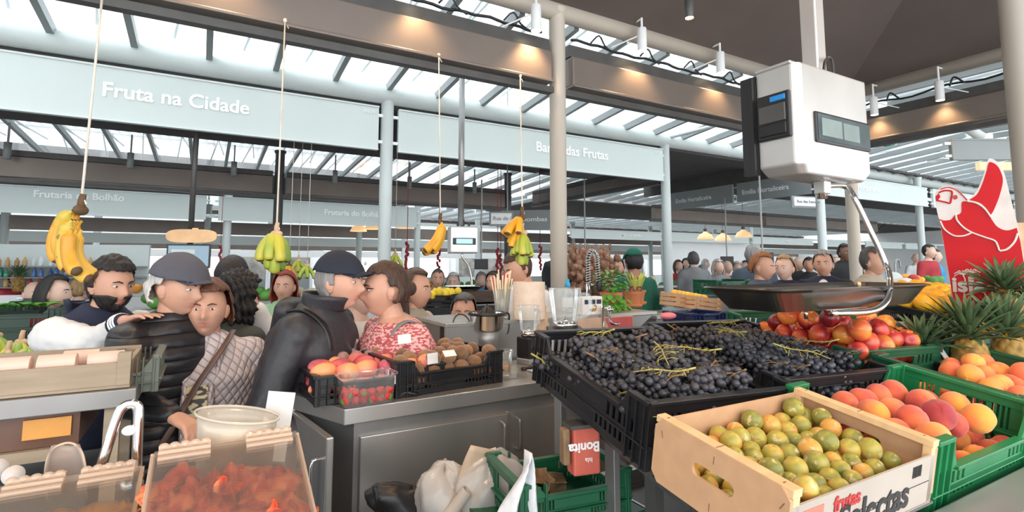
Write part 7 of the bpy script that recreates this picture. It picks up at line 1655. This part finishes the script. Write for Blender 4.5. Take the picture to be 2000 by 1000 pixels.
# far left stall: shelves with bottles
q = at(110, 560, 9.0); sx = .9
t = thing('bottle_shelf', 'pale shelf unit with rows of bottles at the far left', 'shelf', V((q.x, q.y, 0)), (0, 0, -AZ+.15)); Rm = Euler((0, 0, -AZ+.15)).to_matrix()
levels = [at(110, v, 9.0).z for v in (520, 541, 560)]
MB().b2((-1.3, .2, .0), (1.3, .26, 1.85)).obj('back_panel', M['grey'], t)
for z in levels: MB().b2((-1.3, -.12, z-.02), (1.3, .2, z)).obj('shelf_board', M['steeld'], t)
MB().b2((-1.3, -.12, 0), (1.3, .18, 1.0)).obj('counter_body', M['whitew'], t)
bc_ = [mat('bottle_%s' % n, c, .25, vary=.3) for n, c in (('amber', (.5, .3, .12)), ('blue', (.12, .25, .6)), ('red', (.6, .05, .06)), ('green', (.08, .4, .25)), ('clear', (.6, .65, .65)))]
bms = [MB().lathe([(0, 0), (.032, 0), (.034, .02), (.034, .10), (.014, .14), (.014, .165), (0, .166)], n=12, cap=False).mesh('bottle', m, True) for m in bc_]
for li, z in enumerate(levels):
    for i in range(17):
        k = [[0, 4, 0, 3], [3, 1, 1, 4], [0, 2, 2, 0]][li][min(3, i//5)]; o = bpy.data.objects.new('bottle', bms[k]); COL.objects.link(o); p = V((-1.0+i*.125+rnd(-.01, .01), rnd(-.04, .04), z)); o.location = Rm @ p+V(t.location); o.scale = (1, 1, rnd(.8, 1.1)); tag(o, ['small %s bottle on the %s shelf of the far left stall' % (['amber', 'blue', 'red', 'green', 'clear'][k], ['top', 'middle', 'bottom'][li])][0], 'bottle', '%s bottles on the %s far left shelf' % (['amber', 'blue', 'red', 'green', 'clear'][k], ['top', 'middle', 'bottom'][li]))
for i, (u, v, d, sc_) in enumerate(((36, 552, 6.5, 1.),)):
    t = thing('pineapple', 'small far pineapple with blue-green crown at the left stall', 'pineapple', at(u, v, d)-V((0, 0, .02)))
    for me in PM[0]: o = bpy.data.objects.new(me.name.split('.')[0], me); COL.objects.link(o); o.parent = t
# central background: pile of dried garlic braids, lemons, brown racks, hanging sausages
M['garlic'] = mat('dry_brown_peppers', (.42, .23, .14), .8, col2=(.22, .10, .06), nscale=30, bump=.5, bscale=50, vary=.2)
def braid(seed):
    r = random.Random(seed); mb = MB()
    for k in range(26): mb.ell((r.uniform(-.06, .06), r.uniform(-.06, .06), r.uniform(-.22, .18)), (r.uniform(.025, .045), r.uniform(.025, .045), r.uniform(.03, .05)), 8, 6)
    mb.tube([(0, 0, .18), (0, 0, .26)], .015, 6); return mb.mesh('dried_braid', M['garlic'], True)
br_ = [braid(k) for k in range(3)]
for i in range(15):
    o = bpy.data.objects.new('dried_braid', br_[i % 3]); COL.objects.link(o); o.location = at(1115+(i % 8)*11+rnd(-3, 3), 520+14*(i//8)+rnd(-3, 3), 6.2-.25*(i//8)); tag(o, 'hanging braid of brown dried produce right of the main column', 'braid', 'dried braids in the stall right of the column')
o = MB().b2((-.55, -.1, -1.5), (.5, .3, 0)).obj('braid_stall', M['rail']); o.location = at(1155, 565, 6.2); tag(o, 'dark stall counter under the dried braids', 'stall')
M['lemon'] = mat('bright_lemon', (.95, .65, .03), .4, vary=.1); lm = MB().ell((0, 0, 0), (.033, .033, .038), 12, 8).mesh('lemon', M['lemon'], True)
q = at(857, 578, 4.6)
crate('plastic_crate', 'black crate of lemons behind the pink knit top', .36, .28, .10, M['black'], q-V((0, 0, .08)), (0, 0, -AZ), .9)
for i in range(26): o = bpy.data.objects.new('lemon', lm); COL.objects.link(o); o.location = q+V((-.15+(i % 6)*.058, -.09+(i//6)*.045, .0+rnd(0, .04))); tag(o, 'bright yellow lemon heaped behind the pink knit top', 'lemon', 'lemons behind the pink knit top')
o = MB().b2((-.2, -.16, -1.1), (.2, .16, 0)).obj('crate_stack', M['black']); o.location = q-V((0, 0, .085)); tag(o, 'stack of black crates under the lemons', 'crate')
M['bread'] = mat('dark_brown_wood', (.11, .06, .035), .5, col2=(.05, .028, .018), nscale=3, stretch=(1, 8, 8))
t = thing('stepped_rack', 'dark brown stepped market rack behind the raised shelf', 'rack', V((at(930, 600, 4.6).x, at(930, 600, 4.6).y, 0)), (0, 0, -.05)); zz = at(930, 572, 4.6).z
for i in range(3): MB().b2((-.36, .25-.22*i, 0), (.42, .47-.22*i, zz-.10*i)).obj('step', [M['bread'], M['black'], M['rail']][i], t); MB().b2((-.36, .245-.22*i, zz-.10*i-.012), (.42, .47-.22*i, zz-.10*i)).obj('step_edge', [M['bread'], M['steeld'], M['steeld']][i], t)
M['chili'] = mat('dark_red_chili', (.35, .02, .025), .5, vary=.2)
for i, (u, v, d) in enumerate(((795, 500, 7.), (857, 508, 8.5), (972, 508, 8), (978, 520, 8), (1055, 500, 9), (430, 498, 10))):
    mb = MB(); [mb.ell((rnd(-.02, .02), rnd(-.02, .02), -.22+k*.035), (.022, .022, .03), 8, 6) for k in range(12)]; mb.tube([(0, 0, .2), (0, 0, 3.35-at(u, v, d).z)], .005, 5); o = mb.obj('chili_string', M['chili'], smooth=True); o.location = at(u, v, d); tag(o, 'dark red string of dried chilies hanging in a far stall', 'chilies', 'red chili strings in the far stalls')
# stalls on the right: wooden crates, counters
def slat_crate(p, L, Wd, H, label, rot):
    t = thing('wooden_crate', label, 'crate', p, rot, 'slatted wooden crates right of the pale grey column')
    for s in (-1, 1):
        for k in range(3): MB().b2((-L/2, s*Wd/2-.006, H*(.02+.34*k)), (L/2, s*Wd/2+.006, H*(.28+.34*k))).obj('slat', M['ply'], t); MB().b2((s*L/2-.006, -Wd/2, H*(.02+.34*k)), (s*L/2+.006, Wd/2, H*(.28+.34*k))).obj('slat', M['ply'], t)
    for sx in (-1, 1):
        for sy in (-1, 1): MB().b2((sx*(L/2-.015)-.015, sy*(Wd/2-.015)-.015, 0), (sx*(L/2-.015)+.015, sy*(Wd/2-.015)+.015, H*1.05)).obj('corner_batten', M['wood'], t)
    MB().b2((-L/2, -Wd/2, 0), (L/2, Wd/2, .01)).obj('base', M['ply'], t); return t
for i, (u, v, d) in enumerate(((1330, 600, 5.0), (1366, 606, 4.9))):
    slat_crate(at(u, v, d), .30, .24, .12, ['slatted wooden crate of oranges just right of the pale grey column', 'slatted wooden crate of oranges next to the green crate'][i], (0, radians(8), -.1))
for i in range(16): o = bpy.data.objects.new('orange', om[i % 2]); COL.objects.link(o); o.location = at(1318+(i % 8)*8, 574+(i//8)*4+(i % 8)*1.4, 5.0+.1*(i//8)); tag(o, 'orange in the slatted wooden crates', 'orange', 'oranges in the slatted crates')
def counter(u, v, d, w, dp, m, label, yaw=-AZ, h2=0):
    q = at(u, v, d); t = thing('market_counter', label, 'counter', V((q.x, q.y, 0)), (0, 0, yaw)); MB().b2((-w/2, 0, 0), (w/2, dp, q.z-.03)).obj('counter_body', m, t); MB().b2((-w/2-.02, -.03, q.z-.03), (w/2+.02, dp, q.z)).obj('counter_top', M['steel'], t, bevel=.004); return t
counter(1345, 612, 4.8, .8, .6, M['steeld'], 'steel counter under the slatted wooden crates', 0)
counter(1430, 582, 5.5, .75, .5, M['steel'], 'steel counter under the far green crate')
counter(1530, 580, 6.0, 1.1, .5, M['steeld'], 'steel counter behind the scale pan', 0)
counter(1640, 576, 6.5, 1.0, .6, M['whitew'], 'pale counter behind the scale pan right end', 0)
counter(1810, 558, 7.5, 1.5, .6, M['steeld'], 'grey counter left of the bird sign', 0)
counter(620, 585, 5.6, 1.4, .6, M['whitew'], 'white stall counter between the kissing pair and white shirt', 0)
counter(450, 600, 5.2, 1.6, .5, M['whitew'], 'white stall counter behind the white-shirted person', 0)
counter(900, 565, 9, 2.4, .6, M['steeld'], 'far steel counter behind the stepped rack', 0)
counter(1230, 560, 7.6, 1.8, .6, M['rail'], 'dark far counter behind the green-shirted person', 0)
counter(1420, 562, 10.5, 3.2, .6, M['grey'], 'far pale counter below the crowd', 0)
counter(240, 575, 7.5, 2.2, .6, M['whitew'], 'far white counter behind the bearded person', 0)
counter(1762, 566, 5.3, .6, .9, M['grey'], 'pale counter under the white bags right of the scale arm', 0)
q = at(1765, 558, 5.4); mb = crumple(.14, .10, .07, 21, 16); o = mb.obj('plastic_bags', M['bagw'], smooth=True); o.location = q; tag(o, 'heap of white plastic bags right of the scale arm', 'bags')
q = at(1748, 548, 5.6); o = MB().tube([(0, 0, 0), (.0, .02, 0)], .09, 24).obj('round_dial', M['sign'], smooth=False); o.location = q; o.rotation_euler = (0, 0, -AZ); tag(o, 'round pale dial beside the scale arm', 'dial')
q = at(1750, 545, 6.2); t = thing('gooseneck_tap', 'dark gooseneck tap seen through the scale arm', 'tap', q-V((0, 0, .15))); MB().tube(bez([(0, 0, 0), (0, 0, .30), (.04, 0, .37), (.10, 0, .36), (.12, 0, .28)], 24), .010, 8).obj('spout', M['steeld'], t, smooth=True); MB().lathe([(.02, 0), (.02, .03)], n=12).obj('tap_base', M['steeld'], t)
# produce heaps on far counters: colourful small goods
gm = [mat('produce_%s' % n, c, .6, vary=.3) for n, c in (('green', (.10, .30, .05)), ('orange', (.85, .35, .04)), ('red', (.55, .04, .03)), ('cream', (.75, .65, .45)), ('brown', (.3, .18, .1)))]
gme = [MB().ell((0, 0, 0), (.05, .05, .045), 10, 7).mesh('produce', m, True) for m in gm]
for (u, v, d, lab, n, ks, w) in ((620, 580, 5.7, 'on the white counter behind the navy cap', 24, (0, 3, 1), 1.2), (450, 595, 5.3, 'on the counter behind the white shirt', 20, (0, 1, 2), 1.4), (1530, 575, 6.1, 'on the counter behind the pan', 20, (1, 3, 2), 1.0), (1640, 571, 6.6, 'on the pale counter behind the pan', 16, (3, 4), .9), (900, 560, 9.1, 'on the far counter by the stepped rack', 24, (1, 0, 3), 2.2), (1420, 558, 10.6, 'on the far counter below the crowd', 30, (0, 1, 2, 3), 3.), (240, 570, 7.6, 'on the far white counter at left', 26, (0, 1, 3), 2.0), (1810, 554, 7.6, 'on the grey counter left of the bird sign', 22, (2, 1, 0), 1.4), (1230, 556, 7.7, 'on the dark far counter', 22, (0, 4, 3), 1.6)):
    q = at(u, v, d)
    for i in range(n):
        k = ks[i*len(ks)//n]; o = bpy.data.objects.new('produce', gme[k]); COL.objects.link(o); o.location = q+V((-w/2+w*i/n, rnd(.05, .3), rnd(.02, .08))); o.scale = (rnd(.8, 1.5),)*3; nm = ['green', 'orange', 'red', 'cream', 'brown'][k]; tag(o, 'small %s round produce %s' % (nm, lab), 'produce', '%s produce %s' % (nm, lab))
